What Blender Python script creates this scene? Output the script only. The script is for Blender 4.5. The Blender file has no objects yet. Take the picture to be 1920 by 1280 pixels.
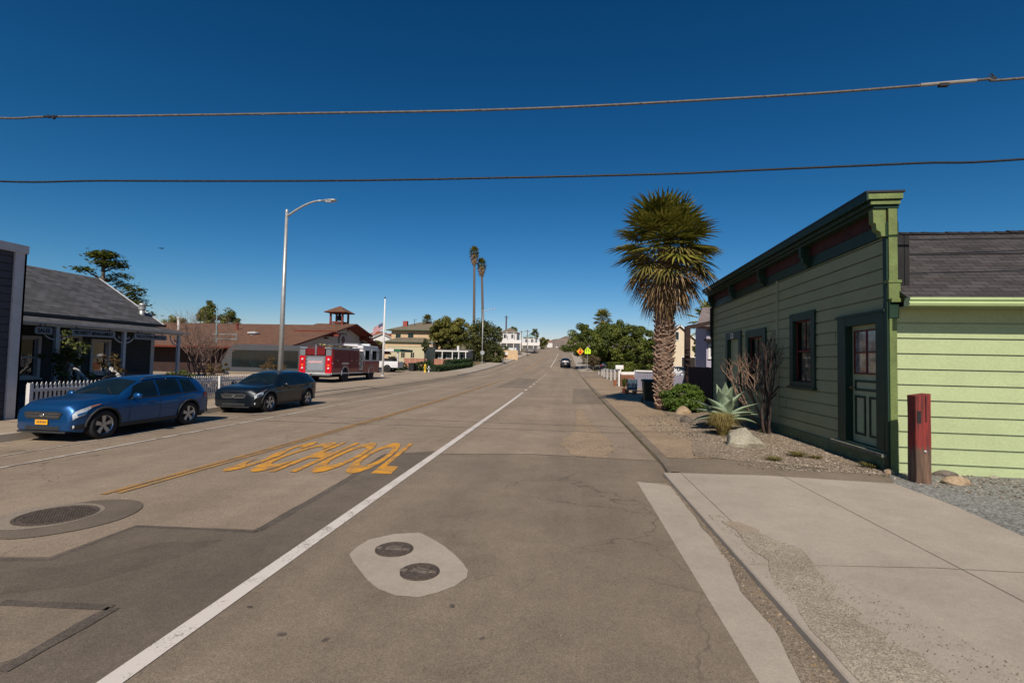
import bpy, bmesh, math, random
from mathutils import Vector, Matrix, noise as mnoise
R_ = math.radians
S = bpy.context.scene
COL = S.collection
random.seed(7)
# ------------------------------------------------------------------ camera
cam_d = bpy.data.cameras.new('camera'); cam = bpy.data.objects.new('camera', cam_d); COL.objects.link(cam)
FPX, PSI, TH, RO, CH = 905.0, R_(6.4), R_(2.4), R_(1.25), 2.0
cam_d.sensor_width = 36.0; cam_d.lens = 36.0 * FPX / 1920.0
cam_d.clip_start = 0.05; cam_d.clip_end = 6000
CAMR = Matrix.Rotation(PSI, 3, 'Z') @ Matrix.Rotation(math.pi/2 + TH, 3, 'X') @ Matrix.Rotation(RO, 3, 'Z')
cam.matrix_world = Matrix.Translation((0, 0, CH)) @ CAMR.to_4x4()
S.camera = cam
S.render.resolution_x, S.render.resolution_y = 1024, 682
# ------------------------------------------------------------------ sky, sun, exposure
SUNV = Vector((-0.0165, -1.1, 1.0)).normalized()
ELEV = math.asin(SUNV.z)
w = bpy.data.worlds.new('World'); S.world = w; w.use_nodes = True
nt = w.node_tree; nt.nodes.clear()
wo = nt.nodes.new('ShaderNodeOutputWorld'); bg = nt.nodes.new('ShaderNodeBackground')
sk = nt.nodes.new('ShaderNodeTexSky'); sk.sky_type = 'NISHITA'; sk.sun_disc = False
sk.sun_elevation = ELEV; sk.sun_rotation = math.pi; sk.altitude = 0
sk.air_density = 1.0; sk.dust_density = 0.12; sk.ozone_density = 3.0
gm = nt.nodes.new('ShaderNodeGamma'); gm.inputs[1].default_value = 1.30
hs = nt.nodes.new('ShaderNodeHueSaturation'); hs.inputs['Saturation'].default_value = 1.12; hs.inputs['Value'].default_value = 0.64
nt.links.new(sk.outputs[0], gm.inputs[0]); nt.links.new(gm.outputs[0], hs.inputs['Color'])
sp = nt.nodes.new('ShaderNodeSeparateColor'); cb_ = nt.nodes.new('ShaderNodeCombineColor')
pw = nt.nodes.new('ShaderNodeMath'); pw.operation = 'POWER'; pw.inputs[1].default_value = 1.45
ml = nt.nodes.new('ShaderNodeMath'); ml.operation = 'MULTIPLY'; ml.inputs[1].default_value = .42
nt.links.new(hs.outputs[0], sp.inputs[0]); nt.links.new(sp.outputs[0], pw.inputs[0]); nt.links.new(pw.outputs[0], ml.inputs[0])
mg = nt.nodes.new('ShaderNodeMath'); mg.operation = 'MULTIPLY'; mg.inputs[1].default_value = .95
mb = nt.nodes.new('ShaderNodeMath'); mb.operation = 'MULTIPLY'; mb.inputs[1].default_value = 1.07
nt.links.new(sp.outputs[1], mg.inputs[0]); nt.links.new(sp.outputs[2], mb.inputs[0])
nt.links.new(ml.outputs[0], cb_.inputs[0]); nt.links.new(mg.outputs[0], cb_.inputs[1]); nt.links.new(mb.outputs[0], cb_.inputs[2])
nt.links.new(cb_.outputs[0], bg.inputs[0]); nt.links.new(bg.outputs[0], wo.inputs[0])
bg.inputs[1].default_value = 0.05
sd = bpy.data.lights.new('sun', 'SUN'); sd.energy = 4.2; sd.angle = R_(0.55); sd.color = (1.0, 0.91, 0.79)
so = bpy.data.objects.new('sun', sd); COL.objects.link(so); so.rotation_euler = SUNV.to_track_quat('Z', 'Y').to_euler()
so.location = (0, -30, 40)
S.view_settings.view_transform = 'Standard'; S.view_settings.look = 'None'
S.view_settings.gamma = 1.0; S.view_settings.use_curve_mapping = False
S.view_settings.exposure = 0.3
# ------------------------------------------------------------------ helpers
def at(px, py, Y):
    """the point at street distance Y seen at photo position (px, py)"""
    d = CAMR @ Vector(((px-960)/FPX, (640-py)/FPX, -1)); k = Y / d.y
    return Vector((d.x*k, Y, CH + d.z*k))
PRO = [(-80,0),(0,0),(22,0),(30,.03),(45,.12),(66,.4),(90,1.2),(130,2.9),(182,5.6),(225,8.2),(260,10.2),(300,10.9),(340,9.5),(460,7),(3000,4)]
def pro(Y):
    if Y <= 22: return 0.
    for i in range(len(PRO)-1):
        a, b = PRO[i], PRO[i+1]
        if Y <= b[0]:
            m = lambda k: 0 if k <= 2 or k >= len(PRO)-1 else (PRO[k+1][1]-PRO[k-1][1])/(PRO[k+1][0]-PRO[k-1][0])
            h = b[0]-a[0]; t = (Y-a[0])/h; t2, t3 = t*t, t*t*t
            return (2*t3-3*t2+1)*a[1]+(t3-2*t2+t)*h*m(i)+(-2*t3+3*t2)*b[1]+(t3-t2)*h*m(i+1)
    return PRO[-1][1]
LAT = [(-400,3),(-60,.6),(-24,.26),(-14.4,.16),(-12.95,.07),(-12.8,-.3),(1.80,-.3),(1.95,.06),(3.5,.12),(6,.13),(40,.4),(400,2)]
def lat(X):
    for i in range(len(LAT)-1):
        a, b = LAT[i], LAT[i+1]
        if X <= b[0]: return a[1]+(b[1]-a[1])*(X-a[0])/(b[0]-a[0])
    return 2.
def roadz(X): return -0.01*max(0, -X-4) if X > -12.8 else -.088
def gz(X, Y): return pro(Y) + lat(X)
MATS = {}
def M(name, col, rough=.85, var=.12, scale=3., bump=0., metal=0., scale2=None, var2=0., spec=.3, bscale=None, alpha=None, coat=0.):
    """procedural paint / stone / wood: two noise layers over a base colour, optional bump"""
    if name in MATS: return MATS[name]
    m = bpy.data.materials.new(name); m.use_nodes = True; n = m.node_tree; b = n.nodes['Principled BSDF']
    MATS[name] = m
    b.inputs['Roughness'].default_value = rough; b.inputs['Metallic'].default_value = metal
    b.inputs['Specular IOR Level'].default_value = spec; b.inputs['Coat Weight'].default_value = coat
    tc = n.nodes.new('ShaderNodeTexCoord')
    t = n.nodes.new('ShaderNodeTexNoise'); t.inputs['Scale'].default_value = scale; t.inputs['Detail'].default_value = 5
    n.links.new(tc.outputs['Object'], t.inputs['Vector'])
    r = n.nodes.new('ShaderNodeValToRGB'); r.color_ramp.elements[0].position = .3; r.color_ramp.elements[1].position = .7
    c = Vector(col[:3])
    r.color_ramp.elements[0].color = (*(c*(1-var)), 1); r.color_ramp.elements[1].color = (*(c*(1+var)), 1)
    n.links.new(t.outputs['Fac'], r.inputs[0]); out = r.outputs[0]
    if scale2:
        t2 = n.nodes.new('ShaderNodeTexNoise'); t2.inputs['Scale'].default_value = scale2; t2.inputs['Detail'].default_value = 3
        n.links.new(tc.outputs['Object'], t2.inputs['Vector'])
        mr = n.nodes.new('ShaderNodeMapRange'); mr.inputs[1].default_value = .3; mr.inputs[2].default_value = .7
        mr.inputs[3].default_value = 1-var2; mr.inputs[4].default_value = 1+var2
        n.links.new(t2.outputs['Fac'], mr.inputs[0])
        mx = n.nodes.new('ShaderNodeMix'); mx.data_type = 'RGBA'; mx.blend_type = 'MULTIPLY'; mx.inputs['Factor'].default_value = 1
        n.links.new(out, mx.inputs['A']); n.links.new(mr.outputs[0], mx.inputs['B']); out = mx.outputs['Result']
    n.links.new(out, b.inputs['Base Color'])
    if bump:
        t3 = n.nodes.new('ShaderNodeTexNoise'); t3.inputs['Scale'].default_value = bscale or (scale2 or scale*4); t3.inputs['Detail'].default_value = 4
        n.links.new(tc.outputs['Object'], t3.inputs['Vector'])
        bp = n.nodes.new('ShaderNodeBump'); bp.inputs['Strength'].default_value = bump; bp.inputs['Distance'].default_value = .02
        n.links.new(t3.outputs['Fac'], bp.inputs['Height']); n.links.new(bp.outputs[0], b.inputs['Normal'])
    return m
def road_mat(name, col, dark=.35, light=.5, scale=160, blot=.1, streak=.0, crack=False):
    """asphalt or concrete with light and dark aggregate grains, blotches and tyre streaks along the street"""
    m = bpy.data.materials.new(name); m.use_nodes = True; n = m.node_tree; L = n.links; b = n.nodes['Principled BSDF']
    MATS[name] = m; b.inputs['Roughness'].default_value = .88; b.inputs['Specular IOR Level'].default_value = .25
    tc = n.nodes.new('ShaderNodeTexCoord'); c = Vector(col)
    def nz(sc, det=3, vec=None, rough=.5):
        t = n.nodes.new('ShaderNodeTexNoise'); t.inputs['Scale'].default_value = sc; t.inputs['Detail'].default_value = det; t.inputs['Roughness'].default_value = rough
        L.new(vec or tc.outputs['Object'], t.inputs['Vector']); return t.outputs['Fac']
    def rng(src, a, b_, lo, hi):
        q = n.nodes.new('ShaderNodeMapRange'); q.inputs[1].default_value = a; q.inputs[2].default_value = b_; q.inputs[3].default_value = lo; q.inputs[4].default_value = hi
        L.new(src, q.inputs[0]); return q.outputs[0]
    def mul(a, b_):
        q = n.nodes.new('ShaderNodeMath'); q.operation = 'MULTIPLY'
        L.new(a, q.inputs[0]); L.new(b_, q.inputs[1]); return q.outputs[0]
    v = n.nodes.new('ShaderNodeTexVoronoi'); v.inputs['Scale'].default_value = scale; L.new(tc.outputs['Object'], v.inputs['Vector'])
    sep = n.nodes.new('ShaderNodeSeparateColor'); L.new(v.outputs['Color'], sep.inputs[0])
    g = rng(sep.outputs[0], .0, 1., 1-dark, 1+light)
    f = mul(g, rng(nz(scale*.45, 2), .3, .7, 1-dark*.35, 1+light*.35))
    f = mul(f, rng(nz(.35, 5), .3, .7, 1-blot, 1+blot))
    f = mul(f, rng(nz(2.3, 6, rough=.65), .3, .7, 1-blot*.8, 1+blot*.8)); f = mul(f, rng(nz(14, 4, rough=.6), .3, .7, 1-blot*.4, 1+blot*.4))
    if streak:
        mp = n.nodes.new('ShaderNodeMapping'); mp.inputs['Scale'].default_value = (1.1, .03, 1); L.new(tc.outputs['Object'], mp.inputs['Vector'])
        f = mul(f, rng(nz(1.0, 4, mp.outputs[0]), .35, .65, 1-streak, 1+streak))
    if crack:
        wv = n.nodes.new('ShaderNodeTexVoronoi'); wv.feature = 'DISTANCE_TO_EDGE'; wv.inputs['Scale'].default_value = .55
        wn = n.nodes.new('ShaderNodeTexNoise'); wn.inputs['Scale'].default_value = 1.6; wn.inputs['Detail'].default_value = 6
        L.new(tc.outputs['Object'], wn.inputs['Vector'])
        va = n.nodes.new('ShaderNodeVectorMath'); va.operation = 'MULTIPLY_ADD'; va.inputs[1].default_value = (.9, .9, .9)
        L.new(wn.outputs['Color'], va.inputs[0]); L.new(tc.outputs['Object'], va.inputs[2]); L.new(va.outputs[0], wv.inputs['Vector'])
        cr = rng(wv.outputs['Distance'], 0., .012, .60, 1.)
        on = rng(nz(.22, 2), .48, .56, 0., 1.)
        one = n.nodes.new('ShaderNodeMix'); one.inputs[2].default_value = 1.; L.new(on, one.inputs[0]); L.new(cr, one.inputs[3]); f = mul(f, one.outputs[0])
    mx = n.nodes.new('ShaderNodeMix'); mx.data_type = 'RGBA'; mx.blend_type = 'MULTIPLY'; mx.inputs['Factor'].default_value = 1
    mx.inputs['A'].default_value = (*c, 1); L.new(f, mx.inputs['B']); L.new(mx.outputs['Result'], b.inputs['Base Color'])
    bp = n.nodes.new('ShaderNodeBump'); bp.inputs['Strength'].default_value = .5; bp.inputs['Distance'].default_value = .006
    L.new(g, bp.inputs['Height']); L.new(bp.outputs[0], b.inputs['Normal'])
    return m
def worn(name, col, keep=.62, under=None):
    """traffic paint worn through in flecks"""
    m = bpy.data.materials.new(name); m.use_nodes = True; n = m.node_tree; L = n.links; b = n.nodes['Principled BSDF']
    MATS[name] = m; b.inputs['Roughness'].default_value = .7
    tc = n.nodes.new('ShaderNodeTexCoord'); t = n.nodes.new('ShaderNodeTexNoise'); t.inputs['Scale'].default_value = 55; t.inputs['Detail'].default_value = 4
    t2 = n.nodes.new('ShaderNodeTexNoise'); t2.inputs['Scale'].default_value = 3.2; t2.inputs['Detail'].default_value = 7; t2.inputs['Roughness'].default_value = .62
    L.new(tc.outputs['Object'], t.inputs['Vector']); L.new(tc.outputs['Object'], t2.inputs['Vector'])
    ad = n.nodes.new('ShaderNodeMath'); ad.operation = 'ADD'; L.new(t.outputs['Fac'], ad.inputs[0]); L.new(t2.outputs['Fac'], ad.inputs[1])
    mr = n.nodes.new('ShaderNodeMapRange'); mr.inputs[1].default_value = keep*2-.12; mr.inputs[2].default_value = keep*2+.1
    L.new(ad.outputs[0], mr.inputs[0])
    mx = n.nodes.new('ShaderNodeMix'); mx.data_type = 'RGBA'; mx.inputs['A'].default_value = (*col, 1)
    mx.inputs['B'].default_value = (*(under or (.17,.14,.115)), 1); L.new(mr.outputs[0], mx.inputs['Factor'])
    L.new(mx.outputs['Result'], b.inputs['Base Color']); return m
def leafmat(name, cols, rough=.55, trans=.25, scale=1.2):
    """leaves: patches of several greens by position, some light passing through"""
    if name in MATS: return MATS[name]
    m = bpy.data.materials.new(name); m.use_nodes = True; n = m.node_tree; L = n.links; b = n.nodes['Principled BSDF']; MATS[name] = m
    b.inputs['Roughness'].default_value = rough; b.inputs['Specular IOR Level'].default_value = .35
    tc = n.nodes.new('ShaderNodeTexCoord'); gi = n.nodes.new('ShaderNodeNewGeometry')
    t = n.nodes.new('ShaderNodeTexNoise'); t.inputs['Scale'].default_value = scale; t.inputs['Detail'].default_value = 2
    L.new(tc.outputs['Object'], t.inputs['Vector'])
    ad = n.nodes.new('ShaderNodeMath'); ad.operation = 'MULTIPLY_ADD'; ad.inputs[1].default_value = .45
    L.new(gi.outputs['Random Per Island'], ad.inputs[0]); L.new(t.outputs['Fac'], ad.inputs[2])
    sb = n.nodes.new('ShaderNodeMapRange'); sb.inputs[1].default_value = .38; sb.inputs[2].default_value = 1.05; L.new(ad.outputs[0], sb.inputs[0])
    r = n.nodes.new('ShaderNodeValToRGB'); cr = r.color_ramp
    for i, c in enumerate(cols):
        p = i/(len(cols)-1)
        e = cr.elements[0] if i == 0 else (cr.elements[-1] if i == len(cols)-1 else cr.elements.new(p))
        e.position = p; e.color = (*c, 1)
    L.new(sb.outputs[0], r.inputs[0]); L.new(r.outputs[0], b.inputs['Base Color'])
    if trans:
        tr = n.nodes.new('ShaderNodeBsdfTranslucent'); L.new(r.outputs[0], tr.inputs[0])
        ms = n.nodes.new('ShaderNodeMixShader'); ms.inputs[0].default_value = trans
        o = n.nodes['Material Output']; L.new(b.outputs[0], ms.inputs[1]); L.new(tr.outputs[0], ms.inputs[2]); L.new(ms.outputs[0], o.inputs[0])
    return m
def glassmat(name, col=(.02,.025,.03), rough=.04, spec=.6):
    return M(name, col, rough=rough, var=.15, scale=.8, spec=spec)
def clearglass():
    if 'window_glass' in MATS: return MATS['window_glass']
    m = bpy.data.materials.new('window_glass'); m.use_nodes = True; n = m.node_tree; L = n.links; MATS['window_glass'] = m
    n.nodes.remove(n.nodes['Principled BSDF']); o = n.nodes['Material Output']
    t = n.nodes.new('ShaderNodeBsdfTransparent'); t.inputs[0].default_value = (.62,.66,.66,1)
    g = n.nodes.new('ShaderNodeBsdfGlossy'); g.inputs['Roughness'].default_value = .02
    f = n.nodes.new('ShaderNodeFresnel'); f.inputs[0].default_value = 1.42
    x = n.nodes.new('ShaderNodeMixShader'); L.new(f.outputs[0], x.inputs[0]); L.new(t.outputs[0], x.inputs[1]); L.new(g.outputs[0], x.inputs[2]); L.new(x.outputs[0], o.inputs[0])
    return m
class MB:
    def __init__(s): s.v, s.f, s.mi = [], [], []
    def add(s, vs, fs, k=0):
        o = len(s.v); s.v += [Vector(p) for p in vs]; s.f += [tuple(i+o for i in f) for f in fs]; s.mi += [k]*len(fs); return s
    def box(s, a, b, k=0, T=None):
        x0,y0,z0 = a; x1,y1,z1 = b
        vs = [Vector(p) for p in ((x0,y0,z0),(x1,y0,z0),(x1,y1,z0),(x0,y1,z0),(x0,y0,z1),(x1,y0,z1),(x1,y1,z1),(x0,y1,z1))]
        if T: vs = [T @ p for p in vs]
        return s.add(vs, [(0,3,2,1),(4,5,6,7),(0,1,5,4),(1,2,6,5),(2,3,7,6),(3,0,4,7)], k)
    def bar(s, a, b, w=.05, h=None, k=0, up=(0,0,1)):
        """square bar from a to b"""
        a, b = Vector(a), Vector(b); h = h or w; d = (b-a).normalized(); u = Vector(up)
        if abs(d.dot(u)) > .98: u = Vector((0,1,0))
        x = d.cross(u).normalized()*w/2; y = x.cross(d).normalized()*h/2
        return s.add([a-x-y,a+x-y,a+x+y,a-x+y,b-x-y,b+x-y,b+x+y,b-x+y], [(0,1,2,3),(4,7,6,5),(0,4,5,1),(1,5,6,2),(2,6,7,3),(3,7,4,0)], k)
    def tube(s, pts, rs, n=8, k=0, cap=True):
        pts = [Vector(p) for p in pts]
        if not isinstance(rs, (list, tuple)): rs = [rs]*len(pts)
        rings = []; prev = None
        for i, p in enumerate(pts):
            d = (pts[min(i+1,len(pts)-1)]-pts[max(i-1,0)]).normalized()
            if prev is None:
                u = Vector((0,0,1)) if abs(d.z) < .9 else Vector((1,0,0)); x = d.cross(u).normalized()
            else:
                x = (prev - d*prev.dot(d)); x = x.normalized() if x.length > 1e-6 else d.orthogonal().normalized()
            prev = x; y = d.cross(x)
            rings.append([p+(x*math.cos(2*math.pi*j/n)+y*math.sin(2*math.pi*j/n))*rs[i] for j in range(n)])
        vs = [q for r in rings for q in r]; fs = []
        for i in range(len(pts)-1):
            for j in range(n): fs.append((i*n+j, i*n+(j+1)%n, (i+1)*n+(j+1)%n, (i+1)*n+j))
        if cap: fs += [tuple(range(n))[::-1], tuple((len(pts)-1)*n+j for j in range(n))]
        return s.add(vs, fs, k)
    def lathe(s, prof, c=(0,0,0), n=20, k=0, axis='z'):
        c = Vector(c); vs = []; fs = []
        for (r, h) in prof:
            for j in range(n):
                a = 2*math.pi*j/n; q = (r*math.cos(a), r*math.sin(a), h)
                if axis == 'x': q = (q[2], q[0], q[1])
                if axis == 'y': q = (q[1], q[2], q[0])
                vs.append(c+Vector(q))
        for i in range(len(prof)-1):
            for j in range(n): fs.append((i*n+j, i*n+(j+1)%n, (i+1)*n+(j+1)%n, (i+1)*n+j))
        return s.add(vs, fs, k)
    def prism(s, poly, vec, k=0):
        poly = [Vector(p) for p in poly]; v = Vector(vec); n = len(poly)
        return s.add(poly+[p+v for p in poly], [tuple(range(n))[::-1], tuple(range(n,2*n))]+[(i,(i+1)%n,(i+1)%n+n,i+n) for i in range(n)], k)
    def quad(s, a, b, c, d, k=0): return s.add([a,b,c,d], [(0,1,2,3)], k)
    def rock(s, c, r, seed=0, k=0, sub=3, amp=.35):
        bm = bmesh.new(); bmesh.ops.create_icosphere(bm, subdivisions=sub, radius=1)
        cuts = []; rr = random.Random(seed)
        for _ in range(9):
            d = Vector((rr.uniform(-1,1), rr.uniform(-1,1), rr.uniform(-.4,1))).normalized(); cuts.append((d, rr.uniform(.55,.85)))
        vs = []
        for v in bm.verts:
            p = v.co.copy()
            for d, h in cuts:
                e = p.dot(d)
                if e > h: p -= d*(e-h)
            p *= 1+amp*.35*mnoise.noise(p*1.7+Vector((seed,0,0)))+.03*mnoise.noise(p*7+Vector((seed,3,0)))
            vs.append(Vector(c)+Vector((p.x*r[0], p.y*r[1], p.z*r[2])))
        fs = [tuple(x.index for x in f.verts) for f in bm.faces]; bm.free()
        return s.add(vs, fs, k)
    def build(s, name, mats, parent=None, smooth=False, recalc=True, bevel=0.):
        me = bpy.data.meshes.new(name); vs = s.v
        if parent is not None:
            inv = (Matrix.Translation(parent.location) @ parent.rotation_euler.to_matrix().to_4x4()).inverted() if parent.parent is None else WM(parent).inverted()
            vs = [inv @ p for p in vs]
        me.from_pydata([tuple(p) for p in vs], [], s.f)
        for m in (mats if isinstance(mats, (list, tuple)) else [mats]): me.materials.append(m)
        me.polygons.foreach_set('material_index', s.mi)
        if recalc:
            bm = bmesh.new(); bm.from_mesh(me); bmesh.ops.recalc_face_normals(bm, faces=bm.faces)
            bm.to_mesh(me); bm.free()
        if smooth: me.polygons.foreach_set('use_smooth', [True]*len(me.polygons))
        o = bpy.data.objects.new(name, me); COL.objects.link(o); o.parent = parent
        if bevel:
            b = o.modifiers.new('bevel', 'BEVEL'); b.width = bevel; b.segments = 2; b.limit_method = 'ANGLE'
        me.update(); return o
def WM(o):
    m = Matrix.Translation(o.location) @ o.rotation_euler.to_matrix().to_4x4()
    return (WM(o.parent) @ m) if o.parent else m
def tag(o, label, cat, group=None):
    o['label'] = label; o['category'] = cat
    if group: o['group'] = group
    return o
def thing(name, label, cat, loc=(0,0,0), rz=0, group=None):
    o = bpy.data.objects.new(name, None); COL.objects.link(o); o.location = loc; o.rotation_euler = (0,0,rz); o.empty_display_size = .3
    return tag(o, label, cat, group)
def struct(o, kind='structure'): o['kind'] = kind; return o
def dup(o, loc=None, rz=None, label=None, parent=None):
    c = o.copy(); COL.objects.link(c); c.parent = parent
    if loc is not None: c.location = loc
    if rz is not None: c.rotation_euler = (0,0,rz)
    if label: c['label'] = label
    for ch in list(o.children): dup(ch, parent=c)
    return c
def smooth_angle(o, a=40):
    me = o.data; me.polygons.foreach_set('use_smooth', [True]*len(me.polygons))
    me.set_sharp_from_angle(angle=R_(a)); return o
# ------------------------------------------------------------------ colours
C_ASPH = road_mat('old_asphalt', (.240,.186,.135), .24, .34, 130, .13, .09, crack=True)
C_ASPN = road_mat('newer_asphalt', (.186,.146,.107), .24, .34, 150, .14, .10, crack=True)
C_ASPD = road_mat('asphalt_seam', (.095,.077,.062), .3, .4, 120, .25)
C_CONC = road_mat('pale_concrete', (.36,.305,.245), .09, .10, 130, .11)
C_CONT = road_mat('tan_concrete', (.31,.245,.18), .10, .12, 90, .1)
C_DIRT = road_mat('packed_dirt', (.265,.195,.128), .3, .45, 60, .16)
C_GRAV = road_mat('gravel', (.29,.245,.185), .35, .5, 120, .2)
C_DRY = M('dry_ground', (.17,.135,.075), .95, .3, .5, .4, scale2=12, var2=.25)
C_GRASS = M('lawn', (.05,.075,.02), .95, .3, .7, .6, scale2=30, var2=.4)
C_WHITE = worn('white_traffic_paint', (.60,.54,.48), .60, (.2,.17,.14))
C_WHITEF = worn('faded_white_traffic_paint', (.55,.50,.44), .53, (.2,.16,.13))
C_YEL = worn('yellow_traffic_paint', (.66,.29,.012), .525, (.22,.15,.08))
C_YELF = worn('faded_yellow_traffic_paint', (.42,.22,.055), .52, (.2,.15,.10))
WHITEP = M('white_paint', (.66,.63,.60), .6, .08, 4, scale2=30, var2=.06)
BLACK = M('black_rubber', (.02,.02,.021), .8, .2, 9)
STEEL = M('galvanised_steel', (.42,.42,.40), .45, .1, 6, metal=.55, scale2=40, var2=.08)
DARKM = M('dark_metal', (.03,.03,.032), .5, .2, 8, metal=.3)
RUST = M('cast_iron', (.115,.088,.070), .7, .35, 30, .5, metal=.3)
DARKIN = M('dark_interior', (.018,.017,.018), .9, .3, 2)
GLASSD = glassmat('dark_glass')
# ------------------------------------------------------------------ ground sheets
YS = [-30,-10,0,5,10,16,22] + [22+i*3 for i in range(1,27)] + [104+i*8 for i in range(0,26)] + [320,360,420,520,700,1000]
def sheet(name, poly, off, mat, zf=gz, kind='structure', xs=(-4,), jit=0., seed=1):
    """flat polygon (x, y) laid over the slope, cut where the slope bends"""
    rr = random.Random(seed)
    if jit:
        q = []
        for i, p in enumerate(poly):
            a = Vector(p).to_3d(); b = Vector(poly[(i+1)%len(poly)]).to_3d(); n = max(1, int((b-a).length/.07))
            pr_ = Vector((-(b-a).y, (b-a).x, 0)).normalized()
            for j in range(n):
                c = a.lerp(b, j/n); c += pr_*jit*(mnoise.noise(c*2.3+Vector((seed,0,0)))*1.6+mnoise.noise(c*11)*.5); q.append((c.x, c.y))
        poly = q
    bm = bmesh.new(); f = bm.faces.new([bm.verts.new((x, y, 0)) for x, y in poly])
    bmesh.ops.triangulate(bm, faces=[f])
    y0, y1 = min(p[1] for p in poly), max(p[1] for p in poly); x0, x1 = min(p[0] for p in poly), max(p[0] for p in poly)
    for Y in YS:
        if y0 < Y < y1: bmesh.ops.bisect_plane(bm, geom=bm.verts[:]+bm.edges[:]+bm.faces[:], plane_co=(0,Y,0), plane_no=(0,1,0))
    for X in list(xs)+[l[0] for l in LAT]:
        if x0 < X < x1: bmesh.ops.bisect_plane(bm, geom=bm.verts[:]+bm.edges[:]+bm.faces[:], plane_co=(X,0,0), plane_no=(1,0,0))
    for v in bm.verts: v.co.z = zf(v.co.x, v.co.y)+off
    bmesh.ops.recalc_face_normals(bm, faces=bm.faces)
    if sum(f.normal.z for f in bm.faces) < 0: bmesh.ops.reverse_faces(bm, faces=bm.faces)
    me = bpy.data.meshes.new(name); bm.to_mesh(me); bm.free(); me.materials.append(mat)
    o = bpy.data.objects.new(name, me); COL.objects.link(o); o['kind'] = kind; return o
def rz_(X, Y): return pro(Y)+roadz(X)
def sweep(name, prof, Y0, Y1, mat, x=lambda Y: 0):
    ys = [Y0]+[y for y in YS if Y0 < y < Y1]+[Y1]; m = MB(); n = len(prof); vs = []
    for y in ys:
        for (X, z) in prof: vs.append((X+x(y), y, pro(y)+z))
    fs = [(i*n+j, i*n+j+1, (i+1)*n+j+1, (i+1)*n+j) for i in range(len(ys)-1) for j in range(n-1)]
    m.add(vs, fs); o = m.build(name, mat); struct(o); return o
def G(px, py, off=0., zf=rz_):
    """the ground point seen at photo position (px, py)"""
    d = CAMR @ Vector(((px-960)/FPX, (640-py)/FPX, -1)); Y = 1.
    while Y < 320:
        p = Vector((d.x/d.y*Y, Y, CH+d.z/d.y*Y))
        if p.z <= zf(p.x, Y)+off: return (p.x, p.y)
        Y += .02 if Y < 30 else .1
    return (p.x, p.y)
# terrain
XT = sorted(set([l[0] for l in LAT]+[-300,-200,-120,-90,-40,-30,20,70,120,200,300]))
YT = [-60,-30]+[y for y in YS if y > -30]
m = MB(); m.add([(X, Y, gz(X, Y)) for Y in YT for X in XT], [(j*len(XT)+i, j*len(XT)+i+1, (j+1)*len(XT)+i+1, (j+1)*len(XT)+i) for j in range(len(YT)-1) for i in range(len(XT)-1)])
struct(m.build('ground', C_DRY))
# road
struct(sheet('road', [(-12.8,-30),(1.95,-30),(1.95,330),(-12.8,330)], 0, C_ASPH, rz_))
sheet('cross_street', [(1.9,57),(80,57),(80,73),(1.9,73)], .03, C_ASPH, gz)
# newer asphalt
P1 = [G(-260,1075),G(0,1045),G(92,1046),G(255,985),G(482,995),G(640,905),G(722,851),G(1000,851),(1.93,10.45),(1.93,8.6),(1.3,8.5),(1.3,-6),(-7,-6),(-9,2.8)]
sheet('asphalt_overlay', P1, .004, C_ASPN, rz_, jit=.015)
C_ASPK = road_mat('dark_asphalt', (.130,.104,.079), .22, .30, 150, .16, .05)
sheet('dark_overlay', P1[:7]+[(-2.71,10.5),(-2.71,-6),(-7,-6),(-9,2.8)], .006, C_ASPK, rz_)
sheet('tar_smear', [G(0,1075),G(120,1060),G(300,1020),G(420,1012),G(300,1060),G(150,1100),G(0,1118)], .0075, road_mat('tar_smear', (.112,.090,.068), .2, .3, 150, .2), rz_, jit=.05)
def seam(name, pts, wd, off=.008, mat=C_ASPD):
    L, Rr = [], []
    for i, p in enumerate(pts):
        a = Vector(pts[max(i-1,0)]); b = Vector(pts[min(i+1,len(pts)-1)]); d = (b-a).normalized(); n = Vector((-d.y, d.x))*wd/2
        L.append(tuple(Vector(p)+n)); Rr.append(tuple(Vector(p)-n))
    return sheet(name, L+Rr[::-1], off, mat, rz_, jit=.012, seed=int(abs(pts[0][0]*10))+3)
seam('asphalt_seam', [G(0,1050),G(92,1051),G(255,988),G(482,998)], .07)
seam('asphalt_seam', [G(482,997),G(640,907),G(722,853)], .12)
seam('asphalt_seam', [G(728,852),G(1000,852),(1.9,10.42)], .03)
P2 = [G(-300,1120),G(60,1136),G(212,1142),G(60,1235),G(-300,1320)]
sheet('asphalt_opening', P2, .0078, C_ASPN, rz_, jit=.05)
seam('asphalt_seam', [G(0,1134),G(150,1140),G(208,1143)], .09, .012)
seam('asphalt_seam', [G(212,1143),G(110,1200),G(0,1262)], .10, .012)
# darker and lighter repairs further up the road
sheet('asphalt_patch', [(.35,24),(1.9,24),(1.9,37),(.6,37)], .006, C_ASPN, rz_, jit=.05)
sheet('asphalt_patch', [(-12.7,24),(-11.6,24),(-11.2,60),(-12.7,60)], .006, C_ASPN, rz_, jit=.04)
sheet('asphalt_patch', [(-5.2,36),(-2.9,36),(-2.9,52),(-5.2,54)], .006, C_ASPN, rz_, jit=.05)
sheet('asphalt_patch', [(-.9,92),(1.7,92),(1.7,118),(-.9,118)], .006, C_ASPN, rz_, jit=.05)
sheet('sand_on_road', [(.25,10.6),(.9,10.5),(1.2,12),(.9,16),(.7,22),(.45,20),(.35,15),(-.1,12)], .006, C_DIRT, rz_, jit=.08)
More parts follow.
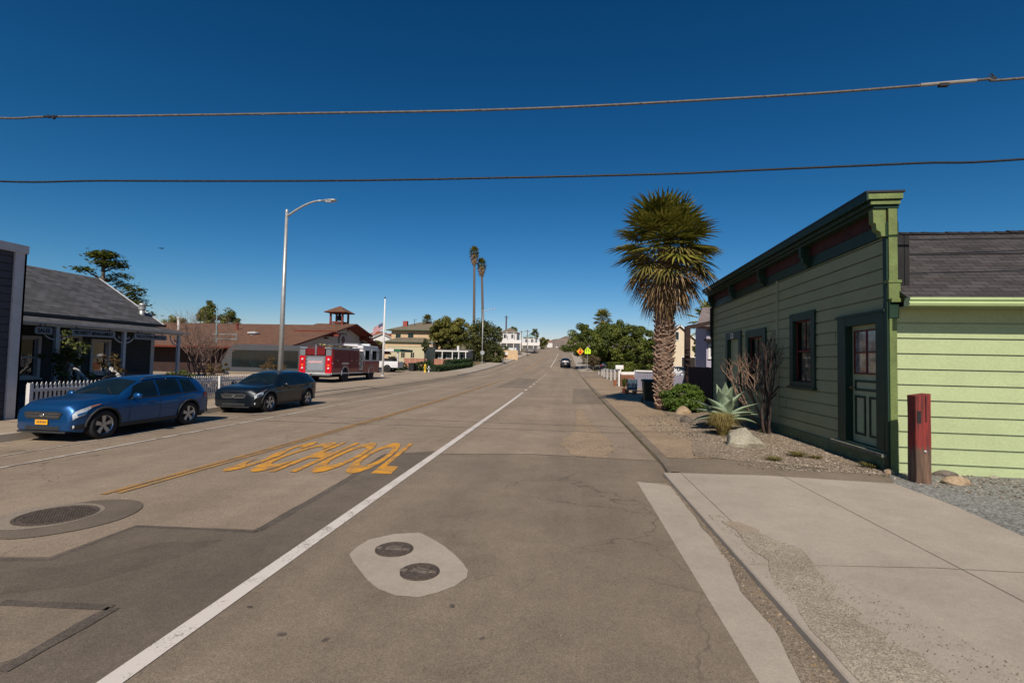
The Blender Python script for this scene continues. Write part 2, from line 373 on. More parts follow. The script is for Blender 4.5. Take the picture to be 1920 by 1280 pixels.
# traffic paint
def line(name, x, w_, Y0, Y1, mat, off=.0105, xf=None):
    pts = [Y0]+[y for y in YS if Y0 < y < Y1]+[Y1]; xf = xf or (lambda Y: x)
    return sheet(name, [(xf(y)-w_/2, y) for y in pts]+[(xf(y)+w_/2, y) for y in pts[::-1]], off, mat, rz_)
line('bike_lane_line', -2.71, .155, -4, 31, C_WHITE)
y = 33.
while y < 68: line('bike_lane_dash', -2.72, .14, y, y+1.4, C_WHITE); y += 4.2
line('bike_lane_line', -2.75, .16, 88, 178, C_WHITE)
yx = lambda Y: -6.66+.028*min(Y, 14) if Y < 14 else -6.27+.0*(Y)
line('centre_line', 0, .10, 6.3, 60, C_YELF, xf=lambda Y: yx(Y)-.07)
line('centre_line', 0, .10, 6.4, 45, C_YELF, xf=lambda Y: yx(Y)+.08)
line('centre_line', 0, .22, 72, 200, C_YELF, xf=lambda Y: -6.3)
line('centre_line', 0, .12, 2.5, 5.1, C_YELF, off=.0150, xf=lambda Y: -6.98)
line('lane_edge_line', -9.82, .10, -3, 120, C_WHITEF)
line('parking_line', -10.95, .05, -3, 26, C_WHITEF)
def text_mesh(body, size=1., extrude=0., bold=0.):
    cu = bpy.data.curves.new('t', 'FONT'); cu.body = body; cu.size = size; cu.extrude = extrude; cu.offset = bold; cu.align_x = 'CENTER'; cu.align_y = 'CENTER'
    cu.resolution_u = 4
    o = bpy.data.objects.new('t', cu); COL.objects.link(o); dg = bpy.context.evaluated_depsgraph_get()
    me = bpy.data.meshes.new_from_object(o.evaluated_get(dg)); vs = [v.co.copy() for v in me.vertices]; fs = [tuple(p.vertices) for p in me.polygons]
    bpy.data.objects.remove(o); bpy.data.curves.remove(cu); bpy.data.meshes.remove(me); return vs, fs
vs, fs = text_mesh('SCHOOL', 1, 0, .028)
x0, x1 = min(v.x for v in vs), max(v.x for v in vs); y0, y1 = min(v.y for v in vs), max(v.y for v in vs)
bm = bmesh.new(); bv = [bm.verts.new(v) for v in vs]
for f in fs:
    try: bm.faces.new([bv[i] for i in f])
    except ValueError: pass
for v in bm.verts:
    u = (v.co.x-x0)/(x1-x0); t = (v.co.y-y0)/(y1-y0)
    X = (1-u)*-6.02+u*-2.98 + t*(-.02-.36*u); Y = 7.85+.3*u+t*3.15
    v.co = (X, Y, 0)
bmesh.ops.bisect_plane(bm, geom=bm.verts[:]+bm.edges[:]+bm.faces[:], plane_co=(-4,0,0), plane_no=(1,0,0))
for v in bm.verts: v.co.z = rz_(v.co.x, v.co.y)+.0125
me = bpy.data.meshes.new('school_lettering'); bm.to_mesh(me); bm.free()
me.materials.append(C_YEL); o = bpy.data.objects.new('school_lettering', me); COL.objects.link(o); struct(o)
# yellow scraps of old paint by the cover
for (a, b, c, d) in (((205,921),(232,914),(238,919),(215,926)), ((150,926),(176,919),(176,923),(152,929))):
    pass
# gutter, kerbs, driveway slab
sheet('gutter', [(1.27,-6),(1.79,-6),(1.79,8.3),(1.6,8.42),(1.24,8.52)], .007, C_CONC, rz_)
def slabz(X, Y): return max(.052, lat(X) if X > 1.95 else .052)+pro(Y)
slab = [(1.80,-6),(9,-6),G(1990,1035,0,gz),G(1920,1008,0,gz),G(1790,950,0,gz),G(1678,908,0,gz),(1.80,9.05)]
sheet('driveway', slab, .014, C_CONC, slabz, xs=(1.95,))
JT = M('slab_joint', (.19,.16,.13), .9, .2, 8)
for a, b in (((2.08,-6),(2.08,9.0)), ((3.75,-6),(3.75,9.05)), ((1.82,5.05),(7.0,5.15))):
    d = Vector((b[0]-a[0], b[1]-a[1])).normalized(); n = Vector((-d.y, d.x))*.004
    sheet('driveway_joint', [(a[0]-n.x,a[1]-n.y),(b[0]-n.x,b[1]-n.y),(b[0]+n.x,b[1]+n.y),(a[0]+n.x,a[1]+n.y)], .0185, JT, slabz, xs=(1.95,))
sweep('kerb', [(1.775,.004),(1.785,.055),(1.80,.066)], -6, 9.05, C_CONC)
sweep('kerb', [(1.86,.0),(1.88,.065),(1.93,.085),(2.05,.088),(2.09,.06)], 9.05, 56.5, C_ASPN, x=lambda Y: .1*min(1,(Y-9)/1.5))
sweep('kerb', [(1.95,.0),(1.97,.12),(2.1,.13),(2.14,.05)], 73.5, 300, C_CONC)
sheet('pavement', [(2.1,73.5),(4.2,73.5),(4.2,300),(2.1,300)], .03, C_CONC, gz)
sheet('asphalt_strip', [(1.98,8.6),(6.0,8.5),G(1650,890,0,gz),G(1500,876,0,gz),G(1400,864,0,gz),G(1300,860,0,gz),(2.05,10.5)], .008, C_ASPN, gz)
sheet('dirt_path', [(2.05,10.4),(3.0,10.4),(3.6,14),(3.9,20),(6.5,22),(9,30),(6.2,40),(4.2,56.8),(2.15,56.8)], .008, C_DIRT, gz, jit=.06)
sheet('gravel_bank', [(2.7,10.6),(5.6,9.3),(6.3,9.7),(6.5,22),(4.0,20.5),(3.5,14)], .012, road_mat('brown_gravel', (.165,.128,.092), .5, 1.1, 42, .2), gz, jit=.06)
sheet('gravel_yard', [G(1678,908,0,gz),G(1790,950,0,gz),G(1920,1008,0,gz),(12,4),(30,4),(30,9.9),(6,9.9)], .010, road_mat('grey_gravel', (.17,.165,.15), .5, .8, 45, .15), gz)
# gravel washed over the slab and the gutter
GW = [G(1375,985,.015,slabz),G(1420,1000,.015,slabz),G(1500,1030,.015,slabz),G(1545,1080,.015,slabz),G(1575,1102,.015,slabz),G(1560,1115,.015,slabz),G(1612,1150,.015,slabz),G(1600,1165,.015,slabz),G(1668,1190,.015,slabz),G(1660,1205,.015,slabz),G(1720,1225,.015,slabz),G(1800,1290,.015,slabz),(3.6,2.3),(1.82,2.3),G(1530,1190,.015,slabz),G(1490,1130,.015,slabz),G(1455,1100,.015,slabz),G(1445,1085,.015,slabz),G(1440,1050,.015,slabz),G(1400,1025,.015,slabz)]
sheet('gravel_drift', GW, .020, C_GRAV, slabz, xs=(1.95,), jit=.02)
sheet('damp_stain', [G(1352,980,.015,slabz),G(1385,978,.015,slabz),G(1425,995,.015,slabz),G(1420,1003,.015,slabz),G(1385,996,.015,slabz)], .0205, C_CONT, slabz, xs=(1.95,), jit=.01)
sheet('gutter_dirt', [(1.77,8.6),(1.785,2),(1.46,2),(1.52,3.2),(1.61,4.0),(1.58,4.6),(1.69,5.2),(1.72,6.4),(1.745,7.6)], .0105, road_mat('gutter_silt', (.185,.145,.105), .35, .5, 90, .2), rz_, jit=.015)
# concrete collar round the two small covers, light repair round the big one
sheet('concrete_collar', [G(*p) for p in ((655,1040),(668,1028),(690,1014),(740,1003),(785,1000),(805,1010),(835,1026),(860,1050),(879,1070),(876,1085),(852,1100),(820,1114),(785,1121),(745,1119),(710,1106),(690,1090),(672,1068),(660,1055)) ], .009, C_CONC, rz_, jit=.012)
sheet('sand_stain', [G(*p) for p in ((800,1000),(850,985),(900,1000),(930,1040),(925,1080),(890,1092),(876,1070),(845,1035))], .0065, M('sandy_asphalt', (.185,.145,.105), .9, .15, 3, scale2=80, var2=.3), rz_, jit=.05)
def ell(cx, cy, a, b, rot=0, n=40, amp=.03): return [(cx+a*math.cos(t)*math.cos(rot)-b*math.sin(t)*math.sin(rot), cy+a*math.cos(t)*math.sin(rot)+b*math.sin(t)*math.cos(rot)) for t in [2*math.pi*i/n for i in range(n)]]
sheet('asphalt_ring', ell(-6.0,5.38,.66,.74), .0085, C_ASPK, rz_, jit=.02)
sheet('concrete_ring', ell(-6.3,5.36,.54,.52), .0115, road_mat('grey_concrete', (.22,.18,.14), .2, .25, 120, .12), rz_, jit=.01)
def cover(name, label, x, y, r, pat):
    t = thing(name, label, 'manhole cover', (x, y, rz_(x, y)+.012))
    c = Vector((x, y, rz_(x, y)+.012)); m = MB()
    m.lathe([(r*1.12,0),(r*1.12,.008),(r*1.02,.010),(r*1.01,.002)], c, 40); m.build('ring', RUST, t)
    m = MB(); m.lathe([(r,.002),(r,.007),(0.001,.0075)], c, 40)
    if pat == 'dots':
        for i in range(-9,10):
            for j in range(-9,10):
                p = Vector((i*r/10, j*r/10, 0))
                if p.length < r*.93: m.box(c+p+Vector((-.012,-.012,.007)), c+p+Vector((.012,.012,.013)))
    else:
        m.lathe([(r*.80,.007),(r*.80,.011),(r*.76,.011),(r*.76,.007)], c, 36)
        for k in (-1, 1): m.box(c+Vector((-.05+k*r*.85-.0,-.02,.007)), c+Vector((.0+k*r*.85+.02,.02,.014)), 1)
        T = Matrix.Translation(c) @ Matrix.Rotation(-.25 if pat == 'bar' else .05, 4, 'Z')
        for yy, ww in ((.35,.35),(.1,.5),(-.12,.5)):
            m.box((-r*ww,r*yy-.006,.007), (r*ww,r*yy+.006,.0115), 1, T)
        for i in range(7): m.box((-r*.4+i*r*.12,-r*.02-.012,.007), (-r*.4+i*r*.12+.02,-r*.02+.012,.0115), 1, T)
    m.build('lid', [RUST, M('worn_iron', (.20,.16,.125), .6, .3, 30, metal=.3)], t); return t
cover('manhole_cover', 'large rusty round manhole cover in the patched ring beside the yellow centre line', -6.2, 5.38, .36, 'dots')
cover('valve_cover', 'small iron cover in the pale concrete collar, the farther one with bands of lettering', *G(739,1032), .175, 'lines')
cover('valve_cover', 'small iron cover in the pale concrete collar, the nearer one with a slanted bar', *G(787,1074), .165, 'bar')
# left pavement, apron, far side
sheet('pavement', [(-12.9,-30),(-14.55,-30),(-14.55,23.5),(-12.9,23.5)], .03, C_CONT, gz)
sweep('kerb', [(-12.72,-.09),(-12.76,.085),(-12.98,.10)], -30, 23.5, C_CONC)
sweep('kerb', [(-12.72,-.09),(-12.78,.03),(-12.98,.085),(-13.1,.09)], 23.5, 57, C_CONT)
sheet('concrete_apron', [(-12.9,23.5),(-36,23.5),(-36,39),(-24.5,39),(-24.5,64),(-12.9,64)], .028, C_CONT, gz)
sweep('kerb', [(-12.72,-.09),(-12.76,.09),(-12.98,.10)], 57, 300, C_CONC)
sheet('pavement', [(-12.9,64),(-16,64),(-16,300),(-12.9,300)], .03, C_CONC, gz)
for Y in (-1,2,5,8,11,14,17,20,23.5,28,33,38,44,50): sheet('pavement_joint', [(-14.5,Y),(-12.98,Y),(-12.98,Y+.02),(-14.5,Y+.02)], .036, JT, gz)
sheet('lawn', [(-16.2,64),(-23,64),(-23,88),(-16.2,88)], .02, C_GRASS, gz)
# pebbles
def pebbles(name, region, n, r0, r1, mats, zf, off, seed):
    rr = random.Random(seed); m = MB()
    for _ in range(n):
        x, y = region(rr); r = rr.uniform(r0, r1)*rr.uniform(.5,1); c = Vector((x, y, zf(x, y)+off+r*.2)); a = rr.uniform(0, 6.28)
        vs = []
        for i in range(4): vs.append(c+Vector((math.cos(a+i*1.57)*r*rr.uniform(.7,1.2), math.sin(a+i*1.57)*r*rr.uniform(.7,1.2), 0)))
        vs.append(c+Vector((0,0,r*.7))); vs.append(c-Vector((0,0,r*.3)))
        k = rr.randrange(len(mats)); m.add(vs, [(0,1,4),(1,2,4),(2,3,4),(3,0,4),(1,0,5),(2,1,5),(3,2,5),(0,3,5)], k)
    o = m.build(name, mats, recalc=False); o['kind'] = 'stuff'; return o
PB = [M('pebble_a', (.27,.22,.165), .9, .2, 20), M('pebble_b', (.17,.13,.095), .9, .2, 20), M('pebble_c', (.10,.085,.068), .9, .2, 20), M('pebble_d', (.40,.35,.28), .9, .2, 20)]
PB += [PB[1], PB[2], PB[0], PB[1]]
def bank(rr):
    while 1:
        x = rr.uniform(2.6,6.2); y = 9.4+rr.random()**1.5*9
        if x > 5.2-(y-9.2)*.6 or x > 3.6+rr.uniform(-.3,.5): return x, y
pebbles('bank_pebbles', bank, 7000, .008, .030, PB, gz, .01, 3)
def yard(rr):
    while 1:
        x = rr.uniform(5.3,12); y = rr.uniform(5,9.6)
        if y > 9.2-(x-5.4)*1.25: return x, y
pebbles('yard_pebbles', yard, 2600, .012, .035, PB, gz, .01, 4)
def drift(rr):
    y = rr.uniform(2.5,6.6); return 1.86+rr.random()*(.15+(6.6-y)*.30), y
pebbles('drift_pebbles', drift, 2400, .003, .008, PB, slabz, .02, 5)
def gut(rr):
    y = rr.uniform(2.3,8.8); return 1.79-rr.random()**2*(.05+max(0,6.5-y)*.06), y
LT = [M('dry_leaf', (.22,.15,.07), .9, .3, 20), PB[0], PB[1], PB[2], PB[1]]
pebbles('gutter_litter', gut, 1500, .006, .017, LT, rz_, .008, 6)
pebbles('road_grit', lambda rr: (rr.uniform(-6,1.9), rr.uniform(2,11)), 500, .003, .007, [PB[2], PB[3]], rz_, .004, 8)
pebbles('slab_grit', lambda rr: (rr.uniform(2,6.2), rr.uniform(3.5,9.4)), 260, .002, .006, [PB[1], PB[2]], slabz, .014, 9)
# tar spots
for i, (px, py) in enumerate(((528,1192),(610,1203),(848,1138),(468,1141),(903,1200))): 
    c = G(px, py); sheet('tar_spot', ell(c[0], c[1], .03, .02, i), .0075, C_ASPD, rz_, jit=.006)
# hills
def hill(name, c, r, h, seed, mat):
    m = MB(); n = 60; vs = []; fs = []
    for j in range(n+1):
        for i in range(n+1):
            u = i/n*2-1; v = j/n*2-1; d = math.sqrt(u*u+v*v)
            k = max(0, 1-d)**.9*(1+.35*mnoise.noise(Vector((u*3+seed, v*3, 0)))+.12*mnoise.noise(Vector((u*9+seed, v*9, 0))))
            vs.append((c[0]+u*r[0], c[1]+v*r[1], 3+h*k))
    for j in range(n):
        for i in range(n): fs.append((j*(n+1)+i, j*(n+1)+i+1, (j+1)*(n+1)+i+1, (j+1)*(n+1)+i))
    m.add(vs, fs); o = m.build(name, mat, smooth=True); struct(o); return o
HB = M('brown_hillside', (.20,.155,.125), .95, .15, .012, scale2=.05, var2=.25)
HG = M('green_hillside', (.15,.135,.08), .95, .2, .012, scale2=.05, var2=.3)
hill('hill', (15,1150), (200,300), 58, 1, HB)
hill('hill', (-190,900), (330,250), 30, 5, HG)
hill('hill', (-560,1250), (560,320), 58, 9, HG)
hill('hill', (420,1100), (420,300), 70, 12, HG)
hill('hill', (-60,640), (110,120), 26, 15, HG)
hill('hill', (70,560), (90,100), 20, 17, HB)
# ------------------------------------------------------------------ green shop on the right
SAGE = M('sage_siding_shaded', (.265,.295,.165), .6, .06, 1.3, .15, scale2=26, var2=.07, bscale=60)  # siding darkened to paint in the shade of the street front
SAGE_SUN = M('sage_siding_sunlit', (.38,.44,.235), .6, .05, 1.6, .2, scale2=22, var2=.06, bscale=40)  # lighter copy of the siding, sunlight of the side wall in its colour
DGRN = M('dark_green_trim', (.011,.034,.020), .5, .15, 4, scale2=30, var2=.12)
MGRN = M('sunlit_olive_trim', (.13,.17,.055), .6, .2, 3, scale2=25, var2=.15)  # lighter trim copy with sunlight painted in, for the sun-facing ends
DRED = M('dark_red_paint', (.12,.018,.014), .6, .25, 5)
CURT = M('lace_curtain', (.42,.40,.36), .9, .25, 9, scale2=40, var2=.2)
def shingle(name, col, bw=.3, rh=.14, var=.35, vec='UV'):
    """asphalt shingles: offset courses, each tab its own shade"""
    m = bpy.data.materials.new(name); m.use_nodes = True; n = m.node_tree; L = n.links; b = n.nodes['Principled BSDF']; MATS[name] = m
    b.inputs['Roughness'].default_value = .9; b.inputs['Specular IOR Level'].default_value = .2
    tc = n.nodes.new('ShaderNodeTexCoord'); br = n.nodes.new('ShaderNodeTexBrick'); c = Vector(col)
    br.inputs['Scale'].default_value = 1; br.inputs['Brick Width'].default_value = bw; br.inputs['Row Height'].default_value = rh
    br.inputs['Mortar Size'].default_value = .010; br.inputs['Mortar Smooth'].default_value = .3
    br.inputs['Color1'].default_value = (*(c*(1-var)), 1); br.inputs['Color2'].default_value = (*(c*(1+var)), 1); br.inputs['Mortar'].default_value = (*(c*.35), 1)
    t = n.nodes.new('ShaderNodeTexNoise'); t.inputs['Scale'].default_value = 2.; t.inputs['Detail'].default_value = 6
    L.new(tc.outputs['Object'], t.inputs['Vector'])
    L.new(tc.outputs['UV'], br.inputs['Vector'])
    mr = n.nodes.new('ShaderNodeMapRange'); mr.inputs[1].default_value = .3; mr.inputs[2].default_value = .7; mr.inputs[3].default_value = .82; mr.inputs[4].default_value = 1.18
    L.new(t.outputs['Fac'], mr.inputs[0])
    mx = n.nodes.new('ShaderNodeMix'); mx.data_type = 'RGBA'; mx.blend_type = 'MULTIPLY'; mx.inputs['Factor'].default_value = 1
    L.new(br.outputs['Color'], mx.inputs['A']); L.new(mr.outputs[0], mx.inputs['B']); L.new(mx.outputs['Result'], b.inputs['Base Color'])
    bp = n.nodes.new('ShaderNodeBump'); bp.inputs['Strength'].default_value = .5; bp.inputs['Distance'].default_value = .01; bp.invert = True
    L.new(br.outputs['Fac'], bp.inputs['Height']); L.new(bp.outputs[0], b.inputs['Normal']); return m
SHG = shingle('grey_shingles', (.055,.049,.048), .32, .15, .22)
SHB = shingle('brown_shingles', (.155,.082,.052), .35, .2, .12)
SHD = shingle('slate_grey_shingles', (.085,.083,.087), .36, .2, .3)
SHR = shingle('light_grey_shingles', (.15,.14,.135), .3, .18, .12)
SHT = shingle('red_tiles', (.25,.085,.05), .25, .3, .2)
SHO = shingle('tan_shingles', (.17,.14,.10), .35, .22, .12)
def roofslab(name, corners, thick, mat, parent, edge=None):
    """roof plane a-b (eave) to c-d (ridge), with UVs in metres so the courses run level"""
    a, b, c, d = [Vector(p) for p in corners]; nrm = (b-a).cross(d-a).normalized()
    if nrm.z < 0: nrm = -nrm
    pts = [a,b,c,d]; m = MB(); m.add(pts+[p-nrm*thick for p in pts], [(0,1,2,3),(7,6,5,4),(0,4,5,1),(1,5,6,2),(2,6,7,3),(3,7,4,0)])
    m.mi = [0]+[1]*5
    o = m.build(name, [mat, edge or mat], parent)
    uv = o.data.uv_layers.new(name='UVMap'); ex = (b-a).normalized(); ey = nrm.cross(ex)
    if ey.z < 0: ey = -ey
    W = WM(parent) if parent else Matrix()
    for lp in o.data.loops:
        p = W @ o.data.vertices[lp.vertex_index].co-a; uv.data[lp.index].uv = (p.dot(ex)+50, p.dot(ey)+50)
    return o
class Frame:
    """local frame of a wall: u along it, d outward, z up"""
    def __init__(s, o, u, d): s.o, s.u, s.d = Vector(o), Vector(u).normalized(), Vector(d).normalized()
    def __call__(s, u, d, z): return s.o+s.u*u+s.d*d+Vector((0,0,z))
    def box(s, m, u0, u1, d0, d1, z0, z1, k=0):
        T = Matrix(((s.u.x,s.d.x,0,s.o.x),(s.u.y,s.d.y,0,s.o.y),(0,0,1,s.o.z),(0,0,0,1)))
        return m.box((u0,d0,z0),(u1,d1,z1),k,T)
def siding(name, F, u0, u1, z0, z1, pitch, mat, parent, holes=(), groove=.03, top=None, lap=.0):
    """boards laid level with a shadow groove between courses, cut round the openings"""
    m = MB(); z = z0; k = 0
    while z < z1-1e-4:
        zt = min(z+pitch, z1); segs = [(z, max(z, zt-groove), lap, 0.), (max(z, zt-groove), zt, -.022, -.022)]
        for (a, b, da, db) in segs:
            if b-a < 1e-5: continue
            br = sorted({a, b}|{h[2] for h in holes if a < h[2] < b}|{h[3] for h in holes if a < h[3] < b})
            for p, q in zip(br, br[1:]):
                ex = sorted((h[0], h[1]) for h in holes if h[2] <= p+1e-6 and h[3] >= q-1e-6); cur = u0; L = []
                for (x, y) in ex:
                    if x > cur: L.append((cur, x))
                    cur = max(cur, y)
                if cur < u1: L.append((cur, u1))
                for (x, y) in L:
                    f = lambda zz: da+(db-da)*(zz-a)/(b-a)
                    if top:   # slanted upper limit
                        pass
                    m.quad(F(x, f(p), p), F(y, f(p), p), F(y, f(q), q), F(x, f(q), q))
                    if p == a:
                        m.quad(F(x, -.022, p), F(y, -.022, p), F(y, f(p), p), F(x, f(p), p))
                    if q == b and da == -.022: m.quad(F(x, -.022, q), F(y, -.022, q), F(y, lap, q), F(x, lap, q))
        z += pitch
    return m.build(name, mat, parent, recalc=False)
GLS = clearglass()
def window(F, u0, u1, z0, z1, parent, fr=.12, frm=DGRN, sash=DRED, nx=2, nz=2, proud=.05, sill=True, curtain_or_dark=CURT, double=True, inset=.07, topf=None):
    m = MB(); topf = topf or fr
    F.box(m, u0, u0+fr, -.12, proud, z0, z1); F.box(m, u1-fr, u1, -.12, proud, z0, z1)
    F.box(m, u0+fr, u1-fr, -.12, proud-.003, z1-topf, z1); F.box(m, u0+fr, u1-fr, -.12, proud-.003, z0, z0+fr*.6)
    o = m.build('window', frm, parent)
    a, b, c, d = u0+fr, u1-fr, z0+fr*.6, z1-topf
    m = MB(); t = .035
    F.box(m, a, a+t, -inset-.02, -inset+.02, c, d); F.box(m, b-t, b, -inset-.02, -inset+.02, c, d)
    F.box(m, a+t, b-t, -inset-.02, -inset+.018, c, c+t); F.box(m, a+t, b-t, -inset-.02, -inset+.018, d-t, d)
    if double: F.box(m, a+t, b-t, -inset-.018, -inset+.025, (c+d)/2-.025, (c+d)/2+.025)
    for i in range(1, nx):
        x = a+(b-a)*i/nx; F.box(m, x-.012, x+.012, -inset-.015, -inset+.012, (c+d)/2+.025 if double else c+t, d-t)
    m.build('frame', sash, o)
    m = MB(); m.quad(F(a+t, -inset, c+t), F(b-t, -inset, c+t), F(b-t, -inset, d-t), F(a+t, -inset, d-t)); m.build('pane', GLS, o)
    if curtain_or_dark:
        m = MB(); n = 24; vs = []
        for i in range(n+1):
            u = a+(b-a)*i/n; vs += [F(u, -inset-.10+.015*math.sin(i*2.1), c), F(u, -inset-.10+.015*math.sin(i*2.1), d)]
        m.add(vs, [(2*i, 2*i+2, 2*i+3, 2*i+1) for i in range(n)]); m.build('curtain_or_dark', curtain_or_dark, o, smooth=True)
    if sill:
        m = MB(); F.box(m, u0-.05, u1+.05, -.05, proud+.05, z0-.06, z0-.002); m.build('sill', frm, o)
    return o

def make_shop():
    O = Vector((5.91, 9.58, 0)); ang = -math.atan(.032)
    t = thing('wooden_shop', 'green wooden false-front shop with dark green trim on the right of the street', 'building', O)
    F = Frame(O, (.032,1,0), (-1,.032,0)); Sd = Frame(O, (1,-.032,0), (-.032,-1,0))
    H = 4.52; LN = 12.0
    holes = [(.10,1.72,.50,3.08),(2.80,4.20,1.53,3.42),(5.95,7.75,1.30,3.22),(8.25,10.05,.50,3.28)]
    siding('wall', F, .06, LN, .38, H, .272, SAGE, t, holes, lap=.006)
    siding('wall', Sd, .10, 12, .05, 3.16, .283, SAGE_SUN, t, (), lap=.004)
    rj = random.Random(6)
    for k, (u, row) in enumerate(((3.4,5),(8.1,9),(1.9,8),(4.5,2))):
        m = MB(); z = .38+row*.272; F.box(m, u, u+.006, .001, .0085, z, z+.24); m.build('butt_joint', M('joint_shadow', (.10,.12,.06)), t)
    # inner carcass keeps daylight out
    m = MB(); F.box(m, .12, LN-.1, -.42, -.34, .0, H)
    F.box(m, .12, LN-.1, -.33, -.04, -.1, .34); F.box(m, .12, .2, -.33, -.05, .3, H); F.box(m, LN-.1, LN-.02, -6, -.05, -.1, 3.2)
    Sd.box(m, .3, 12, -.30, -.05, -.1, 3.1); Sd.box(m, 11.9, 12, -12, -.3, -.1, 3.1)
    m.build('inner_wall', DARKIN, t)
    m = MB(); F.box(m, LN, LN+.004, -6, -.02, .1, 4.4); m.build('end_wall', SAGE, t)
    # skirting follows the ground, with a drip board and plank step
    m = MB(); F.box(m, .0, LN, -.02, .035, -.05, .40); m.build('skirting', M('skirting_green', (.10,.14,.075), .8, .2, 5, scale2=20, var2=.2), t)
    m = MB(); F.box(m, .02, 1.9, -.1, .14, .40, .46); m.build('door_step', M('weathered_board', (.16,.16,.12), .9, .3, 8, scale2=60, var2=.2), t)
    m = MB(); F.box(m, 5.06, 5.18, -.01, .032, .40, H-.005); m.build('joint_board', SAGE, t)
    # corner boards
    m = MB(); F.box(m, -.02, .09, -.03, .05, .02, H+.2); m.build('corner_board', DGRN, t)
    m = MB(); Sd.box(m, -.02, .125, -.03, .045, 3.30, 4.98); Sd.box(m, -.045, .15, -.05, .075, 3.30, 3.62); Sd.box(m, -.055, .165, -.06, .09, 3.60, 3.65); Sd.box(m, -.02, .18, -.06, .11, 3.24, 3.31)
    m.build('corner_board', MGRN, t)
    m = MB(); Sd.box(m, -.02, .10, -.03, .045, .0, 2.95); m.build('corner_board', MGRN, t)
    m = MB(); Sd.box(m, -.03, .13, -.03, .06, 2.95, 3.24); m.build('corner_block', DGRN, t)
    # parapet body and cornice
    m = MB(); F.box(m, .18, LN-.02, -.16, -.02, H, 4.99); F.box(m, .0, .18, -.16, -.03, H, 4.99); m.build('parapet', DGRN, t)
    m = MB(); F.box(m, -.02, LN, -.16, .04, 4.50, 4.74); m.build('frieze_board', DGRN, t)
    m = MB(); F.box(m, .02, LN-.05, -.02, .06, 4.742, 4.99); m.build('frieze_panel', M('dark_red_shaded', (.045,.010,.008), .7, .3, 4), t)  # darker copy of the sash red, shade under the cornice painted in
    m = MB(); F.box(m, -.10, LN+.1, -.20, .40, 5.14, 5.26); F.box(m, -.06, LN+.05, -.18, .34, 5.05, 5.14); F.box(m, -.03, LN+.02, -.17, .26, 4.99, 5.05)
    m.build('cornice', DGRN, t, bevel=.012)  # dark green on the whole cornice paints in its shaded underside
    m = MB(); F.box(m, -.112, -.103, -.19, .39, 5.15, 5.25); F.box(m, -.072, -.063, -.17, .33, 5.06, 5.13); m.build('cornice_end', MGRN, t)
    m = MB(); F.box(m, -.13, LN+.13, -.22, .44, 5.262, 5.30); m.build('cornice_cap', DARKM, t)
    m = MB(); F.box(m, -.13, LN+.13, .402, .43, 5.12, 5.26); m.build('fascia', DGRN, t)
    for u in (.0, 3.0, 5.9, 8.9, 11.8):
        m = MB(); pr = [(.041,4.48),(.12,4.48),(.13,4.56),(.20,4.60),(.21,4.72),(.25,4.74),(.26,4.99),(.041,4.99)]
        m.prism([F(u, d, z) for d, z in pr], F.u*.14); m.build('bracket', MGRN if u == 0 else DGRN, t)  # lighter green only on the sunlit end bracket
    # near door
    dr = MB(); F.box(dr, .33, 1.40, -.14, -.09, .50, 2.90); dr = dr.build('door', M('sage_door', (.30,.36,.22), .55, .08, 4), t)
    m = MB()
    F.box(m, .10, .33, -.12, .055, .50, 3.08); F.box(m, 1.40, 1.72, -.12, .055, .50, 3.08); F.box(m, .33, 1.40, -.12, .052, 2.90, 3.08); F.box(m, .04, 1.78, -.05, .075, 3.08, 3.13)
    m.build('frame', DGRN, dr)
    m = MB()
    def ring(a, b, c, d, w=.045, d0=-.09, d1=-.072):
        F.box(m, a, a+w, d0, d1, c, d); F.box(m, b-w, b, d0, d1, c, d); F.box(m, a+w, b-w, d0, d1-.001, c, c+w); F.box(m, a+w, b-w, d0, d1-.001, d-w, d)
    ring(.43,1.30,1.56,1.78); ring(.43,.80,.66,1.46); ring(.93,1.30,.66,1.46); m.build('panel_moulding', DGRN, dr)
    m = MB(); ring(.42,1.31,1.90,2.80,.03,-.09,-.066); F.box(m, .85,.88,-.09,-.068,1.93,2.77); F.box(m, .45,1.28,-.09,-.069,2.33,2.36); m.build('muntin', DRED, dr)
    m = MB(); m.quad(F(.45,-.085,1.93), F(1.28,-.085,1.93), F(1.28,-.085,2.77), F(.45,-.085,2.77)); m.build('pane', M('curtained_pane', (.16,.16,.17), .06, .5, 7, spec=.8), dr)
    m = MB(); m.lathe([(.0,0),(.028,.012),(.03,.03),(.012,.05),(.012,.07)], (0,0,0), 12); 
    for i, p in enumerate(m.v): m.v[i] = F(1.34, -.02-p.z*.9+.02, 1.62)+F.u*p.x+Vector((0,0,p.y))
    m.build('knob', M('brass', (.35,.18,.10), .35, .2, 9, metal=.8), dr)
    window(F, 2.80, 4.20, 1.53, 3.42, t, .20)
    window(F, 5.95, 7.75, 1.30, 3.22, t, .24)
    dd = MB(); F.box(dd, 8.50, 9.80, -.12, -.08, .50, 3.02); dd = dd.build('door', M('sage_door', (.30,.36,.22)), t)
    m = MB(); F.box(m, 8.25, 8.50, -.12, .055, .50, 3.28); F.box(m, 9.80, 10.05, -.12, .055, .50, 3.28); F.box(m, 8.50, 9.80, -.12, .052, 3.02, 3.28); m.build('frame', DGRN, dd)
    m = MB(); F.box(m, 9.05, 9.35, .056, .066, 3.04, 3.24); np_ = m.build('number_plate', WHITEP, t)
    vs, fs = text_mesh('8', .2, .003, .004); m = MB(); m.add([F(9.2-v.x, .070+v.z, 3.14+v.y) for v in vs], fs); m.build('number', BLACK, np_)
    # gabled roof over the near section
    e0, e1 = Sd(.13, .42, 3.22), Sd(12.5, .42, 3.22); r0, r1 = Sd(.13, -2.62, 5.19), Sd(12.5, -2.62, 5.19)
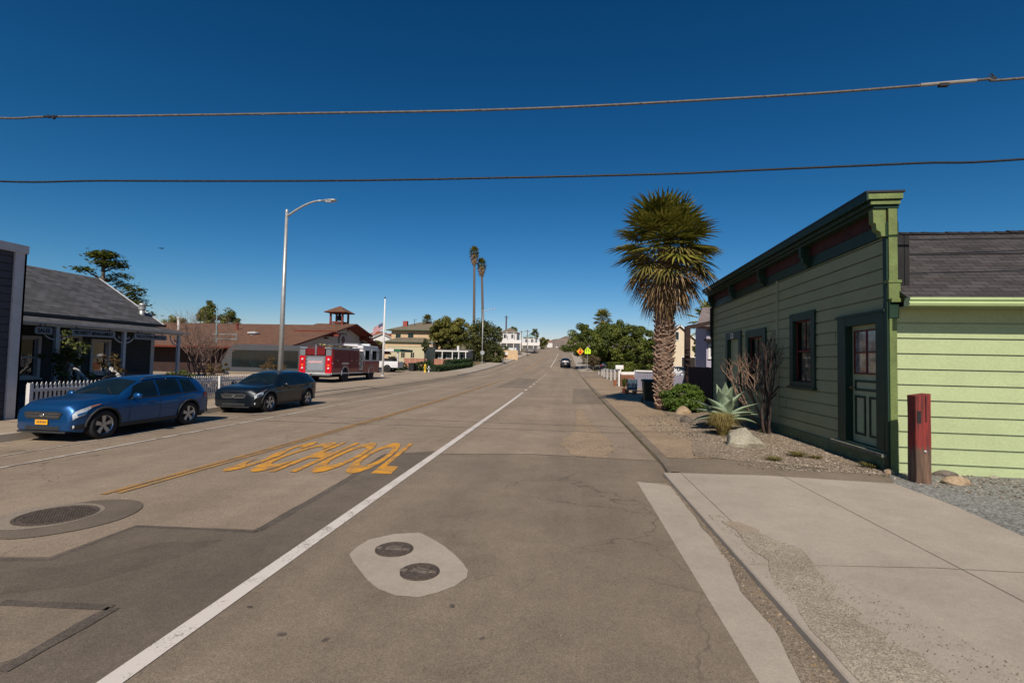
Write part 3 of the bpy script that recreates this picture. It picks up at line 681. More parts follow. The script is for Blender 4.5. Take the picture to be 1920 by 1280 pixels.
    e2, e3 = Sd(.13, -5.6, 3.26), Sd(12.5, -5.6, 3.26)
    rf = roofslab('roof', (e0, e1, r1, r0), .06, SHG, t, DGRN)
    roofslab('roof', (e2, e3, r1+Vector((0,.001,0)), r0+Vector((0,.001,0))), .06, SHG, t, DGRN)
    for k, dz in ((.88,.014),(.62,.012)):   # two lap lines high on the slope
        a, b = e0.lerp(r0, k), e1.lerp(r1, k); m = MB(); m.bar(a+Vector((0,0,.012)), b+Vector((0,0,.012)), .05, .022); m.build('roof_lap', DARKM, rf)
    m = MB(); rr = random.Random(4)
    for i in range(50):
        u = .2+i*.25; T = .02*rr.random()
        for s in (-1, 1): m.add([Sd(u, -2.62, 5.22+T), Sd(u+.27, -2.62, 5.205+T), Sd(u+.27, -2.62+s*.13, 5.12+T), Sd(u, -2.62+s*.13, 5.13+T)], [(0,1,2,3)])
    m.build('ridge_cap', SHG, rf)
    m = MB(); F.box(m, 5.1, LN, -6.2, -.28, 3.15, 3.3); m.build('flat_roof', SHG, t)
    m = MB(); pr = [(.36,3.13),(.50,3.13),(.52,3.17),(.50,3.20),(.53,3.23),(.53,3.27),(.40,3.27),(.36,3.20)]
    m.prism([Sd(.03, d, z) for d, z in pr], Sd.u*12.4); m.build('gutter', M('pale_green_gutter', (.40,.49,.24), .45, .05, 4), t)
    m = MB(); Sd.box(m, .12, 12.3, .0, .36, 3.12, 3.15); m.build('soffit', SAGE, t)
    m = MB(); F.box(m, LN-.02, LN+.08, -.05, .06, .1, 4.6); m.build('corner_board', DGRN, t)
    m = MB(); m.tube([F(LN+.03,.10,4.5), F(LN+.03,.10,3.3), F(LN+.03,.04,3.1), F(LN+.03,.04,.3)], .04, 8); m.build('downpipe', DARKM, t)
    return t
make_shop()
# ------------------------------------------------------------------ red post
def red_post():
    x, y = G(1733, 908, 0, gz); y += .1
    t = thing('wooden_post', 'thick red painted square timber post, bare wood below, before the pale green wall', 'post', (x, y, .05), -.05)
    m = MB(); n = 14; w_ = .118; h = 1.55; vs = []; fs = []
    prof = []
    for s in range(4):
        for i in range(8): prof.append((s, i/8))
    rr = random.Random(2); N = len(prof)
    for j in range(n+1):
        for (s, f) in prof:
            e = f*2-1; q = {0:(e,-1),1:(1,e),2:(-e,1),3:(-1,-e)}[s]; r = 1-.06*max(0, abs(e)-.85)/.15
            d = 1-.05*mnoise.noise(Vector((q[0]*3, q[1]*3, j*.15)))
            if s == 0 and .55 < f < .7 and j > 4: d *= .93
            zz = h*j/n+(.02*q[0]+.012*mnoise.noise(Vector((q[0]*4, q[1]*4, 5))) if j == n else 0)
            vs.append(Vector((q[0]*w_*r*d, q[1]*w_*r*d, zz)))
        for i in range(N):
            if j < n: fs.append((j*N+i, j*N+(i+1)%N, (j+1)*N+(i+1)%N, (j+1)*N+i))
    fs.append(tuple(n*N+i for i in range(N)))
    T = WM(t); m.add([T @ v for v in vs], fs)
    mt = bpy.data.materials.new('peeling_red_timber'); mt.use_nodes = True; nn = mt.node_tree; L = nn.links; b = nn.nodes['Principled BSDF']; b.inputs['Roughness'].default_value = .85
    tc = nn.nodes.new('ShaderNodeTexCoord'); mp = nn.nodes.new('ShaderNodeMapping'); mp.inputs['Scale'].default_value = (22,22,1.6); L.new(tc.outputs['Object'], mp.inputs[0])
    n1 = nn.nodes.new('ShaderNodeTexNoise'); n1.inputs['Scale'].default_value = 1.; n1.inputs['Detail'].default_value = 8; n1.inputs['Roughness'].default_value = .65; L.new(mp.outputs[0], n1.inputs[0])
    sx = nn.nodes.new('ShaderNodeSeparateXYZ'); L.new(tc.outputs['Object'], sx.inputs[0])
    red = nn.nodes.new('ShaderNodeValToRGB'); red.color_ramp.elements[0].position=.32; red.color_ramp.elements[0].color=(.05,.016,.012,1); red.color_ramp.elements[1].position=.62; red.color_ramp.elements[1].color=(.27,.028,.022,1); L.new(n1.outputs[0], red.inputs[0])
    wd = nn.nodes.new('ShaderNodeValToRGB'); wd.color_ramp.elements[0].position=.32; wd.color_ramp.elements[0].color=(.035,.022,.016,1); wd.color_ramp.elements[1].position=.68; wd.color_ramp.elements[1].color=(.19,.11,.07,1); L.new(n1.outputs[0], wd.inputs[0])
    ad = nn.nodes.new('ShaderNodeMath'); ad.operation='MULTIPLY_ADD'; ad.inputs[1].default_value=.5; L.new(n1.outputs[0], ad.inputs[0]); L.new(sx.outputs[2], ad.inputs[2])
    mr = nn.nodes.new('ShaderNodeMapRange'); mr.inputs[1].default_value=.86; mr.inputs[2].default_value=.96; L.new(ad.outputs[0], mr.inputs[0])
    mx = nn.nodes.new('ShaderNodeMix'); mx.data_type='RGBA'; L.new(mr.outputs[0], mx.inputs['Factor']); L.new(wd.outputs[0], mx.inputs['A']); L.new(red.outputs[0], mx.inputs['B']); L.new(mx.outputs['Result'], b.inputs['Base Color'])
    bp = nn.nodes.new('ShaderNodeBump'); bp.inputs['Strength'].default_value=.6; bp.inputs['Distance'].default_value=.02; L.new(n1.outputs[0], bp.inputs['Height']); L.new(bp.outputs[0], b.inputs['Normal'])
    m.build('timber', mt, t)
    m = MB(); m.box(T @ Vector((-.10,-.124,1.08)), T @ Vector((-.04,-.105,1.28))); m.build('notch', DARKIN, t)
    m = MB(); m.box(T @ Vector((.03,-.121,1.10)), T @ Vector((.042,-.114,1.54))); m.build('crack', DARKIN, t)
    m = MB(); m.lathe([(0,0),(.018,.003),(.022,.012),(.0,.02)], (0,0,0), 10); m.v = [T @ Vector((.015+p.x, -.117-p.z, .62+p.y)) for p in m.v]; m.build('bolt', STEEL, t)
red_post()
# ------------------------------------------------------------------ rocks
RK = M('granite', (.27,.245,.185), .9, .2, 3, .5, scale2=24, var2=.25)
RKO = M('ochre_rock', (.33,.24,.15), .9, .3, 3, .5, scale2=20, var2=.2)
RKD = M('dark_rock', (.11,.09,.075), .9, .3, 4, .5, scale2=20, var2=.2)
def rock(px, py, r, mat, label, seed, dz=.3):
    x, y = G(px, py, 0, gz); m = MB(); m.rock((x, y, gz(x,y)+r[2]*dz), r, seed); o = m.build('rock', mat, smooth=False)
    tag(smooth_angle(o, 22), label, 'rock'); return o
rock(1397, 836, (.54,.36,.33), RK, 'large angular grey boulder in front of the yellow grass tuft', 3)
rock(1281, 776, (.36,.3,.26), RKO, 'tan pointed rock leaning at the foot of the round green bush', 8)
rock(1290, 792, (.26,.24,.18), RKD, 'small mottled grey rock just in front of the tan rock', 5)
rock(1321, 797, (.34,.22,.20), RKD, 'dark brown slanted rock left of the spiky agave', 12)
rock(1797, 909, (.24,.13,.09), RKO, 'pale flat rock lying right of the red post', 15, .6)
rock(1770, 893, (.22,.10,.07), RKD, 'low brown rock against the pale green wall behind the red post', 16, .6)
rock(1668, 889, (.09,.07,.07), RKO, 'small rock at the dark corner board of the green shop', 17, .6)
rock(1862, 897, (.09,.06,.035), RK, 'thin pale stone on the grey gravel near the right edge of the view', 18, .6)
# ------------------------------------------------------------------ plants
PG = leafmat('palm_green', [(.035,.044,.008),(.14,.14,.02),(.28,.25,.05)], .42, .2, 1.5)
PT = leafmat('palm_dead', [(.07,.040,.018),(.22,.14,.065),(.38,.27,.155)], .8, .15, 2)
PM = leafmat('palm_yellowing', [(.06,.06,.014),(.18,.15,.03),(.26,.20,.06)], .6, .2, 2)
BOOT = M('palm_boots', (.25,.165,.12), .9, .35, 6, .3, scale2=30, var2=.3)
BARK = M('bark', (.13,.10,.075), .95, .25, 6, .4, scale2=30, var2=.2)
BARKR = M('red_brown_bark', (.20,.13,.09), .9, .35, 5, .3, scale2=30, var2=.3)
def fan(m, base, d, up, pet, L, nseg, spread, droop, k=0, rnd=random, wid=1.05, green_droop=.3):
    """one fan frond: petiole, then folded segments fanning out from the hastula"""
    d = d.normalized(); side = d.cross(up)
    side = side.normalized() if side.length > 1e-4 else Vector((1,0,0)); nr = side.cross(d).normalized()
    p0 = base; mid = base+d*pet*.6+Vector((0,0,-droop*pet*.1)); tip = base+d*pet+Vector((0,0,-droop*pet*.3))
    m.tube([p0, mid, tip], [.024,.018,.012], 4, k, False)
    dd = (tip-mid).normalized(); side = dd.cross(nr).normalized(); dth = spread/(nseg-1)
    for i in range(nseg):
        a = (i/(nseg-1)-.5)*spread; ln = L*(1-.22*abs(a/(spread/2))**2)*rnd.uniform(.92,1.05); jt = rnd.uniform(-.04,.04)
        v = dd*math.cos(a+jt)+side*math.sin(a+jt); n2 = nr; q = []; rd = rnd.uniform(.6,1.3)
        px_ = v.cross(n2).normalized(); full = .46*ln*math.tan(dth/2)*2*wid
        for (t, ww) in ((.03,.08),(.46,1.),(.74,.60),(1.,.05)):
            dr = droop*(t**2.6)*ln*.75*rd; c = tip+v*ln*t*(1-.25*droop*t*t)+Vector((0,0,-dr))+n2*(.04*math.sin(i*3.1)*t*ln)
            fold = n2*full*ww*(.30 if i % 2 else -.30); q.append((c-px_*full*ww*.5, c+px_*full*ww*.5+fold))
        for (a1, b1), (a2, b2) in zip(q, q[1:]): m.quad(a1, b1, b2, a2, k)
def fan_palm(base, H, rtr, crown_r, ng, nm, nd, label, seed, name='fan_palm', lean=(0,0), nseg=22, boots=True, dead_len=1., group=None, skirt=1.6):
    rnd = random.Random(seed); base = Vector(base)
    t = thing(name, label, 'palm tree', base, 0, group); top = base+Vector((lean[0], lean[1], H))
    def tr(z): f = max(0, z/H); return base+Vector((lean[0]*f**1.5, lean[1]*f**1.5, z))
    m = MB(); n = 14; rad = [rtr(z/H) for z in [H*i/n for i in range(n+1)]]
    m.tube([tr(H*i/n)-Vector((0,0,.1 if i == 0 else 0)) for i in range(n+1)], rad, 14); m.build('trunk', BARK, t, smooth=True)
    if boots:
        m = MB(); row = 0; z = .05
        while z < H*.98:
            r = rtr(z/H); cnt = 11
            for i in range(cnt):
                a = 2*math.pi*(i+(row%2)*.5+rnd.uniform(-.33,.33))/cnt; o = Vector((math.cos(a), math.sin(a), 0)); s = Vector((-o.y, o.x, 0)); c = tr(z+rnd.uniform(-.055,.055))
                w_ = r*.33*rnd.uniform(.55,1.3); ln = rnd.uniform(.07,.23)*(1+.9*max(0, z/H-.45)); ou = rnd.uniform(.03,.15)*(1+.5*(z/H))
                A = c+o*(r*.92)-s*w_; B = c+o*(r*.92)+s*w_; Cc = c+o*(r+ou)+Vector((0,0,ln))+s*w_*.45; D = c+o*(r+ou)+Vector((0,0,ln))-s*w_*.45
                E_ = c+o*(r*.9)+Vector((0,0,ln*.4))-s*w_*.8; Fq = c+o*(r*.9)+Vector((0,0,ln*.4))+s*w_*.8; Z = Vector((0,0,.035))
                m.add([A,B,Cc,D,E_,Fq,Cc+Z-o*.03,D+Z-o*.03], [(0,1,2,3),(4,7,6,5),(0,3,7,4),(1,5,6,2),(2,6,7,3)])
            z += .092; row += 1
        m.build('leaf_bases', BOOT, t)
    heart = top
    def crown(nf, e0, e1, pet, L, droop, part, mat, z0, z1, spread, segs):
        m = MB()
        for i in range(nf):
            f = (i+.5)/nf; az = i*2.39996+rnd.uniform(-.25,.25); el = e0+(e1-e0)*f+rnd.uniform(-.12,.12)
            d = Vector((math.cos(az)*math.cos(el), math.sin(az)*math.cos(el), math.sin(el)))
            up = Vector((-math.cos(az)*math.sin(el), -math.sin(az)*math.sin(el), math.cos(el)))
            fan(m, heart+Vector((0,0,z0+(z1-z0)*f)), d, up, pet*rnd.uniform(.75,1.2)*crown_r, L*rnd.uniform(.85,1.12)*crown_r, segs, spread, droop*rnd.uniform(.7,1.3), 0, rnd)
        return m.build(part, mat, t, recalc=False)
    crown(ng, 1.38, -.28, .50, .55, .16, 'green_fronds', PG, .35, .0, 3.9, nseg)
    crown(nm, .15, -.55, .46, .52, .35, 'yellowing_fronds', PM, .0, -.3, 3.4, nseg)
    if nd:
        m = MB()
        for i in range(nd):
            f = i/nd; az = i*2.39996; el = -.55-.75*f+rnd.uniform(-.12,.12); z = -.1-skirt*f
            d = Vector((math.cos(az)*math.cos(el), math.sin(az)*math.cos(el), math.sin(el))); up = Vector((math.cos(az)*.9, math.sin(az)*.9, math.cos(el)))
            p = tr(H+z)+Vector((math.cos(az), math.sin(az), 0))*rtr(1)*.8
            fan(m, p, d, up, .44*crown_r*(1-.25*f), .52*crown_r*dead_len, nseg, 2.7 if f < .6 else 2.1, .35, 0, rnd, 1.0)
        m.build('dead_fronds', PT, t, recalc=False)
    return t
bx, by = G(1243, 768, 0, gz)
fan_palm((bx, by, gz(bx, by)), 6.8, lambda f: (.29+.07*math.sin(min(1,f*1.8)*math.pi*.6))*(1-.45*max(0, f-.35)), 2.4, 58, 18, 24,
    'big fan palm with shaggy tan dead fronds on the kerb side of the green shop', 5, nseg=24, lean=(.1,0), skirt=.95)
def clump_tree(name, label, base, ctr, rad, nclump, nleaf, ls, mat, seed, trunk_r=.25, cat='tree', group=None, flat=.8, limbs=7, clr=.30, shell=.55, barkm=None, spiky=0., part='crown', lump=None):
    rnd = random.Random(seed); base = Vector(base); ctr = Vector(ctr); rad = Vector(rad)
    t = thing(name, label, cat, base, 0, group); cl = []
    for i in range(nclump):
        while 1:
            d = Vector((rnd.uniform(-1,1), rnd.uniform(-1,1), rnd.uniform(-1,1)))
            if .05 < d.length < 1: break
        d = d.normalized()*(shell+(1-shell)*rnd.random())*(.84+.22*mnoise.noise(d.normalized()*1.9+Vector((seed,0,0)))*2)
        cl.append((ctr+Vector((d.x*rad.x, d.y*rad.y, d.z*rad.z)), clr*min(rad.x, rad.z)*rnd.uniform(.6,1.3)))
    m = MB(); tp = ctr-Vector((0,0,rad.z*.35))
    if trunk_r:
        m.tube([base-Vector((0,0,.15)), base.lerp(tp,.5)+Vector((rnd.uniform(-.1,.1)*rad.x*.3,0,0)), tp], [trunk_r*1.2, trunk_r*.8, trunk_r*.5], 8)
        for i in range(limbs):
            c = cl[i*len(cl)//max(1, limbs)][0]; s = base.lerp(tp, rnd.uniform(.45,.95)); md = s.lerp(c,.5)+Vector((0,0,.08*rad.z))
            m.tube([s, md, c], [trunk_r*.4, trunk_r*.25, trunk_r*.08], 5)
        m.build('trunk', barkm or BARK, t, smooth=True)
    m = MB(); per = max(1, nleaf//nclump)
    for c, r in cl:
        for _ in range(per):
            v = Vector((rnd.gauss(0,1), rnd.gauss(0,1), rnd.gauss(0,1))).normalized(); rr_ = r*rnd.random()**.4
            p = c+Vector((v.x, v.y, v.z*flat))*rr_
            n = (v+Vector((rnd.uniform(-.8,.8), rnd.uniform(-.8,.8), rnd.uniform(-.2,1.)))).normalized(); a = n.orthogonal().normalized(); a = (a*math.cos(rnd.uniform(0,6.3))+n.cross(a)*math.sin(rnd.uniform(0,6.3))).normalized()
            b = n.cross(a)*ls*rnd.uniform(.5,.9); a = a*ls*rnd.uniform(.8,1.4)*(1+spiky)
            m.add([p-a*.5, p+b*.35-a*.05, p+a*.55+n*ls*.1, p-b*.35-a*.05], [(0,1,2,3)])
    m.build(part, mat, t, recalc=False); return t
BUSH = leafmat('box_bush_leaves', [(.03,.055,.008),(.09,.15,.018),(.16,.24,.035)], .5, .3, 6)
x, y = G(1284, 775, 0, gz)
clump_tree('round_bush', 'dense round bright green bush between the palm trunk and the agave', (x,y+.5,gz(x,y)), (x+.02,y+.62,.62), (1.0,.85,.66), 480, 27000, .072, BUSH, 3, .05, 'bush', clr=.17, shell=.72, limbs=3)
def agave():
    x, y = G(1362, 812, 0, gz); x += .12; y += .55; t = thing('agave', 'large grey-green agave with broad pointed leaves behind the yellow grass tuft', 'agave', (x, y, .12)); rnd = random.Random(4)
    am = M('agave_leaf', (.23,.29,.19), .55, .14, 2.5, scale2=14, var2=.08)
    L = [(-1.15,.38,1.05),(-.86,.75,1.0),(-.42,.95,1.1),(-.12,1.15,1.2),(.22,1.05,1.15),(.55,.85,1.15),(.95,.55,1.1),(1.25,.28,1.05),(1.5,.02,.95),(-1.45,.05,.9),(.05,.65,.9),(-.6,.45,.95),(.75,.35,.9)]
    for i, (az, el, ln) in enumerate(L+[(a+3.14, e, l) for a, e, l in L[::2]]):
        d = Vector((math.sin(az)*math.cos(el), -math.cos(az)*math.cos(el)*.55, math.sin(el))).normalized()
        s = d.cross(Vector((0,0,1))).normalized(); n = s.cross(d); m = MB(); vs = []; base = Vector((x, y, .42)); N = 10; ln *= 1.02
        for j in range(N+1):
            f = j/N; w_ = 1.9*(.045+.085*math.sin(math.pi*min(1,(f*.9+.12)))**1.)*(1-f**3.5)+.002
            c = base+d*ln*f+Vector((0,0,-.10*f*f*ln*math.cos(el)))+n*(.05*math.sin(f*3))
            vs += [c-s*w_+n*w_*.35, c-s*w_*.5+n*.0, c, c+s*w_*.5, c+s*w_+n*w_*.35]
            vs += [c-n*(.022*(1-f)+.003)]
        for j in range(N):
            for k in range(4): m.f.append((j*6+k, j*6+k+1, (j+1)*6+k+1, (j+1)*6+k))
            m.f.append((j*6, (j+1)*6, (j+1)*6+5, j*6+5)); m.f.append((j*6+4, j*6+5, (j+1)*6+5, (j+1)*6+4))
        m.v = vs; m.mi = [0]*len(m.f); o = m.build('leaf', am, t, smooth=True)
    m = MB(); m.tube([(x,y,.05),(x,y,.55)], [.12,.08], 10); m.build('stem', M('agave_stem', (.30,.24,.14), .8, .2, 12), t)
agave()
def tuft(px, py, h, r, n, cols, label, seed, name='grass_tuft', dy=.1):
    x, y = G(px, py, 0, gz); y += dy; rnd = random.Random(seed); m = MB(); z = gz(x, y)
    for i in range(n):
        a = rnd.uniform(0,6.28); q = rnd.random()**.6; b = Vector((x+math.cos(a)*r*.22*q, y+math.sin(a)*r*.22*q, z)); o = Vector((math.cos(a), math.sin(a), 0))*r*q*rnd.uniform(.5,1.2); H = h*rnd.uniform(.6,1.1)
        s = Vector((-math.sin(a), math.cos(a), 0))*.004; p1 = b+o*.35+Vector((0,0,H*.6)); p2 = b+o*.8+Vector((0,0,H*.92)); p3 = b+o*1.25+Vector((0,0,H*.8*rnd.uniform(.5,1.1)))
        m.add([b-s, b+s, p1+s, p1-s, p2+s*.7, p2-s*.7, p3], [(0,1,2,3),(3,2,4,5),(5,4,6)])
    o = m.build(name, leafmat('grass_'+str(seed), cols, .7, .3, 9), recalc=False); return tag(o, label, 'grass')
tuft(1357, 818, .62, .42, 1500, [(.10,.09,.03),(.28,.22,.07),(.42,.33,.13)], 'yellow-green feathery grass tuft between the agave and the big boulder', 1)
for i, (px, py, s, l) in enumerate(((1500,858,.16,'low olive weed on the gravel below the shop window'),(1455,866,.12,'small dark weed nearest the driveway corner'),(1640,880,.15,'thin yellow weed against the skirting under the near door'),(1437,812,.12,'bright green weed at the foot of the bare shrubs'),(1535,862,.10,'tiny dry weed on the gravel right of the olive weed'),(1340,812,.10,'small weed left of the yellow tuft'))):
    tuft(px, py, s*.7, s*1.6, 260, [(.05,.06,.015),(.16,.14,.04),(.26,.20,.07)], l, 10+i, 'weed')
def bare(name, label, base, H, spread, seed, mat, n0=5, depth=5, r0=.045, cat='bush', lean=(0,0), upw=.35, twist=.5, thin=.66, kids=(2,3)):
    rnd = random.Random(seed); t = thing(name, label, cat, base); m = MB()
    def grow(p, d, L, r, k):
        pts = [p]; q = p
        for i in range(3):
            d = (d+Vector((rnd.uniform(-1,1), rnd.uniform(-1,1), rnd.uniform(-.4,1)*.6))*twist*.35).normalized(); q = q+d*L/3; pts.append(q)
        m.tube(pts, [r, r*.9, r*.8, r*.68], 5 if k > 2 else 4, 0, False)
        if k > 0:
            for _ in range(rnd.randint(*kids)):
                e = (d+Vector((rnd.uniform(-1,1), rnd.uniform(-1,1), rnd.uniform(-.5,.9)+upw))*.75).normalized()
                grow(pts[rnd.choice((2,3,3))], e, L*thin*rnd.uniform(.8,1.25), r*.62, k-1)
    for i in range(n0):
        a = 6.28*i/n0+rnd.uniform(-.4,.4); d = Vector((math.cos(a)*spread+lean[0], math.sin(a)*spread+lean[1], 1)).normalized()
        grow(Vector(base)+Vector((math.cos(a)*.08, math.sin(a)*.08, -.05)), d, H*.40, r0*rnd.uniform(.7,1.2), depth)
    m.build('branches', mat, t, smooth=True, recalc=False); return t
x, y = G(1438, 806, 0, gz); bare('bare_shrub', 'bare many-stemmed shrub catching the sun in front of the green shop', (x-.0, y+.0, .12), 2.5, .34, 6, BARKR, 4, 4, .048, lean=(-.25,.0), upw=.5)
bare('bare_shrub', 'darker bare shrub hard against the green shop wall', (5.70, y-.8, .12), 2.6, .13, 9, M('grey_brown_bark', (.06,.042,.035), .95, .3, 6, .3), 4, 4, .045, upw=.8, twist=.45)
# ------------------------------------------------------------------ cars
def interp(T, x):
    if x <= T[0][0]: return T[0][1]
    for i in range(len(T)-1):
        a, b = T[i], T[i+1]
        if x <= b[0]:
            m = lambda k: 0 if k <= 0 or k >= len(T)-1 else (T[k+1][1]-T[k-1][1])/(T[k+1][0]-T[k-1][0])
            h = b[0]-a[0]; t = (x-a[0])/h
            s = [(T[j+1][1]-T[j][1])/(T[j+1][0]-T[j][0]) for j in range(len(T)-1)]
            def mm(k):
                if k <= 0: return s[0]
                if k >= len(T)-1: return s[-1]
                return 0 if s[k-1]*s[k] <= 0 else 2*s[k-1]*s[k]/(s[k-1]+s[k])
            t2, t3 = t*t, t*t*t
            return (2*t3-3*t2+1)*a[1]+(t3-2*t2+t)*h*mm(i)+(-2*t3+3*t2)*b[1]+(t3-t2)*h*mm(i+1)
    return T[-1][1]
def carpaint(name, col, fl=.5):
    m = bpy.data.materials.new(name); m.use_nodes = True; n = m.node_tree; b = n.nodes['Principled BSDF']; L = n.links
    b.inputs['Roughness'].default_value = .34; b.inputs['Metallic'].default_value = fl; b.inputs['Coat Weight'].default_value = .45; b.inputs['Coat Roughness'].default_value = .04
    tc = n.nodes.new('ShaderNodeTexCoord'); t = n.nodes.new('ShaderNodeTexNoise'); t.inputs['Scale'].default_value = 3; t.inputs['Detail'].default_value = 5; L.new(tc.outputs['Object'], t.inputs[0])
    r = n.nodes.new('ShaderNodeValToRGB'); c = Vector(col); r.color_ramp.elements[0].color = (*(c*.88), 1); r.color_ramp.elements[1].color = (*(c*1.12), 1); L.new(t.outputs[0], r.inputs[0]); L.new(r.outputs[0], b.inputs['Base Color'])
    return m
CHR = M('bright_metal', (.55,.55,.56), .18, .08, 5, metal=.9); PLAS = M('black_plastic', (.028,.029,.031), .6, .15, 8)
CGL = M('car_glass', (.006,.012,.014), .04, .3, 2, spec=.42); LENS = M('headlamp_lens', (.60,.62,.64), .12, .25, 16, spec=.9); AMB = M('amber_lens', (.75,.20,.02), .2, .1, 9, spec=.7); REDL = M('red_lens', (.30,.012,.015), .2, .15, 9, spec=.7)
RIMM = M('alloy', (.46,.46,.47), .3, .08, 9, metal=.7); SEAT = M('seat_cloth', (.10,.09,.08), .9, .2, 5)
def make_car(name, label, paint, L=4.45, W=1.78, H=1.60, wb=2.64, fo=.88, R=.345, group=None, clad=.09, plate=None, rails=False, spokes=5, back=False, boxy=0., grille='slats'):
    t = thing(name, label, 'car', group=group); sc = L/4.45; hz = H/1.60
    TOP = [(0,.72),(.03,.86),(.12,.945),(.35,1.01),(.8,1.06),(1.18,1.09),(1.5,1.28),(1.95,1.515),(2.5,1.59),(3.1,1.60),(3.7,1.56),(4.06,1.49),(4.30,1.19),(4.39,1.02),(4.44,.85),(4.45,.6)]
    BELT = [(0,.62),(.1,.79),(.35,.89),(1.18,.97),(2.5,.985),(3.5,1.03),(4.0,1.06),(4.25,1.03),(4.40,.90),(4.45,.52)]
    WE = [(0,.52),(.12,.64),(.35,.69),(1.18,.72),(1.55,.665),(1.95,.60),(3.5,.575),(4.02,.57),(4.3,.64),(4.45,.55)]
    PL = [(0,.76),(.05,.84),(.15,.90),(.40,.96),(.9,1),(3.5,1),(4.0,.97),(4.25,.92),(4.4,.84),(4.45,.76)]
    ws = [fo, fo+wb/sc]
    def low(x):
        z = interp([(0,.30),(.25,.24),(.8,.27),(3.6,.27),(4.2,.32),(4.45,.40)], x); RA = R+.055
        for c in ws:
            d = abs(x-c)*sc
            if d < RA: z = max(z, R/hz+math.sqrt(RA*RA-d*d)/hz)
        return z
    def P(x, part, s, side=1):
        """part 0 lower side, 1 glasshouse side, 2 top towards the centre line"""
        p = interp(PL, x); zb = interp(BELT, x); zt = interp(TOP, x); ze = zb+(zt-zb)*.86; we = interp(WE, x); zl = low(x); wm = .89
        if part == 0:
            z = zl+(min(zb, zt-.01)-zl)*s; q = (z-.25)/max(.1,(zb-.25)); w_ = wm*(1-.035*(1-q)**2*2-.055*max(0,q-.55)**1.3*2.2)+.012*math.exp(-((q-.72)/.06)**2)
            for c in ws: w_ += .018*math.exp(-(((x-c)*sc)/(R*1.15))**4)*max(0,1-abs(z-R)/.5)
            w_ *= p
        elif part == 1:
            wb_ = P(x, 0, 1)[1]; z = min(zb,zt-.01)+(ze-min(zb,zt-.01))*s; w_ = wb_*(1-s)+we*p*s+.03*math.sin(s*math.pi)*(1 if x > 1.2 else .3)
        else:
            z = ze+(zt-ze)*math.sin(s*math.pi/2)**.8; w_ = we*p*(1-s)
        return Vector((x*sc-L/2, w_*W/1.78*side, z*hz))
    XS = sorted(set([0,.015,.03,.06,.09,.12,.2,.28,.35]+[round(.35+i*.06,3) for i in range(66)]+[4.28,4.33,4.38,4.41,4.44,4.45]))
    XS = [x for x in XS if x <= 4.45]
    S_ = [(0, i/9) for i in range(9)]+[(1, i/5) for i in range(5)]+[(2, i/6) for i in range(7)]
    m = MB(); row = []
    for x in XS:
        a = [P(x, p, s, 1) for p, s in S_]; b = [P(x, p, s, -1) for p, s in S_[:-1]]; row.append(a+b[::-1])
    n = len(row[0])
    for r in row: m.v += [Vector((p.x, p.y, p.z)) for p in r]
    for i in range(len(row)-1):
        for j in range(n-1): m.f.append((i*n+j, i*n+j+1, (i+1)*n+j+1, (i+1)*n+j))
    m.f.append(tuple(range(n))); m.f.append(tuple((len(row)-1)*n+j for j in range(n))[::-1]); m.mi = [0]*len(m.f)
    def flip(m):
        m.v = [Vector((-p.y, p.x, p.z)) for p in m.v]; return m     # nose to -Y
    bd = flip(m).build('body', paint, t); smooth_angle(bd, 48)
    def patch(part, x0, x1, s0, s1, off, side=1, nx=10, ns=6, m=None, fn=None, k=0):
        m = m or MB(); o = len(m.v); g = []
        for i in range(nx+1):
            for j in range(ns+1):
                x = x0+(x1-x0)*i/nx; s = s0+(s1-s0)*j/ns
                if fn: x, s = fn(i/nx, j/ns)
                p = P(x, part, s, side); e = .01
                px_ = P(min(4.449, x+e), part, s, side)-P(max(.001, x-e), part, s, side); ps = P(x, part, min(1, s+e), side)-P(x, part, max(0, s-e), side)
                nn = px_.cross(ps)
                nn = nn.normalized() if nn.length > 1e-9 else Vector((0,side,0))
                cen = Vector((p.x, 0, .8*hz)); 
                if nn.dot(p-cen) < 0: nn = -nn
                g.append(p+nn*off)
        m.v += g; fs = [(o+i*(ns+1)+j, o+i*(ns+1)+j+1, o+(i+1)*(ns+1)+j+1, o+(i+1)*(ns+1)+j) for i in range(nx) for j in range(ns)]
        m.f += fs; m.mi += [k]*len(fs); return m
    def mk(m, nm, mat, par=None, sm=True): return flip(m).build(nm, mat, par or t, smooth=sm)
    # glass
    m = patch(2, 1.24, 1.90, .06, 1, .006, 1); patch(2, 1.24, 1.90, .06, 1, .006, -1, m=m); wsx = mk(m, 'windscreen', CGL)
    for s in (.25,-.55): m = MB(); m.bar(P(1.25,2,.3,1 if s > 0 else -1)+Vector((-.01,0,.012)), P(1.45,2,.95,1)+Vector((.0,s*.35,.018)), .012, .012); mk(m, 'wiper', PLAS, wsx, False)
    m = patch(2, 4.05, 4.27, .10, 1, .006, 1); patch(2, 4.05, 4.27, .10, 1, .006, -1, m=m); mk(m, 'rear_window', CGL)
    for sd_ in (1, -1):
        for nm, a, b, f in (('side_window',1.50,2.36,lambda u,v:(1.38+(2.36-1.38)*(u*(1-v)+ (.30+.70*u)*v), .06+.86*v)),('side_window',2.43,3.20,None),('quarter_window',3.27,3.86,lambda u,v:(3.27+(.60-.16*v)*u, .08+(.80-.25*u*0)*v))):
            m = patch(1, a, b, .06, .92, .006, sd_, 10, 5, fn=f); mk(m, nm, CGL)
        m = patch(1, 1.36, 3.95, .0, .05, .008, sd_, 30, 1); mk(m, 'window_trim', PLAS)
        m = patch(0, .30, 4.20, .0, clad, .012, sd_, 90, 2); mk(m, 'sill_cladding', PLAS)
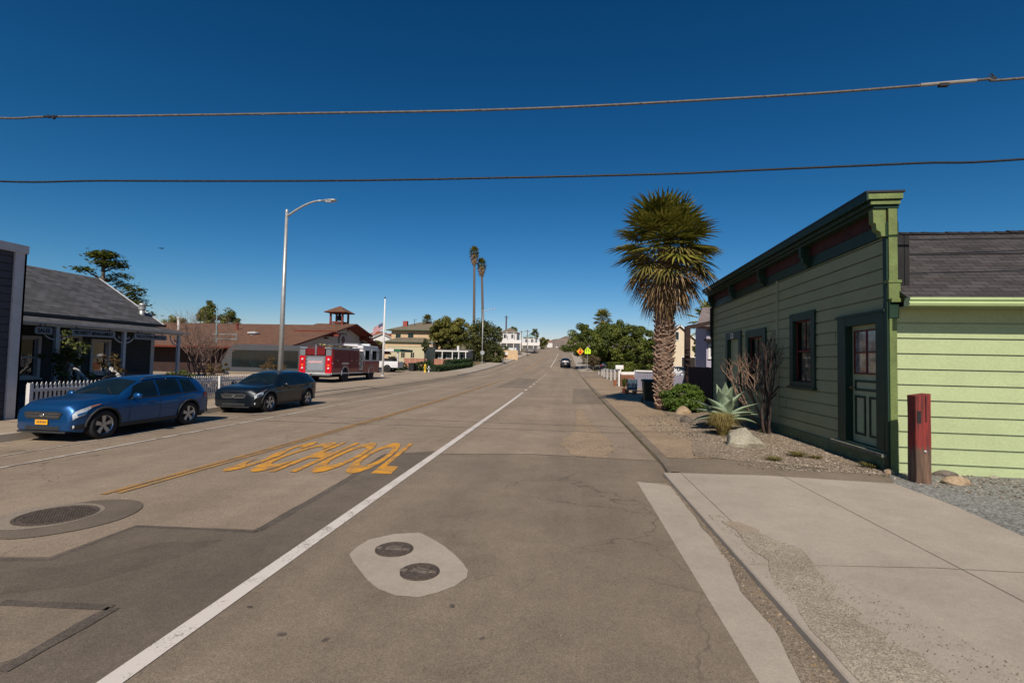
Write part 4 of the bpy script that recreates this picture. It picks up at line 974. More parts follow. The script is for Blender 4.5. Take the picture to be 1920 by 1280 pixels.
        for c in ws:
            m = MB(); pts = []
            for i in range(17):
                a = math.pi*i/16; xx = c+math.cos(a)*(R+.07)/sc; zz = R+math.sin(a)*(R+.07); pz = P(xx, 0, min(1, max(0, (zz/hz-low(xx))/max(.05,(interp(BELT,xx)-low(xx))))), sd_); pts.append(Vector((pz.x, pz.y+sd_*.006, zz)))
            m.tube(pts, .028 if clad > .05 else .012, 6, 0, False); mk(m, 'wheel_arch', PLAS if clad > .05 else paint)
        m = MB()
        for xd in (1.42, 2.395, 3.30): patch(0, xd, xd+.010, .06 if xd < 3 else .35, 1, .0035, sd_, 1, 12, m=m)
        patch(0, 1.42, 3.30, .05, .065, .0035, sd_, 30, 1, m=m); mk(m, 'door_seam', PLAS)
        for xd in (2.12, 3.04):
            p = P(xd, 0, .86, sd_); m = MB(); m.box(p+Vector((-.09,-.02,-.012)), p+Vector((.09,.028*1 if sd_ > 0 else .02,.014))) if sd_ > 0 else m.box(p+Vector((-.09,-.028,-.012)), p+Vector((.09,.02,.014))); mk(m, 'door_handle', paint if clad > .05 else CHR, None, False)
        p = P(1.52, 1, .05, sd_); m = MB(); m.lathe([(0,-.13),(.055,-.11),(.085,-.03),(.085,.06),(.06,.11),(0,.12)], (0,0,0), 12, axis='y'); m.v = [p+Vector((v.x*.75, v.y*.9+sd_*.17, v.z+.07)) for v in m.v]; mir = mk(m, 'mirror', paint)
        m = MB(); m.bar(p+Vector((0,sd_*.01,.0)), p+Vector((0,sd_*.12,.04)), .05, .03); mk(m, 'mirror_arm', PLAS, mir, False)
        # lamps
        m = patch(0, .10, .62, .70, .93, .008, sd_, 12, 4, fn=lambda u, v: (.05+.55*u, .64+.12*u+(.31-.13*u)*v)); hl = mk(m, 'headlight', LENS)
        m = patch(0, .42, .64, .80, .94, .012, sd_, 5, 3, fn=lambda u, v: (.40+.24*u, .80+.05*u+(.13-.05*u)*v)); mk(m, 'indicator', AMB, hl)
        m = patch(0, .12, .34, .72, .8, .013, sd_, 5, 3); mk(m, 'reflector', M('chrome_bowl', (.85,.85,.86), .1, .05, 30, metal=1), hl)
        m = patch(0, 4.10, 4.42, .74, .95, .008, sd_, 8, 4, fn=lambda u, v: (4.08+.34*u, .72+.04*u+(.22)*v)); mk(m, 'tail_light', REDL)
        m = patch(0, .04, .34, .10, .34, .008, sd_, 6, 4, fn=lambda u, v: (.04+.30*u, .10+.04*u+(.20)*v)); fg = mk(m, 'fog_lamp_recess', PLAS)
        p = P(.10, 0, .22, sd_); m = MB(); m.lathe([(0,.0),(.045,.01),(.05,.03),(.0,.045)], (0,0,0), 12, axis='x'); m.v = [p+Vector((-v.x-.0, v.y-.03*sd_, v.z)) for v in m.v]; mk(m, 'fog_lamp', LENS, fg)
        if rails:
            m = MB(); m.tube([P(2.0,1,1,sd_)+Vector((0,0,.02)), P(2.15,1,1,sd_)+Vector((0,0,.07)), P(3.0,1,1,sd_)+Vector((0,0,.075)), P(3.75,1,1,sd_)+Vector((0,0,.055)), P(3.9,1,1,sd_)+Vector((0,0,.01))], .016, 6); mk(m, 'roof_rail', DARKM)
    # nose: grille, lower intake, badge, plate
    x0 = -L/2; f = lambda a, b, k=0, m=None: m.box(Vector(a), Vector(b), k)
    m = MB(); m.prism([(x0-.012,-.42,.58*hz),(x0-.012,.42,.58*hz),(x0-.012,.50,.72*hz),(x0-.012,.36,.755*hz),(x0-.012,-.36,.755*hz),(x0-.012,-.50,.72*hz)], (.06,0,0)); g = mk(m, 'grille', PLAS, None, False)
    m = MB()
    if grille == 'slats':
        for zz in (.635,.700): m.box((x0-.020,-.42,zz*hz), (x0-.012,.42,(zz+.011)*hz))
    else:
        m.tube([(x0-.02,-.47,.72*hz),(x0-.02,-.38,.60*hz),(x0-.02,.38,.60*hz),(x0-.02,.47,.72*hz),(x0-.02,.34,.752*hz),(x0-.02,.08,.735*hz),(x0-.02,-.08,.735*hz),(x0-.02,-.34,.752*hz),(x0-.02,-.47,.72*hz)], .010, 5)
        pass
    mk(m, 'grille_bars', CHR, g, False)
    m = MB(); m.lathe([(.0,.0),(.062,.0),(.062,.006),(.05,.010),(0,.010)], (0,0,0), 20, axis='x'); m.v = [Vector((x0-.024-v.x, v.y, .668*hz+v.z*.62)) for v in m.v]; mk(m, 'badge', CHR, g)
    m = MB(); m.box((x0-.010,-.44,.31*hz), (x0+.05,.44,.40*hz)); mk(m, 'lower_intake', PLAS, None, False)
    m = MB(); m.box((x0-.03,-.62,.24*hz), (x0+.10,.62,.285*hz)); mk(m, 'front_lip', PLAS, None, False)
    if plate:
        m = MB(); m.box((x0-.030,-.16,.44*hz), (x0-.012,.16,.56*hz)); pl = mk(m, 'number_plate', plate, None, False)
        m = MB(); 
        for i in range(6): m.box((x0-.033,-.12+i*.042,.475*hz), (x0-.030,-.12+i*.042+.022,.53*hz))
        mk(m, 'plate_characters', M('plate_ink', (.10,.05,.06), .6), pl, False)
    m = MB(); m.box((-x0-.06,-.17,.62*hz), (-x0+.006,.17,.74*hz)); mk(m, 'rear_plate', WHITEP, None, False)
    m = MB(); m.box((-x0-.2,-.66,.33*hz), (-x0+.02,.66,.46*hz)); mk(m, 'rear_bumper', PLAS, None, False)
    m = MB(); m.box((x0+.25,-.70,.22), (-x0-.25,.70,.55)); m.box((x0+.5,-.60,.5), (-x0-.5,.60,.75)); mk(m, 'underbody', DARKIN, None, False)
    for c in ws:
        for sd_ in (1, -1):
            cc = Vector((c*sc-L/2, sd_*(W/2-.115), R)); m = MB()
            m.lathe([(R*.66,-.10),(R*.86,-.115),(R*.97,-.10),(R,-.07),(R,.07),(R*.97,.10),(R*.86,.115),(R*.68,.10),(R*.66,.04)], cc, 36, axis='y'); wh = mk(m, 'wheel', BLACK)
            m = MB(); o = sd_*.085; m.lathe([(R*.70,o),(R*.66,o*1.15),(R*.62,o*.9),(R*.60,-o)], cc, 36, axis='y')
            for i in range(spokes):
                a = 2*math.pi*i/spokes+.3; d = Vector((math.cos(a),0,math.sin(a))); q = Vector((-d.z,0,d.x))
                A = cc+d*R*.10+Vector((0,o*.8,0)); B = cc+d*R*.64+Vector((0,o*.95,0)); w1, w2 = R*.09, R*.15; e = Vector((0,-o*.35,0))
                m.add([A-q*w1,A+q*w1,B+q*w2,B-q*w2,A-q*w1+e,A+q*w1+e,B+q*w2+e,B-q*w2+e], [(0,1,2,3),(0,4,5,1),(1,5,6,2),(2,6,7,3),(3,7,4,0)])
            m.lathe([(0,o*.98),(R*.15,o*.9),(R*.17,o*.5)], cc, 14, axis='y'); mk(m, 'rim', RIMM, wh, False)
            m = MB(); m.lathe([(0,o*.25),(R*.66,o*.2)], cc, 24, axis='y'); m.lathe([(0,-o*.5),(R*.66,-o*.5)], cc, 24, axis='y'); mk(m, 'brake_disc', M('brake_shadow', (.05,.048,.046), .6, .3, 8, metal=.5), wh)
    return t
def put(t, x, y, rz=0, dz=0, pitch=0): t.location = (x, y, rz_(x, y)+dz); t.rotation_euler = (pitch, 0, rz); return t
blue = carpaint('blue_metallic_paint', (.006,.068,.21), .55)
put(make_car('parked_car', 'metallic blue crossover with a yellow number plate parked by the white picket fence', blue, 4.28, 1.72, 1.49, 2.64, .74, .345, plate=M('yellow_plate', (.72,.36,.02), .5, .1, 9), rails=True, clad=.13), -11.91, 12.03, 0)
navy = carpaint('black_blue_paint', (.004,.009,.015), .3)
put(make_car('parked_car', 'small black SUV with amber indicators parked behind the blue crossover', navy, 4.36, 1.85, 1.51, 2.64, .80, .36, clad=.12, grille='frame', plate=None), -11.85, 18.4, 0)
blk = carpaint('black_paint', (.008,.009,.014), .3)
c3 = put(make_car('parked_car', 'black SUV seen from behind, parked at the right kerb beside the solid white line', blk, 4.6, 1.9, 1.70, 2.7, .9, .36, clad=.12), -.05, 90.5, math.pi, pitch=-.03)
redp = carpaint('red_paint', (.20,.01,.012), .3)
put(make_car('parked_car', 'small red car far up at the right kerb', redp, 4.5, 1.8, 1.5, 2.65, .9, .33, clad=.04), .85, 214, math.pi, pitch=-.05)
put(make_car('moving_car', 'dark car coming down over the crest in the left lane', navy, 4.5, 1.8, 1.5, 2.65, .9, .33, clad=.04), -11.2, 232, 0, pitch=.05)
put(make_car('moving_car', 'pale car just beyond the crest of the road', carpaint('silver_paint', (.40,.40,.40), .5), 4.5, 1.8, 1.5, 2.65, .9, .33, clad=.04), -5.6, 300, 0)
# ------------------------------------------------------------------ fire engine
def fire_engine():
    t = thing('fire_engine', 'red and white fire engine seen from the rear, parked outside the station', 'fire engine')
    red = carpaint('engine_red', (.22,.008,.010), .0); wht = carpaint('engine_white', (.62,.62,.62), 0); W = 1.22
    redd = M('rolled_red_panel', (.15,.010,.012), .45, .15, 4); alu = M('tread_plate', (.40,.41,.42), .35, .12, 12, metal=.7, scale2=60, var2=.2)
    b = lambda m, a, c, k=0: m.box(a, c, k)      # local: nose to +Y, rear at y=0, length 8.9
    m = MB(); b(m, (-W,0,.62), (W,4.6,1.05)); b(m, (-W,.05,1.05), (-.72,4.6,2.35)); b(m, (.72,.05,1.05), (W,4.6,2.35)); b(m, (-.72,.35,1.05), (.72,4.6,1.9)); b(m, (-W,4.6,.75), (W,5.3,2.3))
    bd = m.build('body', red, t, bevel=.02)
    m = MB(); b(m, (-.72,-.02,.70), (.72,.0,1.85)); m.build('rear_panel', alu, bd)
    m = MB(); b(m, (-.62,-.05,.85), (.62,-.021,1.72)); rp = m.build('roller_shutter', M('shutter_grey', (.34,.36,.39), .4, .1, 5, metal=.4, scale2=60, var2=.12), bd)
    m = MB(); b(m, (-.5,-.058,1.36), (.5,-.051,1.50)); bn = m.build('name_board', M('pale_red_letter_board', (.55,.32,.33), .6, .3, 20, scale2=45, var2=.2), rp)
    for s in (-1, 1):
        m = MB(); b(m, (s*.97-.22,-.03,.66), (s*.97+.22,-.001,1.85)); m.build('rear_column', M('bright_red', (.55,.01,.02), .35, .1, 8), bd)
        m = MB(); b(m, (s*.97-.20,-.045,1.88), (s*.97+.20,-.001,2.30)); m.build('rear_vent', alu, bd)
        for zz, mt in ((1.62,LENS),(1.45,REDL),(1.2,AMB),(1.0,LENS),(.86,REDL)):
            m = MB(); m.lathe([(0,0),(.07,.0),(.065,.025),(0,.035)], (0,0,0), 14, axis='y'); m.v = [Vector((s*.97+v.x, -.03-v.y, zz+v.z)) for v in m.v]; m.build('rear_lamp', mt, bd)
        m = MB(); b(m, (s*.36-.30,.0,1.92), (s*.36+.30,.34,2.52)); m.build('hose_bed_cover', redd, bd)
        for i in range(4):
            m = MB(); b(m, (-.70,-.10,.98+i*.26), (-.60,-.02,1.02+i*.26)); m.build('step', alu, bd)
    m = MB(); b(m, (-.05,-.03,1.9), (.05,.36,2.62)); m.build('hose_bed_divider', alu, bd)
    m = MB(); b(m, (-W-.02,-.38,.50), (W+.02,0,.62)); m.build('rear_step', alu, bd, bevel=.01)
    m = MB(); b(m, (-W-.01,.0,.60), (W+.01,8.4,.68)); b(m, (W,0,1.30), (W+.006,8.3,1.40)); m.build('side_stripe', wht, bd)
    for y0, y1 in ((.2,1.5),(2.75,3.6),(3.65,4.45)):
        m = MB(); b(m, (W,y0,1.0 if y0 != 1.5 else 1.5), (W+.02,y1,2.25)); lk = m.build('locker_door', redd, bd)
        m = MB(); b(m, (W+.02,(y0+y1)/2-.05,1.52), (W+.045,(y0+y1)/2+.05,1.60)); m.build('handle', CHR, lk)
    m = MB(); b(m, (W,1.5,1.45), (W+.02,2.7,2.25)); m.build('locker_door', redd, bd)
    m = MB(); b(m, (W-.02,4.62,.8), (W+.03,5.28,2.2)); pm = m.build('pump_panel', alu, bd)
    for i in range(5):
        m = MB(); m.lathe([(0,.03),(.07,.03),(.08,0)], (0,0,0), 12, axis='x'); m.v = [Vector((W+.02+v.x, 4.75+.2*(i%2)+v.y, 1.1+i*.2+v.z)) for v in m.v]; m.build('gauge', DARKM, pm)
    m = MB(); b(m, (-W,.0,2.35), (W,.06,2.48)); b(m, (W-.06,0,2.35), (W,4.6,2.50)); b(m, (-W,0,2.35), (-W+.06,4.6,2.50)); m.build('top_rail', alu, bd)
    for s in (.55, .95):
        m = MB(); y = M('ladder_yellow', (.62,.48,.14), .6, .1, 6)
        for e in (-.16, .16): m.bar((s+e,-.2,2.66), (s+e,4.4,2.62), .05, .07)
        for i in range(12): m.bar((s-.16,.1+i*.37,2.64), (s+.16,.1+i*.37,2.64), .03)
        m.build('ladder', y if s < .8 else alu, t)
    m = MB(); m.tube([(.7,.0,2.42),(.72,1.2,2.58),(.6,2.2,2.55),(.75,4.2,2.52)], .07, 8); m.build('hose', M('hose_cloth', (.45,.36,.13), .9, .2, 20), t)
    # cab
    pr = [(5.3,.62),(8.55,.62),(8.75,.9),(8.80,1.50),(8.62,2.62),(8.4,2.78),(5.3,2.78)]; m = MB(); m.prism([(-W,y,z) for y, z in pr], (2*W,0,0)); cb = m.build('cab', wht, t, bevel=.04)
    pr = [(5.28,.60),(8.57,.60),(8.77,.9),(8.82,1.55),(5.28,1.55)]; m = MB(); m.prism([(-W-.012,y,z) for y, z in pr], (2*W+.024,0,0)); m.build('cab_lower', red, cb, bevel=.02)
    for y0, y1 in ((5.55,6.45),(7.0,8.0)):
        m = MB(); b(m, (W+.005,y0,.75), (W+.03,y1+.15,2.5)); dr = m.build('cab_door', wht, cb, bevel=.01)
        m = MB(); b(m, (W+.031,y0,.75), (W+.034,y1+.15,1.54)); m.build('door_panel', red, dr)
        m = MB(); b(m, (W+.03,y0+.12,1.62), (W+.036,y1+.02,2.38)); m.build('window', CGL, dr)
    m = MB(); m.prism([(-W+.1,8.66,2.5),(W-.1,8.66,2.5),(W-.1,8.81,1.62),(-W+.1,8.81,1.62)], (0,.02,.003)); m.build('windscreen', CGL, cb)
    m = MB(); b(m, (-W-.05,8.8,.55), (W+.05,9.15,.85)); m.build('front_bumper', alu, cb, bevel=.02)
    m = MB(); m.tube([(W,8.3,2.3),(W+.30,8.45,2.25),(W+.30,8.45,1.8)], .02, 5); m.box((W+.22,8.40,1.7), (W+.38,8.48,2.2)); m.build('mirror', DARKM, cb)
    m = MB(); b(m, (-.85,7.4,2.80), (.85,7.75,2.96)); m.build('light_bar', LENS, cb, bevel=.03)
    m = MB(); b(m, (-.6,5.6,2.78), (.6,6.4,2.92)); m.build('roof_unit', wht, cb, bevel=.03)
    m = MB(); m.tube([(-W,5.32,2.72),(-W,4.9,2.85),(W,4.9,2.85),(W,5.32,2.72)], .025, 6); m.build('crosslay_rail', CHR, t)
    for y in (2.1, 7.0):
        for s in (1, -1):
            c = Vector((s*1.08, y, .50)); m = MB(); R = .50
            m.lathe([(R*.6,-.12),(R*.9,-.14),(R,-.10),(R,.10),(R*.9,.14),(R*.6,.12)], c, 30, axis='x'); wh = m.build('wheel', BLACK, t, smooth=True)
            m = MB(); m.lathe([(0,s*.05),(R*.18,s*.09),(R*.22,s*.02),(R*.50,s*.02),(R*.62,s*.12)], c, 24, axis='x'); m.build('rim', RIMM, wh)
            m = MB(); m.tube([(s*(W+.015), y+math.cos(a)*.62, .5+math.sin(a)*.62) for a in [math.pi*i/12 for i in range(13)]], .035, 6); m.build('wheel_arch', alu, t)
            m = MB(); m.lathe([(0,0),(.60,0)], (s*(W+.004), y, .5), 28, axis='x'); m.build('wheel_well', DARKIN, t)
    m = MB(); b(m, (-.8,.3,.35), (.8,8.5,.62)); m.build('chassis', DARKIN, t)
    x, y = -17.35, 32.0; t.location = (x, y, gz(x, y)+.03); t.rotation_euler = (0,0,R_(-1.0)); t.scale = (1,.93,1); return t
fire_engine()
# ------------------------------------------------------------------ left: grey clapboard building at the frame edge
NAVY = M('dark_grey_siding', (.060,.062,.075), .7, .1, 2, .1, scale2=30, var2=.08)
CHAR = M('charcoal_siding', (.040,.045,.050), .7, .12, 2, .1, scale2=30, var2=.1)
GREYW = M('grey_white_trim', (.50,.49,.50), .6, .08, 4)
def left_building():
    O = Vector((-14.62, 11.42, 0)); t = thing('clapboard_building', 'dark grey clapboard building with white corner board at the left edge of the view', 'building', O)
    F = Frame(O, (0,-1,0), (1,0,0)); B = Frame(O, (-1,0,0), (0,1,0))
    siding('wall', F, .26, 10, .1, 4.62, .20, NAVY, t, [(.72,2.0,.9,2.3)], groove=.022, lap=.012)
    siding('wall', B, .05, 7, .1, 4.62, .20, NAVY, t, [], groove=.022, lap=.012)
    m = MB(); F.box(m, .05, 10, -.2, -.05, .0, 4.6); B.box(m, .05, 7, -.2, -.05, 0, 4.6); F.box(m, 9.9, 10, -7, -.2, 0, 4.6); B.box(m, 6.9, 7, -10, -.2, 0, 4.6); m.build('inner_wall', DARKIN, t)
    m = MB(); F.box(m, -.03, .24, -.02, .05, .1, 4.75); B.box(m, -.05, .2, -.02, .03, .1, 4.75); m.build('corner_board', GREYW, t)
    m = MB(); F.box(m, -.05, 10, -.2, .08, 4.62, 4.84); B.box(m, .02, 7, -.2, .06, 4.62, 4.84); m.build('parapet_trim', GREYW, t)
    m = MB(); F.box(m, -.05, 10, -7, -.19, 4.5, 4.6); m.build('roof', SHG, t)
    window(F, .72, 2.0, .9, 2.3, t, .12, GREYW, GREYW, nx=1, double=True, curtain_or_dark=CURT, sill=False)
left_building()
# ------------------------------------------------------------------ picket fences
PKT = M('picket_white', (.60,.58,.57), .65, .10, 3, scale2=25, var2=.08)
def pickets(name, label, a, b, h, pitch=.118, w_=.055, group=None, mat=PKT, base=.07, post=2.4, pointed=True, zf=gz, rails=(.28,.78)):
    a, b = Vector(a), Vector(b); d = (b-a); Ln = d.length; d.normalize(); n = Vector((-d.y, d.x)); t = thing(name, label, 'fence', (a.x, a.y, zf(a.x, a.y)), 0, group)
    m = MB(); k = int(Ln/pitch); rnd = random.Random(3)
    for i in range(k+1):
        c = a+d*i*pitch; z = zf(c.x, c.y); T = Matrix(((d.x,n.x,0,c.x),(d.y,n.y,0,c.y),(0,0,1,z),(0,0,0,1))); dz = rnd.uniform(-.012,.012)
        pr = [(-w_/2,base),(w_/2,base),(w_/2,h-.07+dz),(0,h+dz),(-w_/2,h-.07+dz)] if pointed else [(-w_/2,base),(w_/2,base),(w_/2,h),(-w_/2,h)]
        m.prism([T @ Vector((x, .02, zz)) for x, zz in pr], n.to_3d()*.018)
    m.build('pickets', mat, t)
    for r in rails:
        m = MB(); m.bar((a.x, a.y, zf(a.x, a.y)+h*r), (b.x, b.y, zf(b.x, b.y)+h*r), .035, .08); m.build('rail', mat, t)
    for i in range(int(Ln/post)+1):
        c = a+d*min(Ln, i*post); z = zf(c.x, c.y); m = MB(); q = c-n*.05; m.box((q.x-.045,q.y-.045,z-.05), (q.x+.045,q.y+.045,z+h-.02)); m.build('post', mat, t)
    return t
pickets('picket_fence', 'long white picket fence along the pavement behind the two parked cars', (-14.40,11.55), (-14.40,23.0), 1.00)
# ------------------------------------------------------------------ grey cottage with the porch
def cottage():
    O = Vector((-17.5, 14.5, 0)); t = thing('porch_cottage', 'dark grey cottage with a shingled hip roof and a white-posted porch', 'building', O)
    X0 = -18.95
    F = Frame((X0, 20.3, .55), (0,-1,0), (1,0,0)); Rr = Frame((X0, 20.3, .55), (-1,0,0), (0,1,0)); Lf = Frame((X0, 9.0, .55), (-1,0,0), (0,-1,0))
    holes = [(3.35,4.25,.0,2.1),(2.1,2.95,.6,2.0),(4.8,5.6,.5,2.0)]
    siding('wall', F, 0, 11.3, 0, 2.75, .18, CHAR, t, holes, groove=.02, lap=.01); siding('wall', Rr, 0, 8, 0, 2.75, .18, CHAR, t, [], groove=.02, lap=.01)
    m = MB(); F.box(m, .1, 11.2, -.35, -.28, -.55, 2.75); Rr.box(m, .0, 8, -.2, -.06, -.55, 2.7); Lf.box(m, 0, 8, -.1, 0, -.55, 2.75); m.box((X0-8,9,.0), (X0-7.9,20.3,3.3)); F.box(m, 0, 11.3, -.3, -.03, -.55, -.001); m.build('inner_wall', DARKIN, t)
    m = MB(); F.box(m, -.04, .14, -.02, .04, 0, 2.75); m.build('corner_board', GREYW, t)
    dr = MB(); F.box(dr, 3.45, 4.15, -.10, -.06, 0, 2.0); dr = dr.build('door', M('dark_door', (.035,.03,.032), .4, .2, 5), t)
    m = MB(); F.box(m, 3.33, 3.45, -.1, .05, 0, 2.12); F.box(m, 4.15, 4.27, -.1, .05, 0, 2.12); F.box(m, 3.45, 4.15, -.1, .048, 2.0, 2.12); m.build('frame', GREYW, dr)
    m = MB(); F.box(m, 3.6, 4.0, -.06, -.045, 1.0, 1.85); m.build('pane', CGL, dr)
    m = MB(); m.lathe([(0,.06),(.04,.04),(.0,.0)], (0,0,0), 8, axis='x'); m.v = [F(4.08,-.06,1.0)+v for v in m.v]; m.build('knob', CHR, dr)
    window(F, 2.1, 2.95, .6, 2.0, t, .10, GREYW, GREYW, nx=1, curtain_or_dark=DARKIN); window(F, 4.8, 5.6, .5, 2.0, t, .10, GREYW, GREYW, nx=1, curtain_or_dark=DARKIN)  # dark sheets in place of curtains paint the unlit rooms
    # porch deck, posts, brackets, roof
    dk = MB(); dk.box((-18.94,9.0,.05), (-17.45,20.35,.55)); dk.build('porch_deck', M('porch_deck_grey', (.10,.10,.105), .8, .2, 4), t)
    for Y in (9.6, 12.2, 14.85, 17.42, 20.15):
        m = MB(); m.box((-17.60,Y-.055,.55), (-17.49,Y+.055,2.86)); m.box((-17.62,Y-.075,.55), (-17.47,Y+.075,.72)); m.box((-17.62,Y-.075,2.55), (-17.47,Y+.075,2.62)); ps = m.build('porch_post', GREYW, t)
        for s in (-1, 1):
            if Y > 20 and s > 0: continue
            m = MB(); pts = [(-17.545, Y+s*(.06+.42*math.sin(a)), 2.42+.42*(1-math.cos(a))) for a in [math.pi/2*i/8 for i in range(9)]]; m.tube(pts, .028, 5)
            for q in (.25,.5): m.tube([(-17.545, Y+s*(.14+q*.2), 2.62+.06*math.cos(a*6.28)) for a in (0,.25,.5,.75,1)], .02, 4)
            m.build('bracket', GREYW, ps)
    m = MB(); m.box((-17.60,9.0,2.86), (-17.48,20.3,2.98)); m.build('porch_beam', GREYW, t)
    roofslab('porch_roof', ((-17.30,8.8,2.98),(-17.30,20.55,2.98),(-19.0,20.4,3.28),(-19.0,8.8,3.28)), .05, SHD, t, GREYW)
    for Y0, Y1, txt, pointed in ((14.05,14.6,'SALES',True),(15.25,16.90,'PROPERTY MANAGEMENT',False),(17.75,19.35,'VACATION RENTALS',True)):
        m = MB(); zc = 2.70; hh = .115
        pr = [(Y0,zc-hh+.04),(Y0+.05,zc-hh),(Y1-.05,zc-hh),(Y1,zc-hh+.04),(Y1,zc+hh-.04),(Y1-.05,zc+hh),(Y0+.05,zc+hh),(Y0,zc+hh-.04)] if pointed else [(Y0,zc-hh),(Y1,zc-hh),(Y1,zc+hh),(Y0,zc+hh)]
        m.prism([(-17.44,y,z) for y, z in pr], (.03,0,0)); sg = m.build('sign_board', M('sign_grey', (.30,.30,.31), .6, .08, 5), t)
        vs, fs = text_mesh(txt, .2, .003, .004); wmx = max(v.x for v in vs); k = (Y1-Y0-.16)/2/wmx; m = MB(); m.add([Vector((-17.402+v.z, (Y0+Y1)/2+v.x*k, zc+v.y*.92)) for v in vs], fs); m.build('lettering', BLACK, sg)
        m = MB(); m.bar((-17.43,Y0+.2,zc+hh),(-17.5,Y0+.2,2.98),.015); m.bar((-17.43,Y1-.2,zc+hh),(-17.5,Y1-.2,2.98),.015); m.build('hanger', DARKM, sg)
    # main hip roof: ridge parallel to the street with a hipped near and far end
    e = 3.38; A = Vector((-18.80,8.6,e)); Bq = Vector((-18.80,20.62,e)); Cq = Vector((-27,20.62,e)); D = Vector((-27,8.6,e)); r0 = Vector((-22.3,8.6,5.56)); r1 = Vector((-22.3,20.62,5.56))
    rf = roofslab('roof', (A,Bq,r1,r0), .05, SHD, t, GREYW)
    for q in ((Cq,D,r0+Vector((0,0,.002)),r1+Vector((0,0,.002))),):
        if len(q) == 3: q = (q[0], q[1], q[2], q[2]+(q[0]-q[1]).normalized()*.01)
        roofslab('roof', q, .05, SHD, t, GREYW)
    m = MB(); m.prism([(-19.0,20.3,3.28),(-26.6,20.3,3.28),(-22.3,20.3,5.42)], (0,-.1,0)); m.build('gable', CHAR, t)
    m = MB(); m.bar(Bq+Vector((0,.03,-.06)), r1+Vector((0,.03,-.06)), .04, .16); m.build('bargeboard', GREYW, t)
    m = MB(); m.box((-18.80,8.6,3.26), (-18.68,20.7,3.37)); m.build('gutter', M('dark_gutter', (.03,.03,.034), .4, .1, 4), t)
    m = MB(); m.tube([(-19.5,20.2,3.5),(-19.5,20.2,4.05)], .11, 12); m.lathe([(.14,4.02),(.15,4.10),(.13,4.2),(.15,4.22),(.14,4.3),(0,4.34)], (-19.5,20.2,0), 12); 
    fl = m.build('flue', STEEL, t, smooth=True)
    # white ramp rails
    for Y in (15.3, 16.65):
        m = MB(); m.bar((-17.5,Y,1.60), (-16.72,Y,1.00), .10, .07); m.bar((-17.46,Y,.5), (-17.46,Y,1.56), .09); m.bar((-16.76,Y,.2), (-16.76,Y,1.0), .09); m.bar((-17.5,Y,1.25), (-16.72,Y,.65), .04, .06)
        m.build('stair_rail', WHITEP, t)
    m = MB()
    for i in range(3): m.box((-17.44+i*.27,15.38,.04), (-17.17+i*.27,16.57,.43-i*.14))
    m.build('stair', M('stair_grey', (.2,.2,.2), .8, .1, 6), t)
cottage()
LFY = leafmat('shrub_leaves', [(.02,.035,.008),(.07,.095,.02),(.17,.17,.04)], .55, .3, 5)
LFR = leafmat('rusty_shrub_leaves', [(.05,.035,.015),(.13,.075,.03),(.16,.14,.04)], .6, .3, 5)
clump_tree('climbing_shrub', 'loose leafy shrub with yellow-green leaves before the cottage porch post', (-16.6,14.2,.2), (-16.7,14.5,1.75), (.75,1.0,1.15), 34, 1500, .11, LFY, 5, .03, 'bush', clr=.22, shell=.3, limbs=12)
clump_tree('climbing_shrub', 'small reddish shrub with sparse leaves right of the first porch post', (-16.5,16.0,.2), (-16.6,16.0,1.45), (.6,.9,.95), 22, 700, .09, LFR, 6, .03, 'bush', clr=.2, shell=.3, limbs=10)
clump_tree('garden_shrub', 'low yellow-green garden shrub right of the white stair rails', (-16.4,18.9,.2), (-16.5,19.1,.85), (.65,.95,.62), 30, 1700, .09, LFY, 7, .03, 'bush', clr=.25, limbs=4)
clump_tree('garden_shrub', 'low garden planting behind the white picket fence near the grey building', (-15.6,13.3,.2), (-15.6,14.3,.65), (.5,1.7,.55), 30, 1700, .08, LFR, 8, .03, 'bush', clr=.25, limbs=3)
clump_tree('garden_shrub', 'green yard shrub left of the bare tree', (-17.0,21.8,.2), (-17.0,21.9,1.1), (.6,.7,1.0), 26, 1500, .09, LFR, 9, .03, 'bush', clr=.25, limbs=3)
clump_tree('garden_shrub', 'leafy shrub behind the fence before the silver van', (-16.8,26.0,.2), (-16.8,26.2,1.15), (.75,1.15,.8), 30, 1700, .10, LFR, 10, .03, 'bush', clr=.25, limbs=4)
bare('bare_tree', 'bare branching tree behind the picket fence between the cottage and the van', (-18.3,22.6,.2), 3.0, .5, 3, M('pinkish_twigs', (.19,.125,.10), .9, .2, 6), 9, 6, .035, 'tree', upw=.12, twist=.6, thin=.72, kids=(2,3))
YT_ = leafmat('conifer_leaves', [(.03,.05,.01),(.10,.12,.02),(.20,.20,.04)], .55, .25, 1.2)
